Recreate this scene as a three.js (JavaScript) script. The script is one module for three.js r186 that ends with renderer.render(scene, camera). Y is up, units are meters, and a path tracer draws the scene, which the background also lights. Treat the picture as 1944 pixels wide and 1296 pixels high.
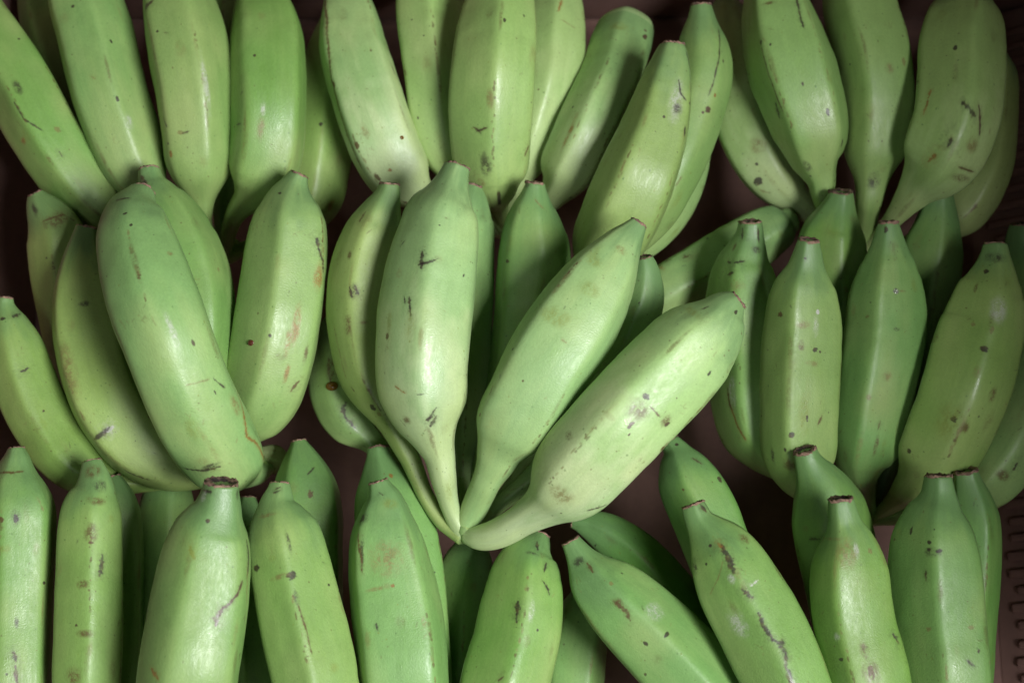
import * as THREE from 'three';
import { RectAreaLightUniformsLib } from 'three/addons/lights/RectAreaLightUniformsLib.js';
import { RoundedBoxGeometry } from 'three/addons/geometries/RoundedBoxGeometry.js';

// ---------- camera, light, exposure ----------
const scene = new THREE.Scene();
const camera = new THREE.PerspectiveCamera(20.778, 1.5, 0.05, 20);
camera.position.set(0.0000, 0.8927, 0.2071);
camera.up.set(0, 1, 0);
camera.focus = 0.765; camera.userData.fStop = 9;
camera.lookAt(0.0000, 0.1200, 0.0000);
const renderer = new THREE.WebGLRenderer();
renderer.toneMapping = THREE.LinearToneMapping;
renderer.toneMappingExposure = 0.98;
renderer.shadowMap.enabled = true;
RectAreaLightUniformsLib.init();

// two lit fittings over the market stall: [position, aim, width, height, radiance, colour]
const LAMPS = [
  ['white square lamp panel hanging over the ribbed side of the box', [0.79, 1.46, 0.50], 0.58, 0.58, 36, [0.98, 0.99, 0.99]],
  ['white long lamp panel hanging over the plain side of the box', [-0.36, 1.35, 0.78], 0.6, 0.3, 2.2, [0.94, 0.97, 1.0]],
];
for (const [label, pos, w, h, power, rgb] of LAMPS) {
  const g = new THREE.Group();
  g.name = 'hanging_lamp'; g.userData = { label, category: 'lamp', group: 'lamps over the box' };
  if (scene.getObjectByName('hanging_lamp')) g.name = 'hanging_lamp_001';
  g.position.set(...pos); g.lookAt(0, 0.06, 0); scene.add(g);          // +z of the group faces the bananas
  const housing = new THREE.Mesh(new RoundedBoxGeometry(w + 0.04, h + 0.04, 0.05, 3, 0.01), new THREE.MeshStandardMaterial({ color: new THREE.Color(0.7, 0.7, 0.7), roughness: 0.5 }));
  housing.name = 'housing'; housing.position.z = -0.03; g.add(housing);
  const diffuser = new THREE.Mesh(new RoundedBoxGeometry(w, h, 0.008, 2, 0.003), new THREE.MeshStandardMaterial({ color: new THREE.Color(0.8, 0.8, 0.8), emissive: new THREE.Color(...rgb), emissiveIntensity: 1, roughness: 0.6 }));
  diffuser.name = 'diffuser'; g.add(diffuser);
  const light = new THREE.RectAreaLight(new THREE.Color(...rgb), power, w, h);
  light.name = 'lamp_light'; light.position.z = 0.012; light.rotation.y = Math.PI; g.add(light);
}

// ---------- noise ----------
function rng(seed) { let a = seed >>> 0; return () => { a = (a + 0x6D2B79F5) >>> 0; let t = Math.imul(a ^ (a >>> 15), 1 | a); t = (t + Math.imul(t ^ (t >>> 7), 61 | t)) ^ t; return ((t ^ (t >>> 14)) >>> 0) / 4294967296; }; }
const PERM = new Uint8Array(1024), VAL = new Float32Array(256);
{ const r = rng(77), p = [...Array(256).keys()]; for (let i = 255; i > 0; i--) { const j = Math.floor(r() * (i + 1)); [p[i], p[j]] = [p[j], p[i]]; } for (let i = 0; i < 1024; i++) PERM[i] = p[i & 255]; for (let i = 0; i < 256; i++) VAL[i] = r() * 2 - 1; }
function noise(x, y, z) {
  const xf = Math.floor(x), yf = Math.floor(y), zf = Math.floor(z);
  let u = x - xf, v = y - yf, w = z - zf; u = u * u * (3 - 2 * u); v = v * v * (3 - 2 * v); w = w * w * (3 - 2 * w);
  const X = xf & 255, Y = yf & 255, Z = zf & 255;
  const a = PERM[X] + Y, b = PERM[X + 1] + Y, aa = PERM[a] + Z, ab = PERM[a + 1] + Z, ba = PERM[b] + Z, bb = PERM[b + 1] + Z;
  const l = (p, q, t) => p + (q - p) * t;
  return l(l(l(VAL[PERM[aa]], VAL[PERM[ba]], u), l(VAL[PERM[ab]], VAL[PERM[bb]], u), v), l(l(VAL[PERM[aa + 1]], VAL[PERM[ba + 1]], u), l(VAL[PERM[ab + 1]], VAL[PERM[bb + 1]], u), v), w);
}
const clamp = (x, a = 0, b = 1) => Math.min(b, Math.max(a, x));
const smooth = (a, b, x) => { const t = clamp((x - a) / (b - a)); return t * t * (3 - 2 * t); };
const toS = new Uint8ClampedArray(4097); for (let i = 0; i <= 4096; i++) { const c = i / 4096; toS[i] = Math.round(255 * (c <= 0.0031308 ? 12.92 * c : 1.055 * c ** (1 / 2.4) - 0.055)); }
function texture(data, w, h, colour, rx = 1, ry = 1) {
  const t = new THREE.DataTexture(data, w, h, THREE.RGBAFormat);
  t.magFilter = THREE.LinearFilter; t.minFilter = THREE.LinearMipmapLinearFilter; t.generateMipmaps = true;
  t.wrapS = t.wrapT = THREE.RepeatWrapping; t.repeat.set(rx, ry);
  if (colour) t.colorSpace = THREE.SRGBColorSpace;
  t.needsUpdate = true; return t;
}
function named(mesh, name, parent) { mesh.name = name; mesh.castShadow = mesh.receiveShadow = true; parent.add(mesh); return mesh; }

// ---------- cardboard box ----------
function cardboardTexture(seed, tint) {
  const n = 512, d = new Uint8Array(n * n * 4);
  for (let y = 0; y < n; y++) for (let x = 0; x < n; x++) {
    const f = noise(x * 0.35, y * 0.05, seed) * 0.05 + noise(x * 0.9, y * 0.7, seed + 9) * 0.06 + noise(x * 0.02, y * 0.025, seed + 3) * 0.10 + noise(x * 0.08, y * 0.006, seed + 5) * 0.05;
    const stain = smooth(0.35, 0.75, noise(x * 0.012, y * 0.012, seed + 21) + 0.25 * noise(x * 0.07, y * 0.07, seed + 22)) * 0.25;
    for (let c = 0; c < 3; c++) d[(y * n + x) * 4 + c] = toS[Math.round(clamp(tint[c] * (1 + f) * (1 - stain)) * 4096)];
    d[(y * n + x) * 4 + 3] = 255;
  }
  return texture(d, n, n, true, 1, 1);
}
const cardMat = new THREE.MeshStandardMaterial({ map: cardboardTexture(3, [0.235, 0.132, 0.108]), roughness: 0.85 });
const cardLiner = new THREE.MeshStandardMaterial({ map: cardboardTexture(8, [0.235, 0.132, 0.108]), roughness: 0.88 });
const box = new THREE.Group(); box.name = 'cardboard_box'; scene.add(box);
box.userData = { label: 'brown cardboard produce box with ribbed side holding the green bananas', category: 'box' };
const BX = 0.232, BZ0 = -0.205, BZ1 = 0.27, HT = 0.19;                 // half width, back, front, height of the box
const slab = (w, h, d) => new RoundedBoxGeometry(w, h, d, 2, 0.0015);
named(new THREE.Mesh(slab(2 * BX + 0.2, 0.006, BZ1 - BZ0 + 0.03), cardLiner), 'base_panel', box).position.set(0, -0.003, (BZ0 + BZ1) / 2);
named(new THREE.Mesh(slab(2 * BX + 0.16, HT, 0.006), cardMat), 'back_panel', box).position.set(0, HT / 2 + 0.001, BZ0 - 0.003);
named(new THREE.Mesh(slab(2 * BX + 0.16, 0.10, 0.006), cardMat), 'front_panel', box).position.set(0, 0.051, BZ1 + 0.003);
const flap = named(new THREE.Mesh(slab(2 * BX, 0.003, 0.05), cardLiner), 'back_flap', box); flap.position.set(0.0, 0.0035, BZ0 + 0.026); flap.rotation.y = 0.012;
for (const s of [-1, 1]) {                                             // the plain side stands up, the ribbed side is folded well outward
  const side = new THREE.Group(); side.name = s > 0 ? 'ribbed_side_panel' : 'plain_side_panel'; box.add(side);
  side.position.set(s * (s > 0 ? 0.230 : 0.236), 0, (BZ0 + BZ1) / 2); side.rotation.z = -s * (s > 0 ? 0.9 : 0.2);
  const tall = s > 0 ? 0.085 : HT;
  named(new THREE.Mesh(slab(0.006, tall, BZ1 - BZ0 - 0.004), cardMat), 'panel_sheet', side).position.set(s * 0.004, tall / 2 + 0.001, 0);
  if (s > 0) {
    const r = rng(5), ribs = [slab(0.0030, 0.056, 0.0044), slab(0.0034, 0.052, 0.0040), slab(0.0028, 0.058, 0.0047)];
    for (let i = 0; i < 54; i++) {
      const m = named(new THREE.Mesh(ribs[i % 3], i % 4 ? cardMat : cardLiner), 'rib', side);
      m.position.set(-0.0003, 0.041 - 0.004 * Math.sin(i * 0.06) + r() * 0.003, -0.222 + i * 0.0083 + (r() - 0.5) * 0.0008); m.rotation.x = (r() - 0.5) * 0.02;
    }
  }
}
// an unseen taller box, added here to shade the bananas by the ribbed side
const next = new THREE.Group(); next.name = 'cardboard_box_001'; next.position.set(0.450, 0, -0.05); scene.add(next);
next.userData = { label: 'added unseen tall cardboard box that shades the ribbed side', category: 'box' };
named(new THREE.Mesh(new RoundedBoxGeometry(0.26, 0.50, 0.54, 3, 0.004), cardMat), 'carton', next).position.y = 0.251;
named(new THREE.Mesh(slab(0.128, 0.003, 0.536), cardLiner), 'top_flap', next).position.set(-0.065, 0.503, 0);
named(new THREE.Mesh(slab(0.128, 0.003, 0.536), cardLiner), 'top_flap', next).position.set(0.065, 0.503, 0);

// ---------- bananas ----------
// tone (0 deep green .. 1 pale; front hands set deeper, partly to put weaker light into their colour), tip, ridges seen (share of the half width), spine [x, y, z, radius] in metres from tip to stalk, marks on the peel [kind, colour, [[share of length, angle]...], size in mm]
const BANANAS = [
  ["H1", 0.2, "cut", [-0.15], [[-0.2624,0.0906,-0.1898,0.006],[-0.2602,0.0915,-0.1859,0.0078],[-0.2577,0.0925,-0.1812,0.0097],[-0.2551,0.0936,-0.1762,0.0111],[-0.2525,0.0947,-0.171,0.0123],[-0.2498,0.0958,-0.1657,0.0134],[-0.247,0.0969,-0.1603,0.0143],[-0.2441,0.098,-0.1549,0.015],[-0.2409,0.099,-0.1497,0.0155],[-0.2375,0.1,-0.1445,0.0158],[-0.2341,0.1009,-0.1394,0.016],[-0.2306,0.1017,-0.1343,0.0161],[-0.2272,0.1024,-0.1292,0.0161],[-0.2239,0.103,-0.124,0.0161],[-0.2208,0.1035,-0.1188,0.0161],[-0.2178,0.1039,-0.1135,0.0161],[-0.2148,0.1041,-0.1083,0.016],[-0.2118,0.104,-0.1032,0.0158],[-0.2088,0.1034,-0.0984,0.0156],[-0.2058,0.1023,-0.0939,0.0155],[-0.2027,0.101,-0.0894,0.0153],[-0.1996,0.0995,-0.085,0.0151],[-0.1963,0.0979,-0.0808,0.0146],[-0.193,0.0962,-0.0766,0.0139],[-0.1896,0.0944,-0.0726,0.0128],[-0.1858,0.0925,-0.0689,0.011],[-0.1817,0.0906,-0.0654,0.0084],[-0.1773,0.0885,-0.0625,0.0063],[-0.1724,0.0864,-0.0602,0.0051],[-0.1673,0.0842,-0.0584,0.0045],[-0.1621,0.0819,-0.0571,0.004],[-0.1573,0.0773,-0.0566,0.0037],[-0.1522,0.073,-0.0563,0.0035],[-0.1469,0.0694,-0.056,0.0034],[-0.1413,0.0667,-0.0556,0.0034],[-0.1354,0.0651,-0.0548,0.0033]],
    [["m","k",[[0.4123,0.087]],[1.88,3.76]],["d","k",[[0.4394,-0.175],[0.4793,-0.175],[0.5108,0.087]],[0.3]],["s","t",[[0.5201,0.524]],[1.41,1.41]],["m","o",[[0.5045,-0.654]],[2.11,1.41]],["d","k",[[0.5624,0.175],[0.5714,0.175]],[0.7]],["s","k",[[0.2999,0.916]],[0.72,0.48]]], 0.82, 0],
  ["H1", 0.3, "cut", [-0.62, 0.35], [[-0.2097,0.1,-0.2041,0.0059],[-0.2084,0.1006,-0.2003,0.0067],[-0.2069,0.1014,-0.1959,0.0077],[-0.2054,0.1022,-0.1912,0.0093],[-0.2039,0.103,-0.1863,0.0115],[-0.2024,0.1038,-0.1813,0.0134],[-0.2008,0.1046,-0.1762,0.0146],[-0.1993,0.1054,-0.1711,0.0156],[-0.1976,0.1062,-0.1659,0.0163],[-0.1958,0.1069,-0.1607,0.0167],[-0.1939,0.1076,-0.1556,0.0169],[-0.1921,0.1082,-0.1504,0.017],[-0.1905,0.1087,-0.1452,0.0171],[-0.1889,0.1091,-0.1399,0.0171],[-0.1875,0.1095,-0.1347,0.0171],[-0.186,0.1097,-0.1294,0.017],[-0.1845,0.1099,-0.1242,0.0169],[-0.183,0.1099,-0.1191,0.0167],[-0.1813,0.1093,-0.1143,0.0165],[-0.1797,0.1082,-0.1097,0.0164],[-0.1779,0.1069,-0.1052,0.0163],[-0.1762,0.1054,-0.1007,0.0162],[-0.1744,0.1038,-0.0963,0.0159],[-0.1727,0.1021,-0.0918,0.0155],[-0.1708,0.1003,-0.0875,0.0147],[-0.1688,0.0983,-0.0832,0.0131],[-0.1665,0.0963,-0.0791,0.0105],[-0.1638,0.0942,-0.0752,0.008],[-0.1606,0.092,-0.0718,0.0064],[-0.1571,0.0898,-0.0686,0.0051],[-0.1534,0.0874,-0.0657,0.0042],[-0.1501,0.0819,-0.064,0.0038],[-0.1466,0.0765,-0.0623,0.0036],[-0.143,0.0717,-0.0603,0.0034],[-0.1393,0.0678,-0.0578,0.0033],[-0.1355,0.065,-0.0549,0.0033]],
    [["s","k",[[0.392,0.611]],[0.71,0.94]],["s","k",[[0.5216,0.349]],[0.7,1.17]],["s","k",[[0.5487,1.222]],[0.47,0.47]],["s","k",[[0.2841,-0.131]],[0.71,0.71]],["d","t",[[0.4688,-0.131],[0.4753,-0.044]],[0.35]],["m","w",[[0.5755,0.436]],[1.87,3.27]]], 0.82, 0],
  ["H1", 0.3, "cut", [-0.6, 0.4], [[-0.1613,0.1,-0.2027,0.0059],[-0.1606,0.1012,-0.199,0.0066],[-0.1599,0.1025,-0.1946,0.0075],[-0.1589,0.104,-0.19,0.0089],[-0.1579,0.1054,-0.1852,0.0106],[-0.1569,0.1069,-0.1803,0.0122],[-0.1559,0.1084,-0.1754,0.0135],[-0.1549,0.1098,-0.1704,0.0146],[-0.1539,0.1111,-0.1654,0.0156],[-0.1528,0.1124,-0.1605,0.0163],[-0.1515,0.1136,-0.1555,0.0169],[-0.1503,0.1147,-0.1506,0.0173],[-0.1491,0.1156,-0.1457,0.0175],[-0.1479,0.1164,-0.1409,0.0176],[-0.1468,0.1171,-0.136,0.0176],[-0.1458,0.1175,-0.1313,0.0175],[-0.1448,0.1178,-0.1266,0.0173],[-0.1439,0.1179,-0.122,0.017],[-0.1431,0.1172,-0.1176,0.0169],[-0.1425,0.1161,-0.1134,0.0169],[-0.142,0.1146,-0.1093,0.0168],[-0.1416,0.1131,-0.1053,0.0167],[-0.1413,0.1113,-0.1012,0.0166],[-0.1411,0.1094,-0.0972,0.0164],[-0.141,0.1074,-0.0931,0.0163],[-0.141,0.1053,-0.0891,0.0158],[-0.1408,0.1032,-0.085,0.0145],[-0.1406,0.1009,-0.081,0.0122],[-0.1403,0.0985,-0.0769,0.0089],[-0.14,0.0961,-0.0729,0.0058],[-0.1399,0.0934,-0.0689,0.0042],[-0.1405,0.0868,-0.0662,0.0034],[-0.1401,0.0801,-0.0637,0.0031],[-0.1388,0.074,-0.0611,0.0031],[-0.1372,0.069,-0.0582,0.0032],[-0.1355,0.065,-0.0549,0.0033]],
    [["d","k",[[0.2928,-0.393],[0.2999,-0.611],[0.3105,-0.829]],[0.94]],["s","t",[[0.609,-0.305]],[1.39,0.93]],["d","k",[[0.5757,-0.785],[0.5951,-0.654]],[0.37]],["d","k",[[0.6118,-0.262],[0.6063,-0.044]],[0.28]],["s","k",[[0.3853,-0.48]],[0.7,0.7]],["s","o",[[0.6622,-0.611]],[0.93,1.4]],["m","w",[[0.5201,0.48]],[1.39,9.26]]], 0.82, 0.3],
  ["H1", 0.15, "cut", [-0.45, 0.75], [[-0.1186,0.09,-0.1869,0.0055],[-0.1179,0.0916,-0.1833,0.0072],[-0.1171,0.0935,-0.1791,0.009],[-0.1164,0.0955,-0.1747,0.0108],[-0.1158,0.0976,-0.1701,0.0125],[-0.115,0.0996,-0.1654,0.0139],[-0.1141,0.1016,-0.1607,0.015],[-0.1131,0.1036,-0.156,0.0159],[-0.1123,0.1055,-0.1513,0.0166],[-0.1117,0.1072,-0.1465,0.0171],[-0.1113,0.1089,-0.1418,0.0173],[-0.1109,0.1104,-0.1371,0.0174],[-0.1105,0.1117,-0.1325,0.0175],[-0.11,0.1128,-0.128,0.0174],[-0.1096,0.1137,-0.1235,0.0173],[-0.1092,0.1143,-0.1192,0.0171],[-0.1089,0.1148,-0.1149,0.017],[-0.1087,0.1149,-0.1107,0.0168],[-0.1087,0.1143,-0.1067,0.0167],[-0.1088,0.1132,-0.103,0.0167],[-0.109,0.1119,-0.0993,0.0167],[-0.1094,0.1104,-0.0957,0.0167],[-0.11,0.1088,-0.0921,0.0166],[-0.1108,0.1071,-0.0885,0.0164],[-0.1118,0.1053,-0.085,0.016],[-0.1131,0.1033,-0.0816,0.0152],[-0.1149,0.1013,-0.0783,0.0132],[-0.117,0.0992,-0.0753,0.0098],[-0.1195,0.097,-0.0724,0.0073],[-0.1225,0.0948,-0.07,0.0058],[-0.1253,0.0923,-0.0673,0.0047],[-0.1279,0.0861,-0.0654,0.004],[-0.1301,0.0796,-0.0633,0.0037],[-0.132,0.0738,-0.0609,0.0036],[-0.1338,0.0689,-0.058,0.0035],[-0.1355,0.065,-0.0549,0.0033]],
    [["s","k",[[0.3958,-0.218]],[0.7,0.7]],["m","t",[[0.5497,-0.087]],[1.62,5.08]],["m","w",[[0.5103,-0.044]],[1.16,1.85]],["d","k",[[0.5445,-0.916],[0.5419,-0.654]],[0.46]]], 0.82, 0],
  ["H1", 0.35, "cut", [0.1], [[-0.0818,0.067,-0.1821,0.0051],[-0.082,0.0677,-0.1788,0.0065],[-0.0822,0.0686,-0.1749,0.0083],[-0.0825,0.0694,-0.1708,0.0098],[-0.0828,0.0704,-0.1665,0.011],[-0.0832,0.0713,-0.1622,0.012],[-0.0836,0.0722,-0.1578,0.0128],[-0.0841,0.0731,-0.1533,0.0135],[-0.0845,0.074,-0.1488,0.0141],[-0.085,0.0748,-0.1443,0.0146],[-0.0856,0.0756,-0.1397,0.015],[-0.0862,0.0763,-0.1352,0.0152],[-0.0868,0.0769,-0.1307,0.0153],[-0.0874,0.0775,-0.1261,0.0153],[-0.0879,0.078,-0.1216,0.0153],[-0.0884,0.0783,-0.1171,0.0153],[-0.0888,0.0786,-0.1126,0.0152],[-0.0891,0.0787,-0.1081,0.015],[-0.0895,0.0785,-0.1037,0.0148],[-0.09,0.078,-0.0994,0.0147],[-0.0905,0.0774,-0.0952,0.0146],[-0.0911,0.0766,-0.091,0.0144],[-0.0916,0.0758,-0.0867,0.0142],[-0.0925,0.0749,-0.0826,0.0138],[-0.0942,0.074,-0.0787,0.013],[-0.0965,0.073,-0.0751,0.0113],[-0.0994,0.0719,-0.0719,0.009],[-0.1027,0.0708,-0.0692,0.0071],[-0.1065,0.0697,-0.067,0.0061],[-0.1105,0.0685,-0.0652,0.0052],[-0.1147,0.0673,-0.0636,0.0044],[-0.1189,0.066,-0.0621,0.0039],[-0.123,0.0651,-0.0604,0.0036],[-0.1272,0.0647,-0.0587,0.0034],[-0.1313,0.0649,-0.0568,0.0034],[-0.1354,0.0656,-0.0547,0.0033]],
    [["s","k",[[0.474,0.044]],[0.97,0.72]],["m","o",[[0.6646,0.916]],[1.94,1.94]]], 0.82, 0.5],
  ["H1", 0.2, "cut", [], [[-0.1336,0.06,-0.2135,0.0052],[-0.1335,0.061,-0.2099,0.0072],[-0.1335,0.0621,-0.2058,0.0095],[-0.1337,0.0633,-0.2014,0.0109],[-0.1341,0.0645,-0.1969,0.0117],[-0.1345,0.0658,-0.1924,0.0122],[-0.1349,0.067,-0.1877,0.0125],[-0.1353,0.0682,-0.183,0.0128],[-0.1357,0.0693,-0.1783,0.0128],[-0.1361,0.0703,-0.1736,0.0127],[-0.1363,0.0713,-0.1688,0.0126],[-0.1364,0.0722,-0.164,0.0126],[-0.1364,0.073,-0.1592,0.0126],[-0.1363,0.0737,-0.1545,0.0126],[-0.1362,0.0742,-0.1497,0.0126],[-0.1361,0.0746,-0.1451,0.0126],[-0.136,0.0749,-0.1404,0.0126],[-0.1358,0.0749,-0.1358,0.0126],[-0.1358,0.0747,-0.1314,0.0125],[-0.1357,0.0742,-0.127,0.0124],[-0.1357,0.0737,-0.1226,0.0122],[-0.1356,0.073,-0.1182,0.0121],[-0.1355,0.0724,-0.1138,0.0121],[-0.1354,0.0716,-0.1094,0.0119],[-0.1353,0.0708,-0.1051,0.0118],[-0.1353,0.07,-0.1007,0.0115],[-0.1352,0.0691,-0.0963,0.011],[-0.1353,0.0682,-0.0919,0.0102],[-0.1354,0.0673,-0.0875,0.0088],[-0.1355,0.0663,-0.0831,0.0068],[-0.1357,0.0654,-0.0787,0.0052],[-0.1358,0.0645,-0.0742,0.0041],[-0.1358,0.064,-0.0696,0.0036],[-0.1358,0.0639,-0.0648,0.0034],[-0.1356,0.0642,-0.0599,0.0034],[-0.1355,0.065,-0.0549,0.0033]],
    [], 0.82, 0],
  ["H1", 0.2, "cut", [], [[-0.2316,0.06,-0.2106,0.0052],[-0.2309,0.0606,-0.2067,0.007],[-0.2301,0.0614,-0.202,0.0091],[-0.2293,0.0622,-0.1971,0.0105],[-0.2286,0.063,-0.1921,0.0111],[-0.2278,0.0638,-0.1868,0.0113],[-0.227,0.0646,-0.1816,0.0113],[-0.2258,0.0654,-0.1762,0.0114],[-0.2242,0.0662,-0.1709,0.0115],[-0.2224,0.0669,-0.1657,0.0117],[-0.2204,0.0676,-0.1605,0.0118],[-0.2182,0.0681,-0.1553,0.0119],[-0.2159,0.0687,-0.1502,0.012],[-0.2135,0.0691,-0.1452,0.012],[-0.2109,0.0695,-0.1402,0.012],[-0.2083,0.0697,-0.1354,0.012],[-0.2055,0.0699,-0.1306,0.012],[-0.2026,0.07,-0.1259,0.012],[-0.1997,0.0698,-0.1214,0.0119],[-0.1967,0.0695,-0.117,0.0118],[-0.1936,0.0691,-0.1126,0.0117],[-0.1904,0.0687,-0.1083,0.0115],[-0.1872,0.0682,-0.104,0.0114],[-0.1838,0.0677,-0.0999,0.0111],[-0.1804,0.0672,-0.0958,0.0106],[-0.1768,0.0667,-0.0917,0.0097],[-0.1732,0.0661,-0.0878,0.0086],[-0.1695,0.0655,-0.0839,0.0072],[-0.1657,0.0649,-0.0801,0.0059],[-0.1618,0.0642,-0.0764,0.005],[-0.1578,0.0636,-0.0727,0.0043],[-0.1537,0.0633,-0.0691,0.0039],[-0.1492,0.0633,-0.0656,0.0037],[-0.1447,0.0636,-0.0621,0.0036],[-0.1401,0.0641,-0.0586,0.0035],[-0.1355,0.065,-0.0549,0.0033]],
    [], 0.82, 0],
  ["H2", 0.75, "cut", [-0.68, 0.7], [[-0.0799,0.083,-0.1931,0.0045],[-0.0795,0.0845,-0.1891,0.0054],[-0.0789,0.0863,-0.1844,0.0068],[-0.0782,0.0882,-0.1796,0.0089],[-0.0774,0.0902,-0.1745,0.0107],[-0.0767,0.0921,-0.1694,0.012],[-0.0759,0.094,-0.1642,0.0131],[-0.0752,0.0959,-0.1589,0.014],[-0.0745,0.0976,-0.1537,0.0146],[-0.0738,0.0993,-0.1484,0.0151],[-0.0727,0.1008,-0.1433,0.0154],[-0.0714,0.1022,-0.1383,0.0156],[-0.0699,0.1034,-0.1334,0.0158],[-0.0685,0.1044,-0.1285,0.0159],[-0.067,0.1052,-0.1237,0.0159],[-0.0655,0.1057,-0.119,0.016],[-0.0641,0.106,-0.1144,0.016],[-0.0625,0.106,-0.1099,0.016],[-0.061,0.1053,-0.1057,0.016],[-0.0595,0.1041,-0.1017,0.016],[-0.0579,0.1027,-0.0978,0.016],[-0.0561,0.1012,-0.0939,0.0156],[-0.0541,0.0994,-0.0902,0.0154],[-0.0519,0.0976,-0.0867,0.0149],[-0.0493,0.0957,-0.0834,0.0139],[-0.0464,0.0936,-0.0803,0.0115],[-0.0431,0.0915,-0.0777,0.0088],[-0.0394,0.0893,-0.0755,0.0069],[-0.0354,0.0871,-0.0737,0.0056],[-0.0312,0.0847,-0.0723,0.0047],[-0.0269,0.0822,-0.071,0.004],[-0.0225,0.0775,-0.0707,0.0037],[-0.0181,0.0729,-0.0704,0.0036],[-0.0135,0.0691,-0.07,0.0035],[-0.0089,0.0663,-0.0692,0.0035],[-0.0042,0.0644,-0.068,0.0033]],
    [["d","b",[[0.1557,-0.785],[0.243,-0.654],[0.3211,-0.654],[0.407,-0.873],[0.4857,-0.96],[0.5344,-1.004],[0.568,-0.96],[0.6044,-1.047]],[0.61]],["s","b",[[0.4169,-0.829]],[0.95,1.66]],["s","b",[[0.5568,-0.742]],[0.94,1.41]],["p","a",[[0.5792,0.567]],[0.94,0.94]],["s","b",[[0.6324,-0.654]],[0.94,1.65]],["m","t",[[0.5344,-0.393]],[1.64,2.81]],["s","o",[[0.6324,-0.218]],[1.17,0.7]],["d","k",[[0.3937,1.178],[0.4201,1.265]],[0.95]]], 0.7, 0],
  ["H2", 0.6, "cut", [0.1, -0.8], [[-0.0435,0.08,-0.2117,0.0051],[-0.043,0.0813,-0.208,0.0064],[-0.0425,0.0828,-0.2036,0.0079],[-0.042,0.0844,-0.199,0.0093],[-0.0415,0.086,-0.1942,0.0106],[-0.0411,0.0877,-0.1894,0.0118],[-0.0406,0.0893,-0.1845,0.013],[-0.0401,0.0909,-0.1795,0.0141],[-0.0396,0.0924,-0.1745,0.015],[-0.0391,0.0938,-0.1696,0.0156],[-0.0387,0.0951,-0.1646,0.016],[-0.0383,0.0963,-0.1597,0.0161],[-0.0378,0.0973,-0.1548,0.0161],[-0.0373,0.0982,-0.15,0.0161],[-0.0368,0.099,-0.1452,0.0159],[-0.0363,0.0995,-0.1405,0.0157],[-0.0357,0.0998,-0.1359,0.0155],[-0.0351,0.0999,-0.1313,0.0153],[-0.0346,0.0995,-0.127,0.0152],[-0.0341,0.0987,-0.1227,0.0151],[-0.0336,0.0978,-0.1186,0.0151],[-0.0331,0.0967,-0.1144,0.0149],[-0.0324,0.0956,-0.1103,0.0147],[-0.0315,0.0943,-0.1062,0.0144],[-0.0304,0.093,-0.1022,0.0139],[-0.029,0.0917,-0.0983,0.0131],[-0.0273,0.0902,-0.0945,0.0119],[-0.0254,0.0887,-0.0907,0.0099],[-0.0233,0.0872,-0.0871,0.0077],[-0.0209,0.0856,-0.0837,0.0062],[-0.0183,0.0838,-0.0805,0.0052],[-0.0154,0.0795,-0.0783,0.0045],[-0.0125,0.075,-0.0761,0.0038],[-0.0097,0.071,-0.0737,0.0035],[-0.007,0.0676,-0.0709,0.0034],[-0.0042,0.065,-0.0678,0.0033]],
    [["s","k",[[0.3736,-0.48]],[0.48,0.48]],["s","k",[[0.4277,-0.175]],[0.48,0.48]],["s","k",[[0.6143,-0.698]],[0.48,0.71]]], 0.82, 0.5],
  ["H2", 0.5, "cut", [0.02, 0.85], [[-0.0024,0.1104,-0.196,0.0054],[-0.0026,0.1113,-0.1928,0.0061],[-0.0027,0.1124,-0.1889,0.0069],[-0.0029,0.1135,-0.1849,0.0078],[-0.0033,0.1147,-0.1807,0.0087],[-0.0037,0.1159,-0.1764,0.0096],[-0.004,0.1171,-0.1721,0.0107],[-0.0043,0.1182,-0.1677,0.0119],[-0.0045,0.1193,-0.1633,0.0131],[-0.0048,0.1203,-0.1589,0.0142],[-0.0051,0.1212,-0.1545,0.0152],[-0.0055,0.1221,-0.1501,0.016],[-0.0058,0.1228,-0.1457,0.0166],[-0.0062,0.1234,-0.1414,0.0171],[-0.0065,0.1239,-0.1371,0.0174],[-0.0069,0.1242,-0.1328,0.0176],[-0.0072,0.1245,-0.1286,0.0178],[-0.0075,0.1244,-0.1245,0.0179],[-0.0078,0.1237,-0.1206,0.0181],[-0.008,0.1224,-0.117,0.0182],[-0.0082,0.1209,-0.1134,0.0182],[-0.0083,0.1192,-0.1098,0.0182],[-0.0085,0.1173,-0.1063,0.0181],[-0.0086,0.1153,-0.1028,0.0178],[-0.0088,0.1131,-0.0994,0.0177],[-0.0089,0.1109,-0.0959,0.0175],[-0.009,0.1086,-0.0924,0.0172],[-0.0089,0.1061,-0.089,0.0168],[-0.0087,0.1036,-0.0855,0.0161],[-0.0085,0.101,-0.082,0.0144],[-0.0082,0.0981,-0.0787,0.0109],[-0.0075,0.0905,-0.077,0.0076],[-0.0065,0.0826,-0.0754,0.0049],[-0.0054,0.0752,-0.0735,0.0036],[-0.0045,0.069,-0.0711,0.0031],[-0.0042,0.0639,-0.0681,0.0033]],
    [["d","k",[[0.5956,-0.48],[0.5983,-0.393],[0.6065,-0.262]],[0.37]],["d","k",[[0.5928,-0.131],[0.6038,-0.393]],[0.37]],["m","k",[[0.6869,-0.175]],[2.55,5.1]],["d","b",[[0.6701,0.916],[0.6479,1.004]],[0.93]],["s","k",[[0.3687,0.131]],[0.69,0.92]],["m","t",[[0.5252,-0.087]],[1.38,3.21]],["s","k",[[0.775,0.131]],[0.94,1.65]],["m","t",[[0.7378,-0.349]],[1.87,1.87]]], 0.82, 0.3],
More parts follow.
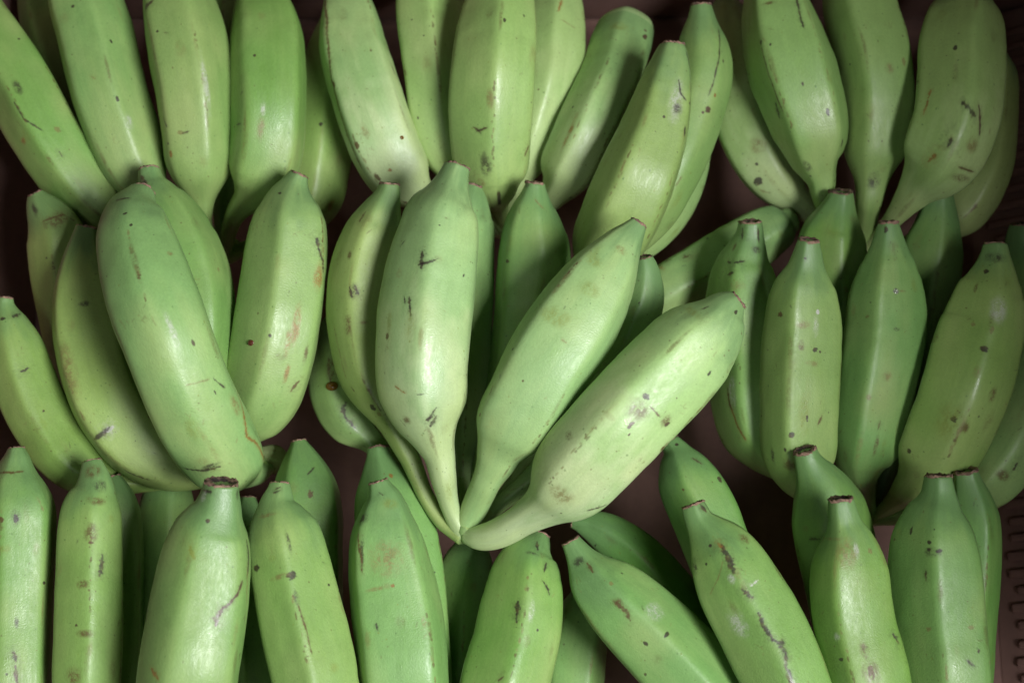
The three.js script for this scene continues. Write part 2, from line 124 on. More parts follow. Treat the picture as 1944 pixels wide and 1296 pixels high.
  ["H2", 0.65, "cut", [0.05], [[0.0234,0.08,-0.2006,0.0045],[0.0232,0.081,-0.1974,0.0054],[0.023,0.0821,-0.1936,0.0063],[0.0227,0.0833,-0.1896,0.0074],[0.0222,0.0845,-0.1855,0.0085],[0.0216,0.0858,-0.1813,0.0096],[0.0211,0.087,-0.1771,0.0107],[0.0206,0.0882,-0.1728,0.0116],[0.0202,0.0893,-0.1685,0.0124],[0.0198,0.0903,-0.1641,0.0131],[0.0194,0.0913,-0.1598,0.0137],[0.019,0.0922,-0.1554,0.0141],[0.0186,0.093,-0.1512,0.0144],[0.0183,0.0937,-0.1469,0.0146],[0.0179,0.0942,-0.1426,0.0147],[0.0175,0.0946,-0.1384,0.0147],[0.0169,0.0949,-0.1343,0.0146],[0.0162,0.0949,-0.1303,0.0145],[0.0153,0.0946,-0.1264,0.0143],[0.0143,0.094,-0.1227,0.0141],[0.0133,0.0932,-0.119,0.014],[0.0121,0.0924,-0.1154,0.0138],[0.011,0.0915,-0.1118,0.0136],[0.0098,0.0905,-0.1082,0.0133],[0.0085,0.0894,-0.1046,0.0128],[0.0071,0.0883,-0.101,0.0121],[0.0057,0.0872,-0.0975,0.0112],[0.0044,0.086,-0.0939,0.0101],[0.003,0.0847,-0.0904,0.0085],[0.0017,0.0835,-0.0868,0.0068],[0.0004,0.082,-0.0832,0.0056],[-0.0007,0.0782,-0.0804,0.0047],[-0.0017,0.0743,-0.0776,0.0042],[-0.0025,0.0706,-0.0745,0.0039],[-0.0033,0.0675,-0.0713,0.0036],[-0.0042,0.065,-0.0678,0.0033]],
    [["d","o",[[0.2494,0.175],[0.3047,0.087]],[0.44]],["d","t",[[0.3299,0.175],[0.3299,0.829]],[0.29]]], 0.82, 0],
  ["H2", 0.7, "round", [-0.3, 0.7], [[0.0531,0.09,-0.1573,0.0135],[0.0524,0.091,-0.1547,0.0138],[0.0516,0.0921,-0.1516,0.0141],[0.0507,0.0933,-0.1484,0.0142],[0.0499,0.0945,-0.145,0.0142],[0.049,0.0958,-0.1416,0.0141],[0.0481,0.097,-0.1381,0.0139],[0.047,0.0982,-0.1346,0.0138],[0.0458,0.0993,-0.1312,0.0138],[0.0445,0.1003,-0.1278,0.0137],[0.0431,0.1013,-0.1245,0.0137],[0.0416,0.1022,-0.1211,0.0137],[0.0403,0.103,-0.1178,0.0137],[0.0389,0.1037,-0.1145,0.0137],[0.0376,0.1042,-0.1112,0.0137],[0.0362,0.1046,-0.108,0.0137],[0.0349,0.1049,-0.1048,0.0137],[0.0335,0.1049,-0.1017,0.0136],[0.0322,0.1044,-0.0988,0.0135],[0.0308,0.1035,-0.096,0.0134],[0.0295,0.1024,-0.0933,0.0134],[0.0281,0.1011,-0.0906,0.0133],[0.0267,0.0997,-0.0879,0.0131],[0.0253,0.0982,-0.0853,0.0126],[0.0239,0.0966,-0.0827,0.0113],[0.0224,0.095,-0.0802,0.0095],[0.0205,0.0933,-0.0778,0.0077],[0.0186,0.0915,-0.0755,0.0062],[0.0163,0.0896,-0.0734,0.0052],[0.0138,0.0877,-0.0717,0.0045],[0.011,0.0856,-0.0703,0.0041],[0.0081,0.0807,-0.07,0.0039],[0.0051,0.0757,-0.0699,0.0037],[0.002,0.0713,-0.0695,0.0036],[-0.0011,0.0677,-0.0688,0.0035],[-0.0042,0.065,-0.0678,0.0033]],
    [["s","r",[[0.0782,0.654]],[1.21,1.93]],["s","r",[[0.0471,0.611]],[0.73,0.73]],["s","r",[[0.1807,1.091]],[0.96,0.72]],["m","o",[[0.4987,-0.524]],[1.17,6.1]],["s","o",[[0.1051,1.527]],[0.73,0.97]],["m","g",[[0.082,-0.262]],[4.34,2.41]]], 0.82, 0],
  ["H2b", 0.36, "cut", [-0.45, 0.75], [[0.0703,0.14,-0.1291,0.0055],[0.0701,0.1395,-0.1268,0.0066],[0.0698,0.1388,-0.1241,0.0077],[0.0694,0.1382,-0.1212,0.0087],[0.0689,0.1375,-0.1182,0.0097],[0.0683,0.1368,-0.1151,0.0106],[0.0677,0.1361,-0.112,0.0113],[0.067,0.1355,-0.1088,0.012],[0.0663,0.1348,-0.1055,0.0126],[0.0655,0.1342,-0.1022,0.0132],[0.0646,0.1336,-0.0988,0.0137],[0.0637,0.1331,-0.0954,0.0142],[0.0626,0.1326,-0.0919,0.0147],[0.0615,0.1322,-0.0884,0.0151],[0.0602,0.1319,-0.0849,0.0155],[0.0589,0.1316,-0.0814,0.0159],[0.0575,0.1314,-0.0778,0.0162],[0.0561,0.1312,-0.0743,0.0164],[0.0547,0.1303,-0.0709,0.0167],[0.0534,0.1287,-0.0678,0.0168],[0.052,0.1267,-0.0649,0.017],[0.0505,0.1246,-0.0619,0.0171],[0.0491,0.1221,-0.0591,0.0171],[0.0476,0.1195,-0.0563,0.017],[0.0461,0.1167,-0.0535,0.0167],[0.0445,0.1138,-0.0507,0.0165],[0.0428,0.1108,-0.048,0.0162],[0.041,0.1076,-0.0454,0.0154],[0.0391,0.1042,-0.0429,0.0139],[0.037,0.1008,-0.0404,0.0115],[0.0346,0.097,-0.0383,0.009],[0.0319,0.0888,-0.0378,0.0071],[0.029,0.0806,-0.0376,0.0055],[0.0258,0.0732,-0.0371,0.0044],[0.0225,0.0673,-0.0363,0.0038],[0.0191,0.0627,-0.0351,0.0033]],
    [["m","w",[[0.1762,0.393]],[3.17,9.06]],["d","k",[[0.0227,0.96],[0.0539,1.047],[0.0795,1.484]],[0.51]],["d","k",[[0.1107,0.393],[0.1477,0.524],[0.1648,0.742]],[0.34]],["d","k",[[0.1164,1.222],[0.1221,1.484]],[0.8]],["s","k",[[0.1676,0.96]],[0.91,0.68]],["s","k",[[0.2335,0.087]],[0.68,0.68]],["d","k",[[0.2392,0.829],[0.2651,0.873]],[0.68]],["m","k",[[0.1962,0.48]],[2.27,2.72]]], 0.82, 0.3],
  ["H2b", 0.3, "cut", [-0.3, 0.4], [[0.0858,0.1166,-0.1587,0.0048],[0.0859,0.116,-0.1558,0.0055],[0.086,0.1153,-0.1523,0.0066],[0.086,0.1146,-0.1486,0.0082],[0.0861,0.1139,-0.1448,0.0099],[0.0864,0.1132,-0.1408,0.0112],[0.0867,0.1125,-0.1368,0.0122],[0.0867,0.1118,-0.1326,0.013],[0.0862,0.1112,-0.1283,0.0135],[0.0855,0.1106,-0.1241,0.0139],[0.0844,0.11,-0.1198,0.0141],[0.0831,0.1095,-0.1155,0.0142],[0.0817,0.109,-0.1112,0.0142],[0.0802,0.1086,-0.1068,0.0143],[0.0786,0.1083,-0.1024,0.0143],[0.0769,0.108,-0.098,0.0143],[0.075,0.1078,-0.0936,0.0143],[0.0731,0.1075,-0.0892,0.0142],[0.0712,0.1068,-0.085,0.0141],[0.0692,0.1055,-0.081,0.0139],[0.0671,0.104,-0.0772,0.0138],[0.065,0.1023,-0.0733,0.0137],[0.0627,0.1005,-0.0696,0.0135],[0.0603,0.0985,-0.066,0.013],[0.0578,0.0965,-0.0624,0.0121],[0.0552,0.0944,-0.0588,0.0109],[0.0525,0.0922,-0.0554,0.0096],[0.0498,0.09,-0.0518,0.0081],[0.0471,0.0876,-0.0484,0.0067],[0.0441,0.0853,-0.045,0.0057],[0.0406,0.0828,-0.0421,0.0049],[0.0368,0.0778,-0.0405,0.0043],[0.0326,0.0731,-0.0392,0.004],[0.0282,0.0693,-0.038,0.0038],[0.0236,0.0667,-0.0364,0.0036],[0.019,0.0652,-0.0344,0.0033]],
    [["d","k",[[0.075,0.873],[0.1371,0.524],[0.1928,0.349],[0.2389,0.305],[0.2686,0.262]],[0.37]],["s","r",[[0.3084,0.393]],[1.4,1.64]],["s","r",[[0.3216,0.262]],[0.7,0.7]],["s","k",[[0.1666,0.654]],[0.47,1.18]],["s","o",[[0.262,0.48]],[0.7,0.94]]], 0.82, 0],
  ["H2b", 0.5, "cut", [0.2], [[0.0861,0.0806,-0.1221,0.0054],[0.0854,0.0805,-0.1199,0.0064],[0.0846,0.0803,-0.1174,0.0077],[0.0838,0.0802,-0.1147,0.0089],[0.083,0.08,-0.1119,0.0098],[0.0822,0.0799,-0.1089,0.0104],[0.0815,0.0797,-0.1059,0.0108],[0.0808,0.0796,-0.1028,0.0111],[0.08,0.0795,-0.0997,0.0113],[0.0792,0.0793,-0.0965,0.0115],[0.0783,0.0792,-0.0933,0.0116],[0.0772,0.0791,-0.0901,0.0118],[0.0761,0.079,-0.0869,0.0119],[0.0749,0.079,-0.0837,0.0119],[0.0735,0.0789,-0.0805,0.0119],[0.072,0.0788,-0.0774,0.0118],[0.0703,0.0788,-0.0744,0.0116],[0.0683,0.0787,-0.0715,0.0115],[0.0662,0.0785,-0.0688,0.0113],[0.0639,0.078,-0.0663,0.0111],[0.0615,0.0774,-0.0639,0.0108],[0.0592,0.0768,-0.0615,0.0103],[0.0567,0.0762,-0.0591,0.0095],[0.0542,0.0755,-0.0568,0.0083],[0.0517,0.0748,-0.0545,0.0069],[0.049,0.074,-0.0523,0.0057],[0.0463,0.0733,-0.0502,0.005],[0.0435,0.0725,-0.0483,0.0045],[0.0405,0.0717,-0.0464,0.0042],[0.0375,0.0708,-0.0446,0.004],[0.0345,0.07,-0.0429,0.0038],[0.0315,0.0685,-0.0413,0.0037],[0.0284,0.0672,-0.0398,0.0036],[0.0253,0.0663,-0.0381,0.0035],[0.0221,0.0658,-0.0362,0.0034],[0.019,0.0657,-0.0342,0.0033]],
    [], 0.82, 0],
  ["H3", 0.7, "cut", [0.2], [[0.1028,0.0706,-0.1831,0.0051],[0.103,0.0712,-0.1799,0.0068],[0.1032,0.0719,-0.1762,0.0087],[0.1035,0.0726,-0.1722,0.0102],[0.1038,0.0733,-0.1681,0.0114],[0.104,0.074,-0.1639,0.0124],[0.1043,0.0747,-0.1597,0.0132],[0.1046,0.0754,-0.1553,0.0139],[0.1048,0.0761,-0.1509,0.0144],[0.105,0.0767,-0.1465,0.0148],[0.1052,0.0773,-0.1421,0.015],[0.1055,0.0778,-0.1377,0.0152],[0.106,0.0782,-0.1332,0.0154],[0.1066,0.0786,-0.1289,0.0155],[0.1074,0.0789,-0.1245,0.0155],[0.1083,0.0791,-0.1202,0.0155],[0.1093,0.0792,-0.116,0.0153],[0.1106,0.0792,-0.1118,0.015],[0.1121,0.0789,-0.1079,0.0149],[0.1137,0.0784,-0.104,0.0147],[0.1156,0.0778,-0.1003,0.0144],[0.1177,0.0772,-0.0966,0.0139],[0.1201,0.0765,-0.0931,0.0132],[0.1226,0.0757,-0.0898,0.0122],[0.1254,0.0749,-0.0866,0.0109],[0.1284,0.0741,-0.0837,0.0093],[0.1316,0.0732,-0.0809,0.0077],[0.135,0.0724,-0.0782,0.0065],[0.1384,0.0714,-0.0756,0.0057],[0.142,0.0705,-0.0732,0.0051],[0.1456,0.0695,-0.0708,0.0046],[0.1494,0.0679,-0.0686,0.0042],[0.1532,0.0665,-0.0664,0.0038],[0.1569,0.0654,-0.064,0.0036],[0.1606,0.0647,-0.0615,0.0035],[0.1642,0.0645,-0.0589,0.0033]],
    [["s","k",[[0.6229,-0.698]],[2.18,1.7]],["s","k",[[0.5856,-0.393]],[0.72,0.72]],["m","t",[[0.5418,-0.044]],[3.86,3.38]],["d","t",[[0.6447,-0.873],[0.6633,-0.742]],[0.49]]], 0.82, 0.6],
  ["H3", 0.5, "cut", [-0.6, 0.5], [[0.1175,0.1052,-0.196,0.0054],[0.1177,0.1058,-0.1926,0.0063],[0.118,0.1066,-0.1886,0.0074],[0.1184,0.1074,-0.1844,0.0086],[0.1188,0.1082,-0.18,0.01],[0.1193,0.109,-0.1756,0.0113],[0.1198,0.1098,-0.171,0.0126],[0.1204,0.1105,-0.1665,0.0138],[0.1209,0.1113,-0.1618,0.0149],[0.1214,0.112,-0.1572,0.0159],[0.122,0.1126,-0.1525,0.0167],[0.1227,0.1132,-0.1479,0.0174],[0.1235,0.1136,-0.1433,0.0179],[0.1244,0.114,-0.1387,0.0183],[0.1253,0.1144,-0.1342,0.0186],[0.1264,0.1146,-0.1297,0.0188],[0.1275,0.1147,-0.1252,0.0186],[0.1288,0.1146,-0.1209,0.0182],[0.1301,0.1139,-0.1167,0.0179],[0.1315,0.1128,-0.1127,0.0177],[0.1328,0.1114,-0.1088,0.0173],[0.134,0.1099,-0.1048,0.0169],[0.1352,0.1082,-0.1008,0.0162],[0.1361,0.1063,-0.0968,0.015],[0.1367,0.1044,-0.0928,0.0132],[0.1374,0.1024,-0.0887,0.0108],[0.1388,0.1002,-0.0848,0.0082],[0.1402,0.098,-0.0809,0.0065],[0.1409,0.0957,-0.0769,0.0055],[0.1421,0.0933,-0.0729,0.0049],[0.1447,0.0907,-0.0695,0.0044],[0.1485,0.0843,-0.0677,0.0041],[0.1526,0.0778,-0.0661,0.0039],[0.1568,0.0718,-0.0643,0.0037],[0.1608,0.0667,-0.0621,0.0036],[0.1646,0.0627,-0.0595,0.0033]],
    [["d","k",[[0.4798,-0.916],[0.5112,-1.004]],[0.94]],["s","k",[[0.5341,0.305]],[0.7,1.86]],["m","k",[[0.652,-0.567]],[1.65,2.12]],["m","b",[[0.2521,-0.393]],[3.3,0.94]],["s","k",[[0.3494,-0.742]],[0.7,1.17]],["s","k",[[0.3652,-0.524]],[0.47,0.47]],["s","k",[[0.4624,-0.087]],[0.69,0.69]],["d","k",[[0.2521,0.349],[0.3207,0.305],[0.3431,0.305]],[0.47]],["d","b",[[0.3589,-0.742],[0.4682,-0.785],[0.5026,-0.742]],[0.28]],["s","k",[[0.6087,0.785]],[0.94,1.88]]], 0.82, 0.4],
  ["H3", 0.45, "cut", [-0.45, 0.8], [[0.1584,0.09,-0.2093,0.006],[0.1585,0.091,-0.2057,0.0068],[0.1587,0.0921,-0.2015,0.0077],[0.1589,0.0933,-0.197,0.0087],[0.1593,0.0945,-0.1925,0.0099],[0.1598,0.0958,-0.1878,0.0112],[0.1601,0.097,-0.1831,0.0125],[0.1604,0.0982,-0.1783,0.0138],[0.1607,0.0993,-0.1734,0.015],[0.1612,0.1003,-0.1686,0.0159],[0.1617,0.1013,-0.1638,0.0163],[0.1624,0.1022,-0.1591,0.0164],[0.1631,0.103,-0.1544,0.0165],[0.164,0.1037,-0.1497,0.0166],[0.1649,0.1042,-0.1451,0.0167],[0.1656,0.1046,-0.1404,0.0165],[0.1661,0.1049,-0.1358,0.0163],[0.1665,0.1049,-0.1311,0.0161],[0.1668,0.1045,-0.1267,0.0159],[0.1671,0.1037,-0.1223,0.0158],[0.1672,0.1028,-0.118,0.0157],[0.1672,0.1017,-0.1137,0.0155],[0.1671,0.1006,-0.1094,0.0153],[0.1668,0.0993,-0.1051,0.015],[0.1663,0.098,-0.1009,0.0146],[0.1655,0.0967,-0.0967,0.0138],[0.1648,0.0952,-0.0925,0.0124],[0.1644,0.0937,-0.0882,0.01],[0.1641,0.0922,-0.084,0.008],[0.1637,0.0906,-0.0797,0.0068],[0.1632,0.0888,-0.0755,0.0061],[0.1633,0.0836,-0.0724,0.0055],[0.1636,0.0782,-0.0694,0.005],[0.1639,0.0731,-0.0661,0.0044],[0.1641,0.0687,-0.0626,0.0039],[0.1641,0.065,-0.0587,0.0033]],
    [["m","t",[[0.4955,0.175]],[2.36,1.88]],["s","t",[[0.4804,0.654]],[0.95,1.42]],["m","k",[[0.7769,-0.044]],[2.86,3.81]],["s","k",[[0.468,-1.047]],[0.48,0.48]]], 0.82, 0.4],
  ["H3", 0.65, "round", [0, 0.9], [[0.2106,0.1023,-0.1718,0.0073],[0.2097,0.1037,-0.1685,0.0096],[0.2087,0.1053,-0.1646,0.012],[0.2077,0.1069,-0.1604,0.0138],[0.2068,0.1086,-0.1562,0.0153],[0.2058,0.1103,-0.1518,0.0165],[0.2047,0.1119,-0.1475,0.0172],[0.2036,0.1135,-0.1431,0.0177],[0.2026,0.115,-0.1386,0.0181],[0.2018,0.1165,-0.1342,0.0184],[0.2011,0.1178,-0.1298,0.0185],[0.2005,0.1191,-0.1254,0.0185],[0.1998,0.1201,-0.121,0.0185],[0.199,0.1211,-0.1167,0.0186],[0.1983,0.1219,-0.1124,0.0185],[0.1975,0.1225,-0.1082,0.0185],[0.1966,0.123,-0.1041,0.0184],[0.1957,0.1232,-0.1001,0.0182],[0.1946,0.1226,-0.0965,0.0179],[0.1934,0.1213,-0.0932,0.0178],[0.1922,0.1197,-0.09,0.0175],[0.1909,0.1178,-0.0869,0.017],[0.1896,0.1158,-0.084,0.016],[0.188,0.1135,-0.0813,0.0146],[0.186,0.1111,-0.0789,0.0127],[0.1837,0.1085,-0.0767,0.0105],[0.1815,0.1058,-0.0745,0.0086],[0.1795,0.1029,-0.0722,0.0073],[0.1774,0.0999,-0.07,0.0062],[0.1754,0.0968,-0.0677,0.0053],[0.1734,0.0934,-0.0655,0.0045],[0.1721,0.0865,-0.0644,0.004],[0.1707,0.0797,-0.0634,0.0035],[0.1688,0.0737,-0.0622,0.0034],[0.1665,0.069,-0.0606,0.0034],[0.164,0.0654,-0.0586,0.0033]],
    [["d","k",[[0.5323,-0.131],[0.5429,-0.131]],[1.83]],["d","o",[[0.5746,-0.349],[0.5933,-0.436]],[1.38]],["d","k",[[0.4759,-0.131],[0.4814,0.044],[0.4869,0.218]],[0.59]],["d","r",[[0.4731,0.262],[0.4841,0.349],[0.506,0.524]],[0.68]],["d","o",[[0.4429,-0.96],[0.4731,-1.004],[0.5005,-1.047]],[0.46]],["s","k",[[0.3993,-1.353]],[1.17,1.17]],["s","k",[[0.3233,-0.393]],[0.93,1.16]],["m","b",[[0.6013,0.611]],[5.07,1.38]],["d","b",[[0.5799,0.349],[0.5826,0.873]],[0.46]],["m","t",[[0.5297,0.436]],[3.65,2.28]]], 0.82, 0.4],
  ["H3", 0.6, "cut", [0.2], [[0.2288,0.08,-0.1516,0.005],[0.2283,0.08,-0.1491,0.0066],[0.2278,0.08,-0.1461,0.0084],[0.2274,0.08,-0.1429,0.0096],[0.227,0.08,-0.1395,0.0102],[0.2267,0.08,-0.1361,0.0106],[0.2263,0.08,-0.1326,0.0107],[0.2259,0.08,-0.129,0.0108],[0.2255,0.08,-0.1254,0.0109],[0.225,0.08,-0.1218,0.011],[0.2243,0.08,-0.1181,0.0112],[0.2236,0.08,-0.1144,0.0115],[0.2228,0.08,-0.1106,0.0118],[0.222,0.08,-0.1069,0.012],[0.221,0.08,-0.1031,0.0123],[0.22,0.08,-0.0993,0.0125],[0.2187,0.08,-0.0956,0.0127],[0.2173,0.08,-0.0919,0.0127],[0.2158,0.0797,-0.0883,0.0127],[0.2142,0.0792,-0.0849,0.0127],[0.2124,0.0787,-0.0816,0.0125],[0.2104,0.078,-0.0784,0.0122],[0.2081,0.0773,-0.0754,0.0119],[0.2055,0.0766,-0.0727,0.0112],[0.2027,0.0758,-0.0703,0.0097],[0.1997,0.075,-0.0682,0.0079],[0.1965,0.0741,-0.0662,0.0065],[0.1933,0.0732,-0.0644,0.0055],[0.1899,0.0723,-0.0628,0.0048],[0.1865,0.0713,-0.0615,0.0041],[0.1829,0.0703,-0.0604,0.0037],[0.1794,0.0687,-0.0599,0.0034],[0.1757,0.0672,-0.0596,0.0033],[0.172,0.066,-0.0595,0.0033],[0.1681,0.0653,-0.0592,0.0033],[0.1641,0.065,-0.0587,0.0033]],
    [], 0.82, 0.6],
  ["H4", 0.4, "cut", [-0.05], [[-0.213,0.1073,-0.0718,0.0038],[-0.2115,0.1061,-0.069,0.0059],[-0.2095,0.1048,-0.0659,0.008],[-0.2073,0.1034,-0.0626,0.0098],[-0.2053,0.102,-0.059,0.0114],[-0.2037,0.1005,-0.055,0.0127],[-0.2027,0.0991,-0.0507,0.0133],[-0.202,0.0977,-0.0462,0.0135],[-0.2013,0.0964,-0.0416,0.0137],[-0.2005,0.0951,-0.0369,0.0138],[-0.1996,0.0939,-0.0321,0.0138],[-0.1987,0.0928,-0.0272,0.0137],[-0.1976,0.0919,-0.0223,0.0135],[-0.1966,0.091,-0.0172,0.0133],[-0.1954,0.0903,-0.0122,0.0132],[-0.1938,0.0898,-0.0071,0.013],[-0.192,0.0894,-0.002,0.0127],[-0.19,0.0891,0.0032,0.0124],[-0.188,0.0886,0.0082,0.012],[-0.1856,0.0878,0.0131,0.0115],[-0.1828,0.087,0.0177,0.0109],[-0.1795,0.0861,0.0219,0.0101],[-0.1758,0.0851,0.0259,0.0091],[-0.1719,0.084,0.0295,0.008],[-0.1677,0.0829,0.033,0.0069],[-0.1633,0.0818,0.0361,0.006],[-0.1587,0.0806,0.039,0.0052],[-0.1539,0.0793,0.0414,0.0046],[-0.1488,0.0781,0.0434,0.0041],[-0.1435,0.0768,0.0446,0.0037],[-0.138,0.0755,0.0452,0.0036],[-0.1325,0.0741,0.0453,0.0035],[-0.1268,0.0732,0.0453,0.0034],[-0.1211,0.0728,0.0454,0.0034],[-0.1153,0.073,0.0456,0.0033],[-0.1093,0.0737,0.0461,0.0032]],
    [["m","b",[[0.0823,0.393]],[6.98,3.26]],["d","b",[[0.0724,-0.131],[0.079,0.742],[0.0989,1.004]],[0.28]],["m","k",[[0.0362,-0.349]],[1.4,3.27]]], 0.82, 0.5],
  ["H4", 0.45, "cut", [0.75, -0.6], [[-0.185,0.1248,-0.0503,0.0046],[-0.1854,0.1242,-0.0475,0.0052],[-0.1858,0.1235,-0.0441,0.0062],[-0.186,0.1227,-0.0405,0.0077],[-0.186,0.1219,-0.0367,0.0092],[-0.1858,0.1211,-0.0328,0.0107],[-0.1855,0.1203,-0.0289,0.0121],[-0.1852,0.1196,-0.0248,0.0131],[-0.1849,0.1188,-0.0206,0.0139],[-0.1845,0.1182,-0.0164,0.0145],[-0.1839,0.1175,-0.0121,0.015],[-0.1832,0.1169,-0.0078,0.0154],[-0.1824,0.1165,-0.0034,0.0156],[-0.1814,0.116,0.001,0.0157],[-0.1803,0.1157,0.0054,0.0158],[-0.1789,0.1154,0.0099,0.0159],[-0.1773,0.1153,0.0143,0.016],[-0.1756,0.1151,0.0187,0.016],[-0.1737,0.1147,0.023,0.016],[-0.1716,0.114,0.0271,0.0159],[-0.1693,0.113,0.031,0.0157],[-0.1667,0.112,0.0348,0.0154],[-0.1639,0.1108,0.0384,0.0153],[-0.1607,0.1096,0.0416,0.0151],[-0.157,0.1083,0.0443,0.0148],[-0.153,0.1069,0.0465,0.0144],[-0.1488,0.1055,0.0483,0.0137],[-0.1445,0.104,0.0497,0.0127],[-0.14,0.1024,0.0507,0.0112],[-0.1354,0.1008,0.0514,0.0095],[-0.1308,0.099,0.0519,0.0076],[-0.1267,0.0939,0.0515,0.006],[-0.1225,0.0884,0.0507,0.0045],[-0.1182,0.0833,0.0495,0.0037],[-0.1137,0.0789,0.0479,0.0034],[-0.1091,0.0752,0.0464,0.0032]],
    [["d","w",[[0.5359,-0.131],[0.5359,-0.393]],[1.33]],["d","k",[[0.5328,-0.218],[0.5359,-0.48],[0.5359,-0.742]],[0.78]],["d","k",[[0.6142,-0.785],[0.6424,-0.742],[0.6674,-0.698]],[0.56]],["m","t",[[0.3758,-0.567]],[3.12,11.16]],["m","k",[[0.2142,0.175]],[2.69,1.12]]], 0.82, 1],
  ["H4", 0.5, "cut", [0.05, -0.8, 0.9], [[-0.1571,0.145,-0.0593,0.0054],[-0.1578,0.146,-0.0564,0.0068],[-0.1587,0.1471,-0.053,0.0089],[-0.1593,0.1483,-0.0493,0.0112],[-0.1591,0.1495,-0.0453,0.013],[-0.1584,0.1508,-0.0412,0.0144],[-0.1575,0.152,-0.0371,0.0155],[-0.1563,0.1532,-0.0329,0.0163],[-0.1549,0.1543,-0.0288,0.0169],[-0.1535,0.1553,-0.0246,0.0174],[-0.1521,0.1563,-0.0205,0.0178],[-0.1506,0.1572,-0.0164,0.0182],[-0.1491,0.158,-0.0123,0.0185],[-0.1476,0.1587,-0.0082,0.0187],[-0.146,0.1592,-0.0042,0.0188],[-0.1445,0.1596,-0.0002,0.0188],[-0.1429,0.1599,0.0038,0.0186],[-0.1413,0.1598,0.0076,0.0184],[-0.1399,0.1589,0.0113,0.0183],[-0.1386,0.1572,0.0148,0.0182],[-0.1374,0.1551,0.0182,0.0182],[-0.1361,0.1528,0.0216,0.0182],[-0.1348,0.1503,0.0249,0.0182],[-0.1335,0.1476,0.0282,0.0182],[-0.1321,0.1447,0.0314,0.0182],[-0.1306,0.1417,0.0347,0.0183],[-0.1291,0.1385,0.0379,0.0183],[-0.1274,0.1352,0.041,0.0182],[-0.1257,0.1318,0.0441,0.018],[-0.1238,0.1283,0.0472,0.0176],[-0.1217,0.1243,0.05,0.0165],[-0.1202,0.1135,0.0511,0.0135],[-0.1183,0.102,0.0518,0.0092],[-0.1155,0.0915,0.0515,0.0067],[-0.1122,0.0824,0.0502,0.0046],[-0.1092,0.075,0.0464,0.0032]],
    [["m","w",[[0.4017,0.305]],[1.26,3.78]],["d","t",[[0.483,0.175],[0.4935,0.698]],[0.25]],["d","k",[[0.4962,0.785],[0.5282,0.96]],[0.3]],["s","k",[[0.5228,0.698]],[0.43,1.06]],["s","k",[[0.4216,0.654]],[0.63,0.84]],["d","k",[[0.5803,-1.309],[0.5887,-1.222],[0.5887,-0.96]],[0.86]],["d","o",[[0.5719,1.44],[0.6169,1.091],[0.663,0.873],[0.9048,1.745]],[0.58]],["d","k",[[0.6659,-0.785],[0.6775,-0.349],[0.6805,0.0]],[0.48]],["m","k",[[0.6717,-0.175]],[3.89,1.08]],["m","t",[[0.2517,0.829]],[1.29,1.07]],["s","k",[[0.165,0.175]],[0.65,0.65]],["d","k",[[0.071,-0.393],[0.0742,0.131]],[0.66]],["s","k",[[0.1277,0.044]],[0.87,0.65]],["m","t",[[0.5775,1.004]],[1.94,4.74]]], 0.5, -0.15],
  ["H4", 0.15, "cut", [0.6], [[-0.1591,0.125,-0.077,0.0046],[-0.1587,0.1247,-0.0741,0.0051],[-0.1578,0.1243,-0.0709,0.0061],[-0.1564,0.1239,-0.0676,0.008],[-0.1548,0.1235,-0.0642,0.0097],[-0.1529,0.1231,-0.0609,0.0113],[-0.151,0.1227,-0.0574,0.0128],[-0.1493,0.1223,-0.0538,0.014],[-0.1477,0.1219,-0.05,0.015],[-0.1463,0.1216,-0.046,0.0158],[-0.1448,0.1212,-0.0421,0.0165],[-0.1434,0.1209,-0.038,0.0169],[-0.142,0.1207,-0.0339,0.0172],[-0.1407,0.1204,-0.0297,0.0173],[-0.1396,0.1203,-0.0254,0.0173],[-0.1387,0.1201,-0.021,0.0173],[-0.138,0.12,-0.0166,0.0172],[-0.1375,0.1199,-0.0121,0.017],[-0.1372,0.1193,-0.0078,0.0168],[-0.1372,0.1182,-0.0035,0.0167],[-0.1375,0.1169,0.0007,0.0167],[-0.1379,0.1154,0.005,0.0166],[-0.138,0.1138,0.0092,0.0164],[-0.138,0.1121,0.0134,0.0162],[-0.1378,0.1103,0.0176,0.0159],[-0.1372,0.1083,0.0218,0.0153],[-0.1359,0.1063,0.0258,0.0144],[-0.1341,0.1042,0.0296,0.013],[-0.132,0.102,0.0333,0.0112],[-0.1296,0.0998,0.0367,0.0094],[-0.1268,0.0974,0.0399,0.0078],[-0.1243,0.0919,0.0423,0.0064],[-0.1214,0.0864,0.0444,0.0052],[-0.1179,0.0816,0.046,0.0041],[-0.1137,0.0778,0.0464,0.0035],[-0.1092,0.075,0.0464,0.0032]],
    [["d","k",[[0.0261,-0.524],[0.0489,-0.393]],[1.6]],["d","k",[[0.0424,-0.262],[0.0554,-0.218]],[0.91]],["s","t",[[0.342,1.047]],[0.68,0.9]]], 0.82, 0],
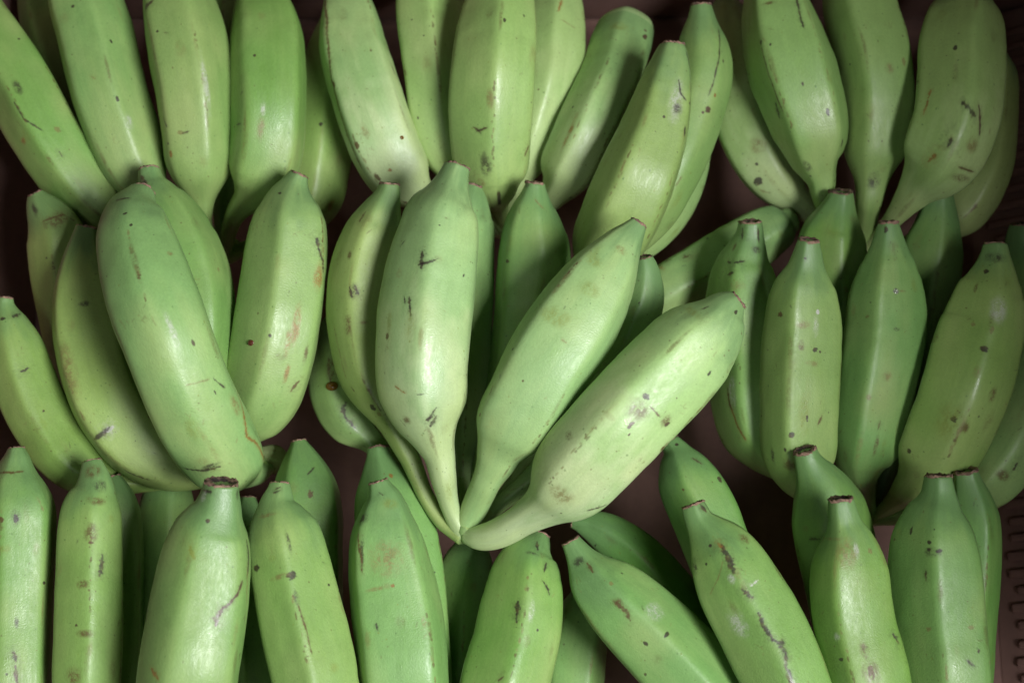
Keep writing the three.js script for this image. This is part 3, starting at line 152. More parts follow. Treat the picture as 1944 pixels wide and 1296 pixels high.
  ["H4", 0.35, "cut", [-0.1, 0.85], [[-0.0925,0.13,-0.0724,0.0043],[-0.0935,0.1294,-0.0702,0.0052],[-0.0945,0.1286,-0.0675,0.0069],[-0.0953,0.1278,-0.0645,0.0092],[-0.0958,0.127,-0.0613,0.0113],[-0.096,0.1262,-0.058,0.0132],[-0.0962,0.1254,-0.0546,0.0148],[-0.0963,0.1246,-0.0511,0.0158],[-0.0965,0.1238,-0.0475,0.0164],[-0.0967,0.1231,-0.0439,0.0169],[-0.0969,0.1224,-0.0401,0.0173],[-0.0972,0.1218,-0.0364,0.0176],[-0.0975,0.1213,-0.0326,0.0178],[-0.0979,0.1209,-0.0287,0.0179],[-0.0983,0.1205,-0.0248,0.018],[-0.0988,0.1203,-0.0208,0.018],[-0.0993,0.1201,-0.0168,0.018],[-0.0998,0.1199,-0.0127,0.018],[-0.1004,0.1193,-0.0088,0.018],[-0.101,0.1182,-0.005,0.018],[-0.1017,0.1169,-0.0012,0.018],[-0.1025,0.1154,0.0026,0.0179],[-0.1034,0.1138,0.0063,0.0177],[-0.1044,0.1121,0.01,0.0175],[-0.1055,0.1103,0.0137,0.0173],[-0.1067,0.1083,0.0174,0.017],[-0.1081,0.1063,0.0211,0.0164],[-0.1095,0.1042,0.0247,0.0152],[-0.1113,0.102,0.0282,0.0132],[-0.1139,0.0998,0.0314,0.0106],[-0.1164,0.0974,0.0345,0.008],[-0.1182,0.0919,0.0376,0.0065],[-0.1186,0.0864,0.0409,0.0051],[-0.1161,0.0816,0.0431,0.0042],[-0.1127,0.0778,0.0446,0.0037],[-0.1092,0.075,0.0464,0.0032]],
    [["d","k",[[0.2004,0.829],[0.2287,0.873]],[1.47]],["d","k",[[0.2287,0.873],[0.2633,1.004],[0.3012,1.047]],[0.59]],["p","r",[[0.5092,-0.524]],[1.78,1.34]],["m","o",[[0.4531,0.524]],[2.0,5.79]],["m","o",[[0.4904,0.393]],[1.56,4.45]],["m","b",[[0.5154,0.873]],[0.9,3.59]],["d","b",[[0.6137,0.742],[0.5849,0.873]],[0.9]],["m","o",[[0.569,0.524]],[1.12,3.57]],["s","k",[[0.0687,-0.48]],[0.91,0.45]],["s","k",[[0.4811,-0.044]],[0.67,0.67]],["m","o",[[0.3139,0.916]],[2.25,5.85]]], 0.82, 0],
  ["H4", 0.15, "cut", [0.0], [[-0.2208,0.1156,-0.0209,0.0037],[-0.2209,0.1148,-0.0179,0.0044],[-0.2204,0.1138,-0.0144,0.0062],[-0.2195,0.1129,-0.0108,0.0083],[-0.2185,0.1119,-0.007,0.0099],[-0.2173,0.1109,-0.0032,0.0111],[-0.216,0.1099,0.0008,0.012],[-0.2148,0.109,0.0048,0.0125],[-0.2135,0.1081,0.009,0.0128],[-0.212,0.1072,0.0131,0.013],[-0.2103,0.1065,0.0173,0.0131],[-0.2085,0.1058,0.0215,0.0132],[-0.2065,0.1052,0.0257,0.0132],[-0.2042,0.1047,0.0299,0.0131],[-0.2018,0.1043,0.034,0.0129],[-0.1992,0.104,0.0382,0.0127],[-0.1963,0.1038,0.0421,0.0125],[-0.1929,0.1037,0.0459,0.0122],[-0.1894,0.1032,0.0493,0.0116],[-0.1856,0.1023,0.0521,0.0107],[-0.1814,0.1013,0.0543,0.0094],[-0.1769,0.1002,0.0557,0.0076],[-0.1722,0.0989,0.0566,0.006],[-0.1675,0.0976,0.0571,0.0051],[-0.1627,0.0962,0.0571,0.0045],[-0.158,0.0948,0.0567,0.0041],[-0.1532,0.0933,0.0561,0.0038],[-0.1484,0.0917,0.0553,0.0036],[-0.1435,0.0902,0.0544,0.0035],[-0.1386,0.0885,0.0535,0.0033],[-0.1337,0.0868,0.0526,0.0032],[-0.129,0.0838,0.0514,0.0031],[-0.1242,0.0813,0.0501,0.0031],[-0.1192,0.0794,0.0489,0.0031],[-0.114,0.0783,0.0479,0.0032],[-0.1087,0.0782,0.047,0.0032]],  // low tone puts the shade at the left edge into the peel colour
    [["d","k",[[0.2058,0.218],[0.2024,0.436]],[1.35]],["d","k",[[0.0563,0.611],[0.053,1.091]],[0.91]],["s","k",[[0.3331,0.393]],[0.56,0.56]],["s","k",[[0.0563,0.044]],[1.13,0.68]]], 0.82, 0.4],
  ["H5", 0.48, "cut", [-0.3], [[-0.0527,0.135,-0.0663,0.0043],[-0.0531,0.134,-0.0634,0.0051],[-0.0541,0.1329,-0.0601,0.0064],[-0.0554,0.1317,-0.0567,0.0081],[-0.0568,0.1305,-0.0531,0.0097],[-0.0582,0.1292,-0.0495,0.0113],[-0.0595,0.128,-0.0456,0.0126],[-0.0605,0.1268,-0.0416,0.0135],[-0.0615,0.1257,-0.0374,0.0142],[-0.0623,0.1247,-0.0331,0.0148],[-0.0629,0.1237,-0.0288,0.0152],[-0.0633,0.1228,-0.0243,0.0154],[-0.0636,0.122,-0.0197,0.0154],[-0.0637,0.1213,-0.015,0.0155],[-0.0636,0.1208,-0.0103,0.0154],[-0.0633,0.1204,-0.0054,0.0152],[-0.0627,0.1201,-0.0006,0.015],[-0.0618,0.12,0.0043,0.0148],[-0.0607,0.1197,0.0091,0.0146],[-0.0592,0.1192,0.0138,0.0142],[-0.0572,0.1187,0.0183,0.0134],[-0.0552,0.118,0.0227,0.0122],[-0.0531,0.1174,0.0272,0.0105],[-0.0511,0.1166,0.0317,0.0086],[-0.0494,0.1158,0.0363,0.0068],[-0.0476,0.115,0.041,0.0056],[-0.0456,0.1141,0.0455,0.0049],[-0.0434,0.1132,0.0499,0.0044],[-0.0414,0.1123,0.0545,0.0041],[-0.0395,0.1113,0.0591,0.0038],[-0.0375,0.1104,0.0637,0.0036],[-0.0351,0.1095,0.0682,0.0035],[-0.0325,0.109,0.0726,0.0033],[-0.0292,0.1088,0.0766,0.0034],[-0.0248,0.1092,0.0796,0.0039],[-0.0203,0.11,0.0823,0.0045]],
    [["m","k",[[0.3047,-0.218]],[2.01,3.34]],["d","k",[[0.2913,-0.349],[0.3182,-0.262]],[0.67]],["d","k",[[0.2845,-0.218],[0.3115,-0.087]],[0.56]],["s","k",[[0.5953,-0.567]],[1.34,1.34]],["d","k",[[0.6119,-0.131],[0.6252,-0.087],[0.6451,-0.044]],[1.11]],["d","t",[[0.3792,-1.004],[0.4612,-0.916],[0.5051,-0.96]],[0.33]],["m","b",[[0.3928,-0.393]],[1.78,4.45]],["d","b",[[0.1169,-0.654],[0.0902,-0.698]],[0.68]],["m","b",[[0.2073,-0.524]],[1.12,1.79]],["s","t",[[0.6152,-0.48]],[1.11,1.11]],["d","b",[[0.5252,-0.916],[0.5386,-0.873]],[0.45]],["m","t",[[0.3894,0.044]],[2.22,0.67]]], 0.82, 0.6],
  ["H5", 0.72, "cut", [-0.08, 0.85], [[-0.0232,0.15,-0.0687,0.0056],[-0.0241,0.1497,-0.0658,0.0061],[-0.0251,0.1493,-0.0623,0.0072],[-0.0262,0.1489,-0.0587,0.0087],[-0.0273,0.1485,-0.0549,0.0111],[-0.0285,0.1481,-0.0511,0.0139],[-0.0294,0.1477,-0.047,0.0156],[-0.03,0.1473,-0.0428,0.0164],[-0.0306,0.1469,-0.0385,0.0171],[-0.0313,0.1466,-0.0342,0.0178],[-0.0321,0.1462,-0.0298,0.0183],[-0.0328,0.1459,-0.0253,0.0188],[-0.0335,0.1457,-0.0208,0.0192],[-0.0341,0.1454,-0.0163,0.0194],[-0.0347,0.1453,-0.0117,0.0196],[-0.0352,0.1451,-0.007,0.0197],[-0.0356,0.145,-0.0023,0.0196],[-0.0359,0.1449,0.0025,0.0195],[-0.0362,0.1444,0.0071,0.0194],[-0.0365,0.1435,0.0117,0.0193],[-0.0368,0.1424,0.0162,0.0191],[-0.0368,0.1411,0.0208,0.0189],[-0.0364,0.1397,0.0253,0.0186],[-0.0358,0.1382,0.0299,0.0178],[-0.0352,0.1366,0.0344,0.0161],[-0.0343,0.135,0.0389,0.0135],[-0.033,0.1333,0.0433,0.0104],[-0.0316,0.1315,0.0477,0.0081],[-0.0302,0.1296,0.052,0.0066],[-0.0293,0.1277,0.0566,0.0059],[-0.0285,0.1256,0.0612,0.0054],[-0.0276,0.1215,0.0654,0.0047],[-0.0265,0.1175,0.0696,0.0042],[-0.0249,0.1142,0.0738,0.004],[-0.0227,0.1117,0.078,0.0042],[-0.0203,0.11,0.0823,0.0045]],
    [["d","k",[[0.2636,-0.262],[0.3069,-0.218]],[0.86]],["d","k",[[0.3002,-0.305],[0.2936,-0.087],[0.2802,0.087]],[0.56]],["d","k",[[0.3835,-0.393],[0.4101,-0.349],[0.4335,-0.305]],[0.6]],["d","k",[[0.3835,-0.524],[0.4035,-0.48]],[0.43]],["s","b",[[0.4694,-0.96]],[1.08,1.3]],["d","k",[[0.6628,0.0],[0.6304,0.262]],[0.54]],["d","k",[[0.6758,0.044],[0.6531,0.262]],[0.86]],["d","k",[[0.6596,-0.044],[0.6531,0.131]],[0.64]],["d","o",[[0.5724,-0.698],[0.5885,-0.436]],[0.43]],["m","b",[[0.6531,-0.611]],[1.94,1.73]],["d","k",[[0.2469,-1.004],[0.2336,-0.916]],[0.48]],["s","k",[[0.187,0.0]],[0.43,0.43]],["m","g",[[0.4499,-0.305]],[2.57,4.28]],["m","g",[[0.4401,-0.916]],[1.51,3.89]],["s","k",[[0.3036,0.742]],[0.43,0.65]],["s","k",[[0.5563,1.178]],[0.43,0.87]],["d","k",[[0.5949,-0.131],[0.5949,0.0]],[0.21]]], 0.65, 0],
  ["H5", 0.6, "cut", [0.3], [[-0.0177,0.1134,-0.0738,0.0047],[-0.0185,0.1125,-0.0712,0.0068],[-0.0194,0.1115,-0.068,0.009],[-0.0204,0.1104,-0.0647,0.011],[-0.0214,0.1093,-0.0612,0.0126],[-0.022,0.1083,-0.0575,0.0136],[-0.0225,0.1072,-0.0537,0.014],[-0.023,0.1061,-0.0497,0.0142],[-0.0233,0.1051,-0.0457,0.0144],[-0.0235,0.1042,-0.0416,0.0147],[-0.0237,0.1033,-0.0374,0.0148],[-0.0237,0.1025,-0.0331,0.0149],[-0.0238,0.1018,-0.0287,0.0149],[-0.0238,0.1012,-0.0243,0.0149],[-0.024,0.1006,-0.0199,0.0148],[-0.0241,0.1002,-0.0153,0.0147],[-0.0241,0.0999,-0.0107,0.0145],[-0.0242,0.0997,-0.006,0.0144],[-0.0242,0.0994,-0.0014,0.0143],[-0.0241,0.099,0.0033,0.0142],[-0.0241,0.0986,0.0079,0.0141],[-0.0241,0.0981,0.0126,0.0139],[-0.0241,0.0976,0.0173,0.0137],[-0.0241,0.0971,0.022,0.0133],[-0.0241,0.0966,0.0267,0.0128],[-0.0239,0.0961,0.0314,0.0119],[-0.0238,0.0956,0.0362,0.0106],[-0.0235,0.095,0.0409,0.0088],[-0.0232,0.0945,0.0457,0.0071],[-0.0228,0.094,0.0505,0.006],[-0.0221,0.0936,0.0552,0.005],[-0.0213,0.0958,0.0605,0.0041],[-0.0206,0.0989,0.0659,0.0035],[-0.0202,0.1026,0.0714,0.0034],[-0.0202,0.1066,0.0769,0.0039],[-0.0203,0.1109,0.0824,0.0045]],
    [], 0.82, 0],
  ["H5", 0.2, "cut", [-0.62, 0.3], [[0.0101,0.125,-0.0704,0.0041],[0.0098,0.1237,-0.0677,0.0051],[0.0095,0.1222,-0.0646,0.0067],[0.0091,0.1206,-0.0613,0.0088],[0.0089,0.119,-0.0578,0.0107],[0.0088,0.1173,-0.0542,0.0122],[0.0088,0.1157,-0.0504,0.0134],[0.009,0.1141,-0.0466,0.0145],[0.0091,0.1126,-0.0426,0.0152],[0.0088,0.1112,-0.0386,0.0155],[0.0084,0.1099,-0.0344,0.0156],[0.0078,0.1087,-0.0302,0.0155],[0.0073,0.1077,-0.0259,0.0153],[0.0069,0.1068,-0.0215,0.0152],[0.0065,0.106,-0.017,0.015],[0.0061,0.1055,-0.0124,0.0149],[0.0056,0.1052,-0.0078,0.0148],[0.0049,0.105,-0.0031,0.0146],[0.0041,0.1047,0.0016,0.0143],[0.0033,0.1042,0.0063,0.014],[0.0023,0.1037,0.0109,0.0136],[0.0011,0.103,0.0155,0.0131],[-0.0002,0.1024,0.02,0.0126],[-0.0017,0.1016,0.0245,0.012],[-0.0033,0.1008,0.029,0.0112],[-0.0049,0.1,0.0335,0.0102],[-0.0066,0.0991,0.038,0.009],[-0.0083,0.0982,0.0424,0.0078],[-0.0101,0.0973,0.0469,0.0068],[-0.0117,0.0963,0.0514,0.0059],[-0.0131,0.0955,0.0561,0.0051],[-0.0145,0.097,0.0611,0.0043],[-0.0159,0.0994,0.0664,0.0037],[-0.0173,0.1025,0.0717,0.0036],[-0.0188,0.106,0.077,0.004],[-0.0203,0.11,0.0823,0.0045]],
    [["s","k",[[0.2129,-0.698]],[1.14,0.91]],["d","t",[[0.0386,0.087],[0.0612,0.567]],[0.37]],["m","k",[[0.0064,-0.96]],[1.84,1.15]]], 0.82, 0],
  ["H5", 0.55, "cut", [-0.72, 0.62], [[0.0526,0.16,-0.0399,0.0039],[0.0509,0.1597,-0.0377,0.0049],[0.0489,0.1593,-0.0351,0.0063],[0.0468,0.1589,-0.0324,0.0079],[0.0447,0.1585,-0.0294,0.0094],[0.0426,0.1581,-0.0263,0.011],[0.0405,0.1577,-0.0231,0.0125],[0.0383,0.1573,-0.0198,0.0139],[0.0362,0.1569,-0.0165,0.015],[0.034,0.1566,-0.013,0.0159],[0.0319,0.1562,-0.0095,0.0167],[0.0297,0.1559,-0.006,0.0174],[0.0275,0.1557,-0.0024,0.0179],[0.0253,0.1554,0.0012,0.0183],[0.023,0.1553,0.0048,0.0185],[0.0207,0.1551,0.0085,0.0186],[0.0183,0.155,0.0122,0.0186],[0.016,0.1549,0.0159,0.0184],[0.0138,0.1542,0.0196,0.0182],[0.0117,0.153,0.0232,0.018],[0.0097,0.1515,0.0268,0.0178],[0.0076,0.1498,0.0304,0.0176],[0.0055,0.1479,0.0339,0.0173],[0.0031,0.146,0.0374,0.017],[0.0008,0.1439,0.0409,0.0163],[-0.0014,0.1417,0.0445,0.0149],[-0.0034,0.1394,0.0481,0.0121],[-0.0053,0.137,0.0519,0.0096],[-0.0068,0.1345,0.0558,0.0083],[-0.0088,0.1319,0.0596,0.007],[-0.0109,0.1292,0.0633,0.0061],[-0.013,0.1239,0.0667,0.006],[-0.015,0.119,0.0702,0.0058],[-0.017,0.1149,0.0739,0.0055],[-0.0187,0.1119,0.078,0.005],[-0.0203,0.11,0.0823,0.0045]],
    [["s","b",[[0.637,-1.004]],[0.86,0.86]],["m","g",[[0.2372,-0.131]],[4.67,3.4]],["m","g",[[0.3526,-0.436]],[6.35,3.81]],["m","g",[[0.1634,-0.436]],[3.42,2.57]],["d","t",[[0.3974,-0.044],[0.3974,0.087]],[0.38]],["m","t",[[0.0962,0.044]],[2.58,1.72]],["d","b",[[0.4513,-1.44],[0.4387,-1.44]],[0.43]],["s","k",[[0.4575,-0.96]],[0.43,0.43]],["s","b",[[0.5016,-0.349]],[0.53,0.53]],["d","b",[[0.5815,-0.96],[0.5525,-1.004]],[0.43]],["d","k",[[0.0481,-1.484],[0.0289,-1.44]],[0.44]]], 0.62, 0],
  ["H5", 1.0, "cut", [-0.4, 0.9], [[0.0918,0.17,-0.004,0.0043],[0.0896,0.1694,-0.0024,0.0065],[0.0873,0.1686,-0.0003,0.0088],[0.0852,0.1678,0.0024,0.011],[0.083,0.167,0.0051,0.0131],[0.0805,0.1662,0.0078,0.0149],[0.0778,0.1654,0.0104,0.0165],[0.075,0.1646,0.013,0.0178],[0.0723,0.1638,0.0158,0.0186],[0.0695,0.1631,0.0187,0.019],[0.0667,0.1624,0.0216,0.0193],[0.0638,0.1618,0.0245,0.0196],[0.0609,0.1613,0.0275,0.0197],[0.0579,0.1609,0.0305,0.0197],[0.0549,0.1605,0.0335,0.0196],[0.0518,0.1603,0.0366,0.0196],[0.0488,0.1601,0.0398,0.0195],[0.0458,0.1599,0.043,0.0195],[0.0428,0.159,0.0461,0.0195],[0.0398,0.1576,0.0491,0.0193],[0.0369,0.1558,0.0521,0.0192],[0.0339,0.1538,0.0551,0.0191],[0.0309,0.1515,0.058,0.0189],[0.028,0.1492,0.061,0.0186],[0.025,0.1466,0.064,0.018],[0.022,0.144,0.067,0.0167],[0.0188,0.1413,0.0699,0.0144],[0.0154,0.1384,0.0726,0.011],[0.0117,0.1354,0.075,0.0088],[0.0078,0.1323,0.0771,0.0076],[0.0038,0.1292,0.0792,0.0068],[-0.0003,0.1259,0.0813,0.0066],[-0.0046,0.1225,0.083,0.0064],[-0.0092,0.1191,0.0841,0.006],[-0.0142,0.1156,0.0841,0.0052],[-0.0191,0.112,0.0826,0.0038]],
    [["s","k",[[0.3589,-0.087]],[1.45,1.24]],["s","r",[[0.4218,0.087]],[1.03,1.03]],["s","r",[[0.4343,0.218]],[0.41,0.62]],["d","b",[[0.3684,0.131],[0.3684,0.305],[0.3684,0.48]],[0.46]],["m","b",[[0.3936,0.0]],[5.38,3.73]],["s","k",[[0.3652,0.742]],[0.83,1.46]],["s","b",[[0.4125,1.134]],[1.26,1.05]],["m","b",[[0.5199,-0.785]],[2.3,1.46]],["m","g",[[0.1056,-0.916]],[5.48,1.9]],["d","k",[[0.0839,-0.785],[0.0621,-0.742]],[0.34]],["s","k",[[0.0279,0.349]],[0.84,1.27]],["m","b",[[0.3621,0.654]],[2.5,2.92]],["m","t",[[0.6362,0.0]],[5.46,3.78]],["m","b",[[0.4031,1.178]],[1.68,2.94]],["s","k",[[0.5102,1.265]],[0.63,0.63]],["d","k",[[0.6396,0.829],[0.599,1.091]],[0.53]],["s","k",[[0.1929,0.654]],[0.63,1.25]],["m","t",[[0.4343,-0.349]],[2.49,0.83]]], 0.6, 0],
  ["H5", 0.4, "cut", [0.2], [[0.0535,0.1163,-0.0338,0.0046],[0.0528,0.115,-0.0316,0.0065],[0.0519,0.1134,-0.0291,0.0085],[0.0509,0.1118,-0.0263,0.0097],[0.0498,0.1101,-0.0235,0.0102],[0.0488,0.1085,-0.0205,0.0105],[0.0476,0.1069,-0.0174,0.0105],[0.0463,0.1053,-0.0143,0.0106],[0.0449,0.1039,-0.0111,0.0107],[0.0433,0.1025,-0.0079,0.0108],[0.0416,0.1012,-0.0047,0.0108],[0.0398,0.1001,-0.0014,0.0108],[0.038,0.0991,0.0019,0.0107],[0.0361,0.0982,0.0053,0.0107],[0.0342,0.0975,0.0088,0.0106],[0.0322,0.097,0.0124,0.0106],[0.0302,0.0967,0.0159,0.0106],[0.0281,0.0965,0.0196,0.0104],[0.0259,0.0965,0.0232,0.0103],[0.0237,0.0966,0.0268,0.0101],[0.0213,0.0966,0.0304,0.0098],[0.0189,0.0968,0.0339,0.0092],[0.0164,0.0969,0.0375,0.0085],[0.0139,0.0971,0.041,0.0077],[0.0114,0.0974,0.0446,0.007],[0.0088,0.0977,0.0481,0.0061],[0.0062,0.0981,0.0516,0.0053],[0.0035,0.0985,0.0551,0.0046],[0.0008,0.0989,0.0586,0.0041],[-0.002,0.0994,0.0621,0.0037],[-0.0049,0.1,0.0655,0.0034],[-0.0078,0.1022,0.069,0.0034],[-0.0109,0.1048,0.0725,0.0035],[-0.014,0.1076,0.076,0.0038],[-0.0171,0.1105,0.0794,0.0042],[-0.0202,0.1134,0.0828,0.0044]],
    [], 0.82, 0],
  ["H5", 0.4, "cut", [-0.1], [[0.0562,0.1344,-0.0334,0.0038],[0.0567,0.1331,-0.031,0.0049],[0.057,0.1316,-0.0281,0.0061],[0.0569,0.13,-0.025,0.0073],[0.0566,0.1284,-0.0218,0.0083],[0.056,0.1267,-0.0185,0.0091],[0.0551,0.1251,-0.0152,0.0096],[0.054,0.1235,-0.0118,0.0099],[0.0527,0.122,-0.0084,0.0102],[0.0514,0.1205,-0.0049,0.0104],[0.0499,0.1191,-0.0014,0.0105],[0.0482,0.1179,0.0022,0.0105],[0.0465,0.1167,0.0057,0.0104],[0.0446,0.1157,0.0093,0.0104],[0.0425,0.1149,0.0129,0.0103],[0.0404,0.1142,0.0165,0.0102],[0.0381,0.1138,0.0202,0.0101],[0.0359,0.1134,0.0239,0.01],[0.0336,0.1131,0.0277,0.0099],[0.0313,0.1126,0.0313,0.0098],[0.0288,0.112,0.035,0.0096],[0.0262,0.1113,0.0385,0.0093],[0.0235,0.1106,0.042,0.0087],[0.0207,0.1099,0.0453,0.0079],[0.0177,0.1091,0.0486,0.0069],[0.0146,0.1083,0.0518,0.006],[0.0114,0.1074,0.0549,0.0052],[0.008,0.1065,0.0578,0.0047],[0.0044,0.1055,0.0605,0.0042],[0.0008,0.1045,0.0633,0.0039],[-0.0028,0.1035,0.066,0.0036],[-0.0064,0.1036,0.069,0.0034],[-0.0099,0.1042,0.0721,0.0034],[-0.0134,0.1051,0.0753,0.0037],[-0.0169,0.1063,0.0786,0.0041],[-0.0204,0.1078,0.0819,0.0045]],
    [], 0.82, 0],
  ["H5", 0.45, "cut", [-0.2], [[-0.0782,0.0912,-0.0194,0.0047],[-0.0782,0.091,-0.0172,0.0064],[-0.0781,0.0909,-0.0145,0.0083],[-0.0781,0.0907,-0.0116,0.0096],[-0.0781,0.0905,-0.0087,0.0105],[-0.0781,0.0903,-0.0056,0.0111],[-0.0781,0.0902,-0.0025,0.0115],[-0.078,0.09,0.0007,0.0119],[-0.0778,0.0898,0.0039,0.0121],[-0.0775,0.0897,0.0072,0.0124],[-0.077,0.0895,0.0105,0.0125],[-0.0765,0.0894,0.0138,0.0125],[-0.0757,0.0892,0.0171,0.0123],[-0.0746,0.0891,0.0203,0.012],[-0.0732,0.089,0.0235,0.0118],[-0.0715,0.0889,0.0265,0.0112],[-0.0694,0.0887,0.0294,0.0104],[-0.067,0.0887,0.0319,0.0088],[-0.0644,0.0887,0.0343,0.0071],[-0.0618,0.089,0.0368,0.0057],[-0.0592,0.0892,0.0394,0.005],[-0.0566,0.0896,0.042,0.0045],[-0.054,0.09,0.0446,0.0041],[-0.0514,0.0904,0.0473,0.0038],[-0.0489,0.0909,0.05,0.0035],[-0.0464,0.0914,0.0529,0.0032],[-0.0441,0.092,0.0559,0.003],[-0.0418,0.0925,0.0589,0.0028],[-0.0395,0.0931,0.0619,0.0027],[-0.0372,0.0938,0.0649,0.0026],[-0.0348,0.0945,0.0679,0.0026],[-0.0322,0.0972,0.071,0.0027],[-0.0293,0.1003,0.074,0.003],[-0.0263,0.1032,0.0768,0.0035],[-0.0233,0.1058,0.0794,0.004],[-0.0203,0.1082,0.082,0.0045]],
    [["d","k",[[0.3358,0.175],[0.3517,0.0],[0.3771,-0.044]],[1.38]],["d","k",[[0.3771,-0.044],[0.3993,0.0],[0.4214,-0.044]],[0.81]],["p","a",[[0.2658,-0.131]],[2.76,2.07]],["m","b",[[0.2147,-0.087]],[2.31,6.0]]], 0.82, 0],
  ["H6", 0.4, "cut", [-0.4, 0.45], [[0.1046,0.1176,-0.0549,0.0051],[0.1047,0.1162,-0.0523,0.0055],[0.1045,0.1145,-0.0493,0.0063],[0.1039,0.1128,-0.0461,0.0077],[0.1032,0.1111,-0.0427,0.0093],[0.1025,0.1093,-0.0393,0.0112],[0.1022,0.1077,-0.0356,0.0128],[0.1021,0.106,-0.0318,0.014],[0.1023,0.1044,-0.0279,0.0149],[0.1025,0.1029,-0.0239,0.0156],[0.1029,0.1015,-0.0199,0.0159],[0.1033,0.1003,-0.0157,0.0161],[0.1037,0.0992,-0.0114,0.0162],[0.1041,0.0982,-0.0071,0.0164],[0.1046,0.0974,-0.0027,0.0166],[0.105,0.0968,0.0018,0.0167],[0.1053,0.0964,0.0064,0.0167],[0.1053,0.096,0.011,0.0168],[0.1054,0.0955,0.0157,0.0169],[0.1057,0.0947,0.0202,0.0167],[0.1064,0.0937,0.0247,0.0163],[0.1073,0.0927,0.0292,0.0159],[0.1088,0.0916,0.0336,0.0152],[0.111,0.0905,0.0377,0.0136],[0.1137,0.0893,0.0415,0.0114],[0.117,0.0882,0.0448,0.0094],[0.1207,0.087,0.0478,0.0078],[0.1246,0.0858,0.0506,0.0067],[0.1286,0.0846,0.0533,0.0057],[0.1327,0.0834,0.0558,0.005],[0.137,0.0821,0.0583,0.0044],[0.1417,0.0791,0.0603,0.0039],[0.1464,0.0762,0.0623,0.0035],[0.1511,0.0738,0.0644,0.0033],[0.1557,0.0722,0.0665,0.0032],[0.1602,0.0714,0.0688,0.0032]],
    [["d","k",[[0.0132,-0.873],[0.0428,-0.611]],[0.92]],["d","k",[[0.0132,0.48],[0.046,0.567]],[0.6]],["m","k",[[0.0657,0.436]],[2.3,1.61]],["d","k",[[0.1116,-0.873],[0.1116,-0.698]],[1.15]],["d","k",[[0.1084,-0.48],[0.0985,-0.131]],[0.69]],["d","k",[[0.1412,-0.698],[0.1346,-0.48]],[0.92]],["m","w",[[0.4726,-0.654]],[2.05,5.02]],["d","b",[[0.4661,-0.829],[0.4889,-0.829],[0.5084,-0.742]],[0.91]],["d","o",[[0.5084,-0.742],[0.5506,-0.654],[0.5831,-0.524]],[0.46]],["m","b",[[0.0723,-0.916]],[0.92,1.84]],["m","t",[[0.1674,-0.305]],[2.74,2.29]]], 0.82, 0.3],
  ["H6", 0.24, "cut", [-0.4, 0.92], [[0.1257,0.1431,-0.0383,0.0045],[0.1255,0.1418,-0.0361,0.0052],[0.1254,0.1403,-0.0335,0.0061],[0.1252,0.1387,-0.0307,0.007],[0.125,0.1371,-0.0278,0.0083],[0.1247,0.1355,-0.0248,0.0104],[0.1244,0.1339,-0.0216,0.0124],[0.1243,0.1323,-0.0184,0.0137],[0.1242,0.1308,-0.0151,0.0146],[0.1242,0.1294,-0.0116,0.0153],[0.1243,0.128,-0.0081,0.0158],[0.1243,0.1267,-0.0046,0.0162],[0.1242,0.1256,-0.0009,0.0164],[0.1239,0.1246,0.0028,0.0165],[0.1237,0.1237,0.0066,0.0166],[0.1234,0.123,0.0105,0.0166],[0.1231,0.1224,0.0144,0.0166],[0.1228,0.1219,0.0184,0.0166],[0.1226,0.121,0.0223,0.0165],[0.1225,0.1197,0.0261,0.0163],[0.1225,0.1181,0.0299,0.0162],[0.1225,0.1164,0.0337,0.0161],[0.1226,0.1145,0.0375,0.016],[0.1228,0.1126,0.0414,0.0158],[0.1231,0.1105,0.0452,0.0155],[0.1237,0.1084,0.049,0.0147],[0.1246,0.1062,0.0528,0.0132],[0.126,0.104,0.0565,0.0107],[0.1284,0.1016,0.0598,0.008],[0.1316,0.0993,0.0626,0.006],[0.1354,0.0967,0.0647,0.0046],[0.1404,0.0895,0.0654,0.0041],[0.1458,0.082,0.0658,0.0038],[0.1512,0.0751,0.0662,0.0035],[0.1564,0.0691,0.0669,0.0033],[0.1616,0.0641,0.0676,0.0032]],
    [["s","b",[[0.1922,-0.873]],[1.33,1.11]],["s","k",[[0.2948,0.262]],[1.32,1.32]],["s","k",[[0.3005,0.436]],[0.77,0.66]],["s","k",[[0.4984,-0.349]],[1.32,1.1]],["m","g",[[0.4519,0.0]],[3.08,7.04]],["s","k",[[0.4606,0.087]],[0.66,1.32]],["m","b",[[0.2862,-0.175]],[1.32,2.64]],["m","t",[[0.2208,-0.131]],[3.08,2.2]],["d","k",[[0.0402,-0.349],[0.0431,-0.218]],[0.55]],["s","w",[[0.1865,0.349]],[0.88,1.1]],["m","w",[[0.2265,0.262]],[1.54,4.85]],["d","b",[[0.4577,0.611],[0.4779,0.48]],[0.55]],["m","b",[[0.5723,-0.436]],[3.11,2.66]],["s","k",[[0.5366,-0.524]],[0.66,0.66]],["m","k",[[0.5604,-1.004]],[1.34,3.13]],["m","t",[[0.3375,0.175]],[3.52,1.32]]], 0.82, 0.3],
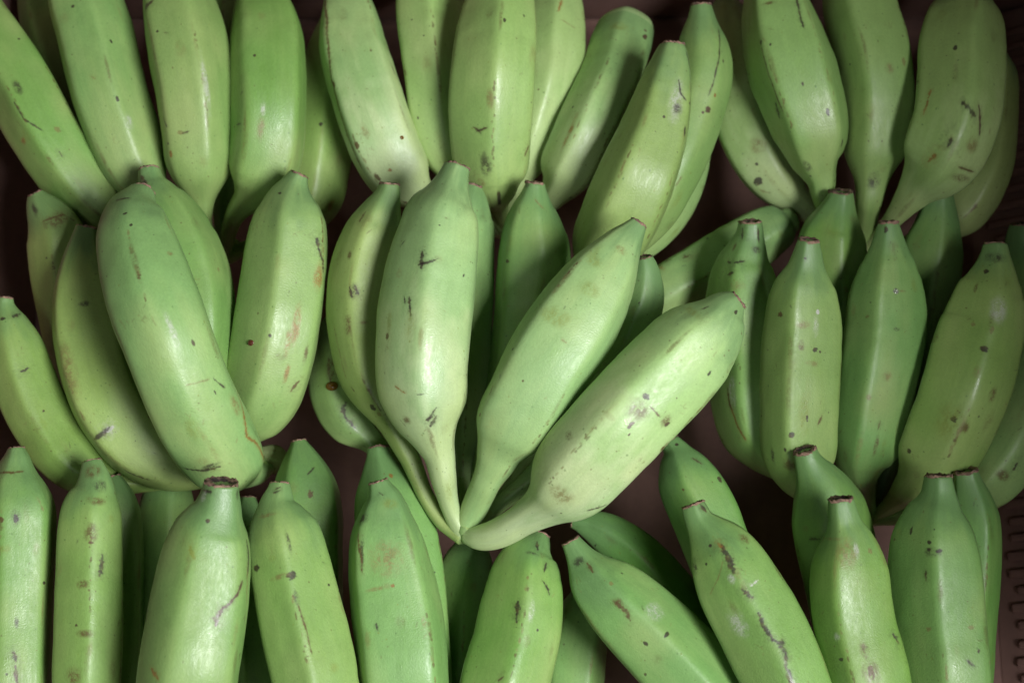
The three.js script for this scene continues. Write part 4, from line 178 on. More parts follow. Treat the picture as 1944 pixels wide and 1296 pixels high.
  ["H6", 0.18, "cut", [-0.38, 0.95], [[0.1625,0.13,-0.0507,0.0043],[0.1626,0.129,-0.0485,0.0051],[0.1627,0.1279,-0.0459,0.006],[0.1628,0.1267,-0.0431,0.007],[0.1629,0.1255,-0.0402,0.0082],[0.163,0.1242,-0.0372,0.0098],[0.1631,0.123,-0.0341,0.0114],[0.163,0.1218,-0.0309,0.0127],[0.1629,0.1207,-0.0276,0.014],[0.1627,0.1197,-0.0243,0.015],[0.1625,0.1187,-0.0209,0.0158],[0.1623,0.1178,-0.0174,0.0163],[0.1622,0.117,-0.0138,0.0166],[0.162,0.1163,-0.0102,0.0168],[0.1617,0.1158,-0.0065,0.0169],[0.1611,0.1154,-0.0027,0.0169],[0.1605,0.1151,0.0011,0.0168],[0.1597,0.1149,0.0049,0.0167],[0.159,0.1143,0.0086,0.0165],[0.1584,0.1132,0.0122,0.0163],[0.1578,0.1119,0.0158,0.0163],[0.1572,0.1104,0.0194,0.0162],[0.1566,0.1088,0.023,0.0161],[0.156,0.1071,0.0266,0.0159],[0.1555,0.1053,0.0302,0.0157],[0.155,0.1033,0.0338,0.0155],[0.1545,0.1013,0.0374,0.0151],[0.1539,0.0992,0.041,0.0144],[0.1531,0.0971,0.0445,0.0132],[0.1525,0.0948,0.0482,0.0113],[0.1527,0.0924,0.0519,0.0085],[0.1541,0.0869,0.055,0.0063],[0.156,0.0814,0.0581,0.0048],[0.1579,0.0767,0.0613,0.0038],[0.1594,0.0728,0.0648,0.0033],[0.1605,0.07,0.0686,0.0032]],
    [["p","c",[[0.2135,0.087]],[1.34,1.34]],["d","t",[[0.2104,0.218],[0.2104,0.48]],[0.34]],["s","k",[[0.0185,-0.393]],[0.9,1.58]],["d","b",[[0.5975,0.131],[0.6165,0.087]],[0.56]],["m","b",[[0.671,0.131]],[1.12,4.94]],["m","t",[[0.4694,0.087]],[2.67,1.78]],["s","t",[[0.3066,-0.698]],[1.12,1.12]],["m","t",[[0.5315,-0.349]],[1.12,1.34]],["m","k",[[0.3441,0.131]],[1.79,0.89]]], 0.82, 0],
  ["H6", 0.38, "cut", [0.0, 0.9], [[0.2076,0.1306,-0.0403,0.0052],[0.2076,0.1302,-0.0378,0.0057],[0.2074,0.1297,-0.0349,0.0066],[0.2071,0.1292,-0.0318,0.0078],[0.2066,0.1287,-0.0286,0.0092],[0.2059,0.1282,-0.0253,0.0107],[0.2051,0.1277,-0.022,0.0124],[0.2041,0.1272,-0.0186,0.0139],[0.2033,0.1267,-0.0151,0.0149],[0.2025,0.1263,-0.0116,0.0156],[0.2015,0.1259,-0.008,0.0162],[0.2005,0.1255,-0.0044,0.0168],[0.1992,0.1252,-0.0008,0.0173],[0.1979,0.1249,0.0029,0.0176],[0.1967,0.1246,0.0066,0.0178],[0.1956,0.1244,0.0103,0.0179],[0.1944,0.1243,0.0141,0.0179],[0.1932,0.1241,0.0179,0.0178],[0.192,0.1233,0.0216,0.0177],[0.1909,0.1219,0.0251,0.0176],[0.1897,0.1202,0.0285,0.0174],[0.1885,0.1183,0.0318,0.0173],[0.1872,0.1162,0.0352,0.0172],[0.1859,0.1139,0.0385,0.0171],[0.1846,0.1116,0.0417,0.0169],[0.1831,0.1092,0.045,0.0165],[0.1814,0.1066,0.0481,0.0157],[0.1796,0.1039,0.0511,0.014],[0.1776,0.1012,0.054,0.0117],[0.1753,0.0984,0.0567,0.0094],[0.1728,0.0953,0.0592,0.0075],[0.1709,0.0888,0.0609,0.0059],[0.1689,0.0825,0.0627,0.0047],[0.1666,0.077,0.0647,0.0038],[0.1638,0.0728,0.0666,0.0033],[0.1605,0.0699,0.0686,0.0032]],
    [["s","k",[[0.3481,-0.044]],[1.76,1.54]],["m","b",[[0.3355,-1.265]],[1.78,1.78]],["s","k",[[0.0958,-0.524]],[1.34,1.34]],["s","k",[[0.5084,-0.218]],[1.32,1.1]],["m","b",[[0.5208,0.087]],[1.76,2.64]],["m","b",[[0.4382,0.48]],[1.97,1.97]],["m","t",[[0.4109,-0.087]],[1.31,1.53]],["s","t",[[0.2824,0.0]],[0.66,1.76]],["m","w",[[0.2138,0.087]],[3.54,5.75]],["m","k",[[0.0463,-0.218]],[4.49,2.24]],["m","g",[[0.5208,-0.305]],[5.72,6.6]],["s","t",[[0.2792,-0.436]],[1.1,0.88]],["m","b",[[0.1548,-0.654]],[0.89,2.23]],["s","k",[[0.6574,-0.916]],[1.12,1.12]]], 0.82, 0.8],
  ["H6", 0.4, "cut", [-0.2], [[0.2371,0.105,-0.0179,0.0051],[0.2368,0.1047,-0.0154,0.0068],[0.2365,0.1043,-0.0124,0.0087],[0.2361,0.1039,-0.0093,0.0104],[0.2355,0.1035,-0.006,0.0115],[0.2349,0.1031,-0.0026,0.0122],[0.2342,0.1027,0.0008,0.0127],[0.2334,0.1023,0.0043,0.0131],[0.2325,0.1019,0.0079,0.0134],[0.2314,0.1016,0.0114,0.0137],[0.2302,0.1012,0.015,0.0141],[0.2289,0.1009,0.0186,0.0145],[0.2274,0.1007,0.0222,0.0148],[0.2258,0.1004,0.0258,0.015],[0.2241,0.1003,0.0293,0.0151],[0.2222,0.1001,0.0329,0.0152],[0.2202,0.1,0.0364,0.0151],[0.218,0.0999,0.0399,0.0149],[0.2159,0.0995,0.0433,0.0147],[0.2137,0.0987,0.0465,0.0145],[0.2114,0.0978,0.0497,0.0142],[0.2091,0.0967,0.0528,0.0137],[0.2066,0.0956,0.0557,0.013],[0.2038,0.0943,0.0584,0.0119],[0.2008,0.093,0.0608,0.0104],[0.1975,0.0917,0.0628,0.0086],[0.1941,0.0902,0.0645,0.007],[0.1905,0.0887,0.0659,0.006],[0.1868,0.0872,0.0671,0.0052],[0.1831,0.0856,0.068,0.0047],[0.1793,0.0838,0.0686,0.0042],[0.1758,0.0803,0.0689,0.0038],[0.1722,0.0768,0.069,0.0035],[0.1685,0.0738,0.0689,0.0033],[0.1646,0.0716,0.0687,0.0032],[0.1605,0.07,0.0686,0.0032]],
    [["d","k",[[0.5043,0.175],[0.5237,0.218]],[1.12]],["m","b",[[0.5528,0.044]],[3.6,2.25]]], 0.82, 0],
  ["H6", 0.1, "cut", [0.2], [[0.1465,0.1086,-0.0721,0.0054],[0.1464,0.1071,-0.0697,0.0061],[0.1459,0.1054,-0.0669,0.0074],[0.1452,0.1036,-0.064,0.0092],[0.1445,0.1018,-0.061,0.0112],[0.1438,0.0999,-0.0578,0.0131],[0.1433,0.0982,-0.0544,0.0143],[0.143,0.0964,-0.0509,0.015],[0.1428,0.0947,-0.0473,0.0155],[0.1428,0.0931,-0.0436,0.0158],[0.1431,0.0916,-0.0398,0.0159],[0.1434,0.0903,-0.0359,0.0158],[0.1439,0.0891,-0.0319,0.0157],[0.1445,0.088,-0.0279,0.0156],[0.1452,0.0871,-0.0238,0.0155],[0.146,0.0865,-0.0196,0.0154],[0.1468,0.0861,-0.0153,0.0153],[0.1476,0.0857,-0.011,0.0152],[0.1484,0.0853,-0.0067,0.0151],[0.149,0.0846,-0.0023,0.015],[0.1497,0.0837,0.002,0.0148],[0.1504,0.0828,0.0063,0.0147],[0.1511,0.0818,0.0106,0.0145],[0.1518,0.0808,0.0149,0.0142],[0.1525,0.0797,0.0193,0.0138],[0.1533,0.0786,0.0236,0.0132],[0.1542,0.0774,0.0279,0.0124],[0.1552,0.0762,0.0323,0.0113],[0.1561,0.075,0.0366,0.01],[0.1571,0.0737,0.041,0.0086],[0.1579,0.0724,0.0454,0.0072],[0.1586,0.0711,0.0499,0.006],[0.1592,0.0701,0.0544,0.0048],[0.1597,0.0697,0.0591,0.0037],[0.1601,0.0699,0.0638,0.0032],[0.1604,0.0707,0.0687,0.0032]],
    [], 0.82, 0],
  ["H6", 0.1, "cut", [0.1], [[0.1927,0.099,-0.076,0.0057],[0.1928,0.0978,-0.0734,0.0064],[0.1927,0.0963,-0.0704,0.0073],[0.1925,0.0948,-0.0673,0.0083],[0.1922,0.0932,-0.0639,0.0094],[0.1917,0.0917,-0.0605,0.0105],[0.191,0.0901,-0.057,0.0117],[0.1903,0.0886,-0.0535,0.0127],[0.1897,0.0871,-0.0497,0.0133],[0.1891,0.0857,-0.0459,0.0136],[0.1885,0.0845,-0.042,0.0138],[0.1878,0.0833,-0.038,0.0139],[0.1872,0.0824,-0.0339,0.0139],[0.1866,0.0816,-0.0297,0.0138],[0.1859,0.0809,-0.0254,0.0137],[0.185,0.0805,-0.021,0.0135],[0.1841,0.0803,-0.0165,0.0134],[0.183,0.0803,-0.012,0.0133],[0.182,0.0802,-0.0075,0.0132],[0.1809,0.0798,-0.0031,0.0131],[0.1798,0.0794,0.0014,0.0129],[0.1787,0.0788,0.0058,0.0127],[0.1776,0.0781,0.0102,0.0124],[0.1764,0.0774,0.0146,0.0121],[0.1753,0.0766,0.019,0.0115],[0.1741,0.0757,0.0234,0.0108],[0.1729,0.0747,0.0278,0.0099],[0.1717,0.0736,0.0322,0.0089],[0.1705,0.0725,0.0366,0.0079],[0.1694,0.0713,0.041,0.0068],[0.1682,0.0701,0.0454,0.0059],[0.1671,0.0689,0.0499,0.005],[0.1658,0.0681,0.0544,0.0042],[0.1644,0.0676,0.059,0.0035],[0.1627,0.0675,0.0636,0.0033],[0.1609,0.0678,0.0682,0.0032]],
    [], 0.82, 0],
  ["H6", 0.2, "cut", [], [[0.231,0.09,-0.0633,0.0048],[0.2314,0.0887,-0.0605,0.006],[0.2319,0.0872,-0.0572,0.0074],[0.233,0.0856,-0.0538,0.009],[0.234,0.084,-0.0503,0.0105],[0.2348,0.0823,-0.0465,0.0116],[0.2352,0.0807,-0.0426,0.0122],[0.2355,0.0791,-0.0386,0.0124],[0.2356,0.0776,-0.0345,0.0125],[0.2355,0.0762,-0.0303,0.0125],[0.2351,0.0749,-0.026,0.0125],[0.2343,0.0737,-0.0216,0.0125],[0.2333,0.0727,-0.0172,0.0125],[0.2321,0.0718,-0.0128,0.0123],[0.2307,0.071,-0.0083,0.0122],[0.2291,0.0705,-0.0038,0.0121],[0.2272,0.0702,0.0008,0.012],[0.2252,0.07,0.0053,0.0119],[0.223,0.0698,0.0098,0.0117],[0.2207,0.0695,0.0142,0.0115],[0.2182,0.0691,0.0186,0.0112],[0.2156,0.0687,0.0229,0.0108],[0.2129,0.0682,0.0271,0.0102],[0.2101,0.0677,0.0313,0.0096],[0.2072,0.0672,0.0354,0.0088],[0.2041,0.0667,0.0394,0.008],[0.2008,0.0661,0.0432,0.0072],[0.1974,0.0655,0.0469,0.0064],[0.1936,0.0649,0.0504,0.0057],[0.1897,0.0642,0.0535,0.0051],[0.1855,0.0636,0.0565,0.0046],[0.1809,0.0641,0.0594,0.0041],[0.1761,0.0651,0.0622,0.0036],[0.1712,0.0664,0.0648,0.0033],[0.1659,0.0681,0.0668,0.0032],[0.1605,0.07,0.0686,0.0032]],
    [], 0.82, 0],
  ["H11", 0.45, "round", [0.2], [[0.1276,0.077,-0.0689,0.0063],[0.1262,0.0769,-0.068,0.0082],[0.1244,0.0768,-0.067,0.0099],[0.1224,0.0766,-0.0662,0.0109],[0.1204,0.0764,-0.0654,0.0115],[0.1183,0.0763,-0.0645,0.012],[0.1162,0.0761,-0.0634,0.0124],[0.1141,0.076,-0.0621,0.0127],[0.112,0.0758,-0.0608,0.013],[0.11,0.0757,-0.0594,0.0132],[0.1078,0.0756,-0.058,0.0134],[0.1057,0.0754,-0.0566,0.0135],[0.1035,0.0753,-0.0552,0.0136],[0.1012,0.0752,-0.0539,0.0137],[0.099,0.0751,-0.0525,0.0137],[0.0966,0.075,-0.0512,0.0137],[0.0943,0.075,-0.0499,0.0136],[0.092,0.0749,-0.0485,0.0135],[0.0896,0.0747,-0.0472,0.0135],[0.0872,0.0745,-0.0459,0.0133],[0.0849,0.0743,-0.0445,0.0132],[0.0825,0.0741,-0.0432,0.0132],[0.0801,0.0738,-0.0418,0.0132],[0.0777,0.0735,-0.0405,0.0131],[0.0753,0.0733,-0.0391,0.013],[0.0729,0.073,-0.0376,0.0128],[0.0705,0.0728,-0.0362,0.0126],[0.0681,0.0725,-0.0347,0.0121],[0.0657,0.0722,-0.0332,0.0114],[0.0634,0.072,-0.0316,0.0105],[0.061,0.0717,-0.0299,0.0095],[0.0588,0.0715,-0.0281,0.0085],[0.0566,0.0712,-0.0262,0.0074],[0.0545,0.071,-0.0242,0.0064],[0.0524,0.0707,-0.0222,0.0056],[0.0502,0.0705,-0.0203,0.0048]],
    [["d","b",[[0.6473,-1.091],[0.624,-1.004]],[0.96]],["d","b",[[0.5675,-0.785],[0.5342,-0.785]],[0.72]],["m","o",[[0.6805,-1.047]],[3.84,1.44]]], 0.82, 0],
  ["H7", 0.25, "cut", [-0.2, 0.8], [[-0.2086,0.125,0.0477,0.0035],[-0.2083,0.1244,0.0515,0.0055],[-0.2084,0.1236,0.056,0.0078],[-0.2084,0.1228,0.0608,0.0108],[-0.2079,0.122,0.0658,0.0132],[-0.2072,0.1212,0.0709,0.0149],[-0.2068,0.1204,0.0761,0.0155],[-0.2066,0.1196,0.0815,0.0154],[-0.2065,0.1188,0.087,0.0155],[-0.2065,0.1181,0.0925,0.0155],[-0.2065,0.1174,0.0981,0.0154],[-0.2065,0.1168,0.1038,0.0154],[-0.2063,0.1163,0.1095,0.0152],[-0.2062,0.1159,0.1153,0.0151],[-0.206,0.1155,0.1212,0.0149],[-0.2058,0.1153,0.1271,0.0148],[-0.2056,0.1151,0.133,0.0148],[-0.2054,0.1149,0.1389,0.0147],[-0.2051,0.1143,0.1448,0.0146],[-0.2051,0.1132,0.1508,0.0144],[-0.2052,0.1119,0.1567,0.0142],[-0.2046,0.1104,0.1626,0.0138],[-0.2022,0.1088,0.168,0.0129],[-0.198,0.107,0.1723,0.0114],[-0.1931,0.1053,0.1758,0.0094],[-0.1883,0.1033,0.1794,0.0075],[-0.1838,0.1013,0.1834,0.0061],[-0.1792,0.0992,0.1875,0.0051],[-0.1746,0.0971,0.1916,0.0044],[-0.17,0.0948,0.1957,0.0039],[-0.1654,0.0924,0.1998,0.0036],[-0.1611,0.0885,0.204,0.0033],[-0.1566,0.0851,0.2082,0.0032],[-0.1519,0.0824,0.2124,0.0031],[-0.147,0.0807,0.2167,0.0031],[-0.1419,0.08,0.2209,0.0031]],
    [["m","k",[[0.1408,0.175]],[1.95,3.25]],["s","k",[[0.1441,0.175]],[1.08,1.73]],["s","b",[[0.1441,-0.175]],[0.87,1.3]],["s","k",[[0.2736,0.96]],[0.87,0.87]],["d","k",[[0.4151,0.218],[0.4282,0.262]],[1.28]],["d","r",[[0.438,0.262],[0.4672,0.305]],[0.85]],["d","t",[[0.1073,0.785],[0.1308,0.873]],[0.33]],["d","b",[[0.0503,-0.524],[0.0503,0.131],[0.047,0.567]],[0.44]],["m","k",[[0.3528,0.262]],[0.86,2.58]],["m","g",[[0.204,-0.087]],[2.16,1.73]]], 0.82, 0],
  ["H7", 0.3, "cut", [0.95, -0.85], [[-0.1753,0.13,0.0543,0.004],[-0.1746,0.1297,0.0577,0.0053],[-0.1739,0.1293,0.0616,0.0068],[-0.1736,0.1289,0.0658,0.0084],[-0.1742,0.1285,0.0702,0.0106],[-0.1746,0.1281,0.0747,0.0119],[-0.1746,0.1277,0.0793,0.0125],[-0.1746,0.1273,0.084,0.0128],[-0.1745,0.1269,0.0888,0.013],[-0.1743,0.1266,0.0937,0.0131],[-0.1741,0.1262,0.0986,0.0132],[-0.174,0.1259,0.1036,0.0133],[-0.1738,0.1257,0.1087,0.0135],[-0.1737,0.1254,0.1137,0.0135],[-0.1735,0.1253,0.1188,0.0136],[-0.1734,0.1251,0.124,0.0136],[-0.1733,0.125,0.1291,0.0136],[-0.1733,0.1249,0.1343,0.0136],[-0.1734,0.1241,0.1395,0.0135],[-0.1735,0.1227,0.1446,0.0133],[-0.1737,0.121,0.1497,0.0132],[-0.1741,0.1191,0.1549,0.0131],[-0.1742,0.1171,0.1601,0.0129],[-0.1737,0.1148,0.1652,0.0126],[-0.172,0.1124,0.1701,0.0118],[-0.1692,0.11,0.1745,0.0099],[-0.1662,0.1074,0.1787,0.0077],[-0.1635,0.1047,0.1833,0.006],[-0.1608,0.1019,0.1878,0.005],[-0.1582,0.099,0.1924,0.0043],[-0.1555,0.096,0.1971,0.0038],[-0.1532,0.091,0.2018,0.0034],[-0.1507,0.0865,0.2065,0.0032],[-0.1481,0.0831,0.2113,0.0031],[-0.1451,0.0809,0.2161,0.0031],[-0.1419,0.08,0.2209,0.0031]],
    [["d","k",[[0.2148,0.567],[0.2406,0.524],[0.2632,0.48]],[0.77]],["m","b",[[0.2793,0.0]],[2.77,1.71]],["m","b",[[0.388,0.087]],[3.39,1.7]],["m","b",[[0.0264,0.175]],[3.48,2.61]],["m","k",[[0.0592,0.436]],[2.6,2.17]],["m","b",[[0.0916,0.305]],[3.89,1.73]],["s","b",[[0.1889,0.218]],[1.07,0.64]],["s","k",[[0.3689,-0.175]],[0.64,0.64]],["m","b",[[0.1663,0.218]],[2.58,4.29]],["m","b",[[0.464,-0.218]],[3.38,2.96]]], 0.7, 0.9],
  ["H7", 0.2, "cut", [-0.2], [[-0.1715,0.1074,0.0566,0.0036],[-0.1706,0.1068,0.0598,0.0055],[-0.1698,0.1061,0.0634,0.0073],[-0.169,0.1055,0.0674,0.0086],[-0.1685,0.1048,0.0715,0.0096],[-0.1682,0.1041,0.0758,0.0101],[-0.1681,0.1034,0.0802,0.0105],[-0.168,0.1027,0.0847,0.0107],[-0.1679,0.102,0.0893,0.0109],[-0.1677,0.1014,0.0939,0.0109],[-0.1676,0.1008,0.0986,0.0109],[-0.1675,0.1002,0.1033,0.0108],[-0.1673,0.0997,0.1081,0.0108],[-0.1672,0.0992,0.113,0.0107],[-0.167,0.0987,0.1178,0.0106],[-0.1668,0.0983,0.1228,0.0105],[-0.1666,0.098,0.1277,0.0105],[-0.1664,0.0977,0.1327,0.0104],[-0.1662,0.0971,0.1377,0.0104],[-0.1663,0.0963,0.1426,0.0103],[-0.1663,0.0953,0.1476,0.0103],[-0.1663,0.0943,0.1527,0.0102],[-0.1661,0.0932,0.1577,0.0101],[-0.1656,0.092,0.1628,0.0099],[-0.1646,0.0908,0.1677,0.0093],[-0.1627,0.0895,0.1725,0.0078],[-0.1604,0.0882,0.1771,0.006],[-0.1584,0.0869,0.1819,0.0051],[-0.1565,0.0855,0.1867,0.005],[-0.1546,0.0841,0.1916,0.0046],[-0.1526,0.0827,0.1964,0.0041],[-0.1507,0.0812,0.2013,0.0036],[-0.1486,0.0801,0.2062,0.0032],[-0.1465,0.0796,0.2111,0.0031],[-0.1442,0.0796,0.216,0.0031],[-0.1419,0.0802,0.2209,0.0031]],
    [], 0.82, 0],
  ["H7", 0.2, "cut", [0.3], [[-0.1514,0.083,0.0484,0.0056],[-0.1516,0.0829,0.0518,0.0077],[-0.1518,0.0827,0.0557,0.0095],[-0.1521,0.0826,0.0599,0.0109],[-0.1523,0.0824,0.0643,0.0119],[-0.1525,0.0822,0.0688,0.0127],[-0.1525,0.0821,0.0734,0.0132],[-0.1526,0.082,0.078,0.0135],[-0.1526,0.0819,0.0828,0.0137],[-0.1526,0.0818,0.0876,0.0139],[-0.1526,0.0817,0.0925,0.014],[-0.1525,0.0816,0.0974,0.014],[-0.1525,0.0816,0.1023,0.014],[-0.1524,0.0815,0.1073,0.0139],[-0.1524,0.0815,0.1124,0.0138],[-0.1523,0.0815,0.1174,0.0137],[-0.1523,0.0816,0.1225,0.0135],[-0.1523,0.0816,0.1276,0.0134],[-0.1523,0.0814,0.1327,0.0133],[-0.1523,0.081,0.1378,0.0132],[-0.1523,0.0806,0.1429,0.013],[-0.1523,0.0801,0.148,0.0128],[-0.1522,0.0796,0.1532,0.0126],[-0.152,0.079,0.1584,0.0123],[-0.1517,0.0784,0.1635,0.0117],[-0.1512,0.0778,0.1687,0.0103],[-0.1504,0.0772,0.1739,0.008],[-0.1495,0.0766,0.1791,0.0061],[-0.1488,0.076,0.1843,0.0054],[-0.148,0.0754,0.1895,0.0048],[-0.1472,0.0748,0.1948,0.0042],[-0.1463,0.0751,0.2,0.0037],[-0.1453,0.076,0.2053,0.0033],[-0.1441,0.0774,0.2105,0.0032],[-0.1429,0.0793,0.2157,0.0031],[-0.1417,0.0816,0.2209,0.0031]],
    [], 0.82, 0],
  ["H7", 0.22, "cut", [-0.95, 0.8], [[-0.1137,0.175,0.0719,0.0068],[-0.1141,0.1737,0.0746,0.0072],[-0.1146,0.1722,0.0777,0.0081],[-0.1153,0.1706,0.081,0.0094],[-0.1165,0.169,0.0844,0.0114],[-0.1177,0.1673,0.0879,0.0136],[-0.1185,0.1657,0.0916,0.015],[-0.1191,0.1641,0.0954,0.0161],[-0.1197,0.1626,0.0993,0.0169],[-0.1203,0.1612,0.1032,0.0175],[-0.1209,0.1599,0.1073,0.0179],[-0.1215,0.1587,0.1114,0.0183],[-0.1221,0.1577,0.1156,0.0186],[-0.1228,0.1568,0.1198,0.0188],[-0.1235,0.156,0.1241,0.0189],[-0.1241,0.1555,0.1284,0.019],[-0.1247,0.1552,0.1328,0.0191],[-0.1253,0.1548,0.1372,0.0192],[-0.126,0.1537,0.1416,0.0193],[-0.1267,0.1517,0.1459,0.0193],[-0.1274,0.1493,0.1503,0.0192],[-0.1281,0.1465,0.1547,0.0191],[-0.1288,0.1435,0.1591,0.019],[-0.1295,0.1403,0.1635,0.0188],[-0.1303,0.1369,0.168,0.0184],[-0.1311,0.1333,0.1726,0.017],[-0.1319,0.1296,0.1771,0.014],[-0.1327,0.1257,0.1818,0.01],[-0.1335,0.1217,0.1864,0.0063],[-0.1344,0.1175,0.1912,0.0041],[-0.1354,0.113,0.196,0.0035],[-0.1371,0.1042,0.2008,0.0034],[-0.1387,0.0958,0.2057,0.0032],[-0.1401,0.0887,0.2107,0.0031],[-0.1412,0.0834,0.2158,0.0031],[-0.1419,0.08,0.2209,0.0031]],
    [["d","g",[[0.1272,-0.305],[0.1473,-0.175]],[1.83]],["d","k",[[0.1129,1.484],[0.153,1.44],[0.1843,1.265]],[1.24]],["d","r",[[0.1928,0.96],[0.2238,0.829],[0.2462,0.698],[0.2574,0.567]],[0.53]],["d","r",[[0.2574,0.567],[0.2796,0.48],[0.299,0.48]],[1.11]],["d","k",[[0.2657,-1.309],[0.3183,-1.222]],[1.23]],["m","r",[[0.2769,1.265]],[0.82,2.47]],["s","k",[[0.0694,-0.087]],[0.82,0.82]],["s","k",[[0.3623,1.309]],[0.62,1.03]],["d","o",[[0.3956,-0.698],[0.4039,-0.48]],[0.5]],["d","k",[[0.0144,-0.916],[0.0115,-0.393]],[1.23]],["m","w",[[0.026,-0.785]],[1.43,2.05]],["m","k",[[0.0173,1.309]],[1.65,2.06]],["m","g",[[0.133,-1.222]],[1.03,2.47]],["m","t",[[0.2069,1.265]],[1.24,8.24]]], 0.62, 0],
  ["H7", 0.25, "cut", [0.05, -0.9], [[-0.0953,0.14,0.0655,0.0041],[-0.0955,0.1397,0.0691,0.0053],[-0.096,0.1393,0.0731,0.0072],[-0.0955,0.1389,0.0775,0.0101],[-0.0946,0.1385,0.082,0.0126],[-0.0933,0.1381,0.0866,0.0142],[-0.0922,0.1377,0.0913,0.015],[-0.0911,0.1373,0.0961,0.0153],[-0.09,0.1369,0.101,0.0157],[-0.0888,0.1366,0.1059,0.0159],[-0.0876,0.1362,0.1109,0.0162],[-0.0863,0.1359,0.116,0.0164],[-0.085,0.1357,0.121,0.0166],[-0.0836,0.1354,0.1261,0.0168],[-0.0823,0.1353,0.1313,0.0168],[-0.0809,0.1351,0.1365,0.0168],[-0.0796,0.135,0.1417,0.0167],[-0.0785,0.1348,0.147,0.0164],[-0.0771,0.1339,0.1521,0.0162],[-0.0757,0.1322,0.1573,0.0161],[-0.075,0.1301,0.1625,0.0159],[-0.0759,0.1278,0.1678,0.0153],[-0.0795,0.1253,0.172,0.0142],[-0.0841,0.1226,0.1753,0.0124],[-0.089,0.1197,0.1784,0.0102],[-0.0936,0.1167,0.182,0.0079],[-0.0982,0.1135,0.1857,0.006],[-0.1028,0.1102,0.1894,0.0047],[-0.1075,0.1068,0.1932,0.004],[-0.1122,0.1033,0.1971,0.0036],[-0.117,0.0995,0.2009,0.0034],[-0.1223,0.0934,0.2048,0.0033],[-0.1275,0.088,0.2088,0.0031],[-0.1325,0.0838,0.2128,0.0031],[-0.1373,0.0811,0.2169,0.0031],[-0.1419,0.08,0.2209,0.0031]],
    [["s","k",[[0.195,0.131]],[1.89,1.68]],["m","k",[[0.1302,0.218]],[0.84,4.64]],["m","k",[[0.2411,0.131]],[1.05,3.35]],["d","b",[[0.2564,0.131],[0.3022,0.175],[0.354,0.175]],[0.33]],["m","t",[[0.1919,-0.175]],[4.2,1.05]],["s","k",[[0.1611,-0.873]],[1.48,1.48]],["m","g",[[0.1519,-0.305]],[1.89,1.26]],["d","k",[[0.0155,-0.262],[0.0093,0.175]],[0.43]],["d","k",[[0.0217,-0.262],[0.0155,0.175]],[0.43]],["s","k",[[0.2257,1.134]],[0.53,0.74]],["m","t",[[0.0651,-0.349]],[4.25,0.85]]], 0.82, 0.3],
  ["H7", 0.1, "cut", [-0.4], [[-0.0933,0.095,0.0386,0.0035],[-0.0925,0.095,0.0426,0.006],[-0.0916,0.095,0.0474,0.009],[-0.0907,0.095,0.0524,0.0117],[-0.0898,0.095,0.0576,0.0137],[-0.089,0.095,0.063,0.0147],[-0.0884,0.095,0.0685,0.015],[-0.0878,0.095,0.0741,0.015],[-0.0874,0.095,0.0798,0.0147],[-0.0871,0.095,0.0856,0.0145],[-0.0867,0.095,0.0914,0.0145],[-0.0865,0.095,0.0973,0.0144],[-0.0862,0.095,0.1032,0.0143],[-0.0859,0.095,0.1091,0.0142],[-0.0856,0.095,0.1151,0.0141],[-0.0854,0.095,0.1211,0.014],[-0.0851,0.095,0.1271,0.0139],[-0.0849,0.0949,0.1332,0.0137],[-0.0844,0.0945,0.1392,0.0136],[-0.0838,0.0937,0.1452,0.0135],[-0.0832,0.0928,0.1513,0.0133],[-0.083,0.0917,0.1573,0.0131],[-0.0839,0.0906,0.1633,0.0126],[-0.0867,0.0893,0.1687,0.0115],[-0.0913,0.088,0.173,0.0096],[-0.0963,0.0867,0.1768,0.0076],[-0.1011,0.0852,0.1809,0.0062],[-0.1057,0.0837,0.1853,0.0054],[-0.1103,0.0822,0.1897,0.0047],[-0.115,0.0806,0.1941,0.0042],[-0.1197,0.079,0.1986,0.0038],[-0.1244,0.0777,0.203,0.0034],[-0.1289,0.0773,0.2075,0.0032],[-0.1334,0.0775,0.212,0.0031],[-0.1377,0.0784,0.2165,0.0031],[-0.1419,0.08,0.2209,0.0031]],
    [["s","b",[[0.1256,0.218]],[1.35,1.8]],["d","k",[[0.084,0.218],[0.0701,0.524]],[0.36]]], 0.82, 0],
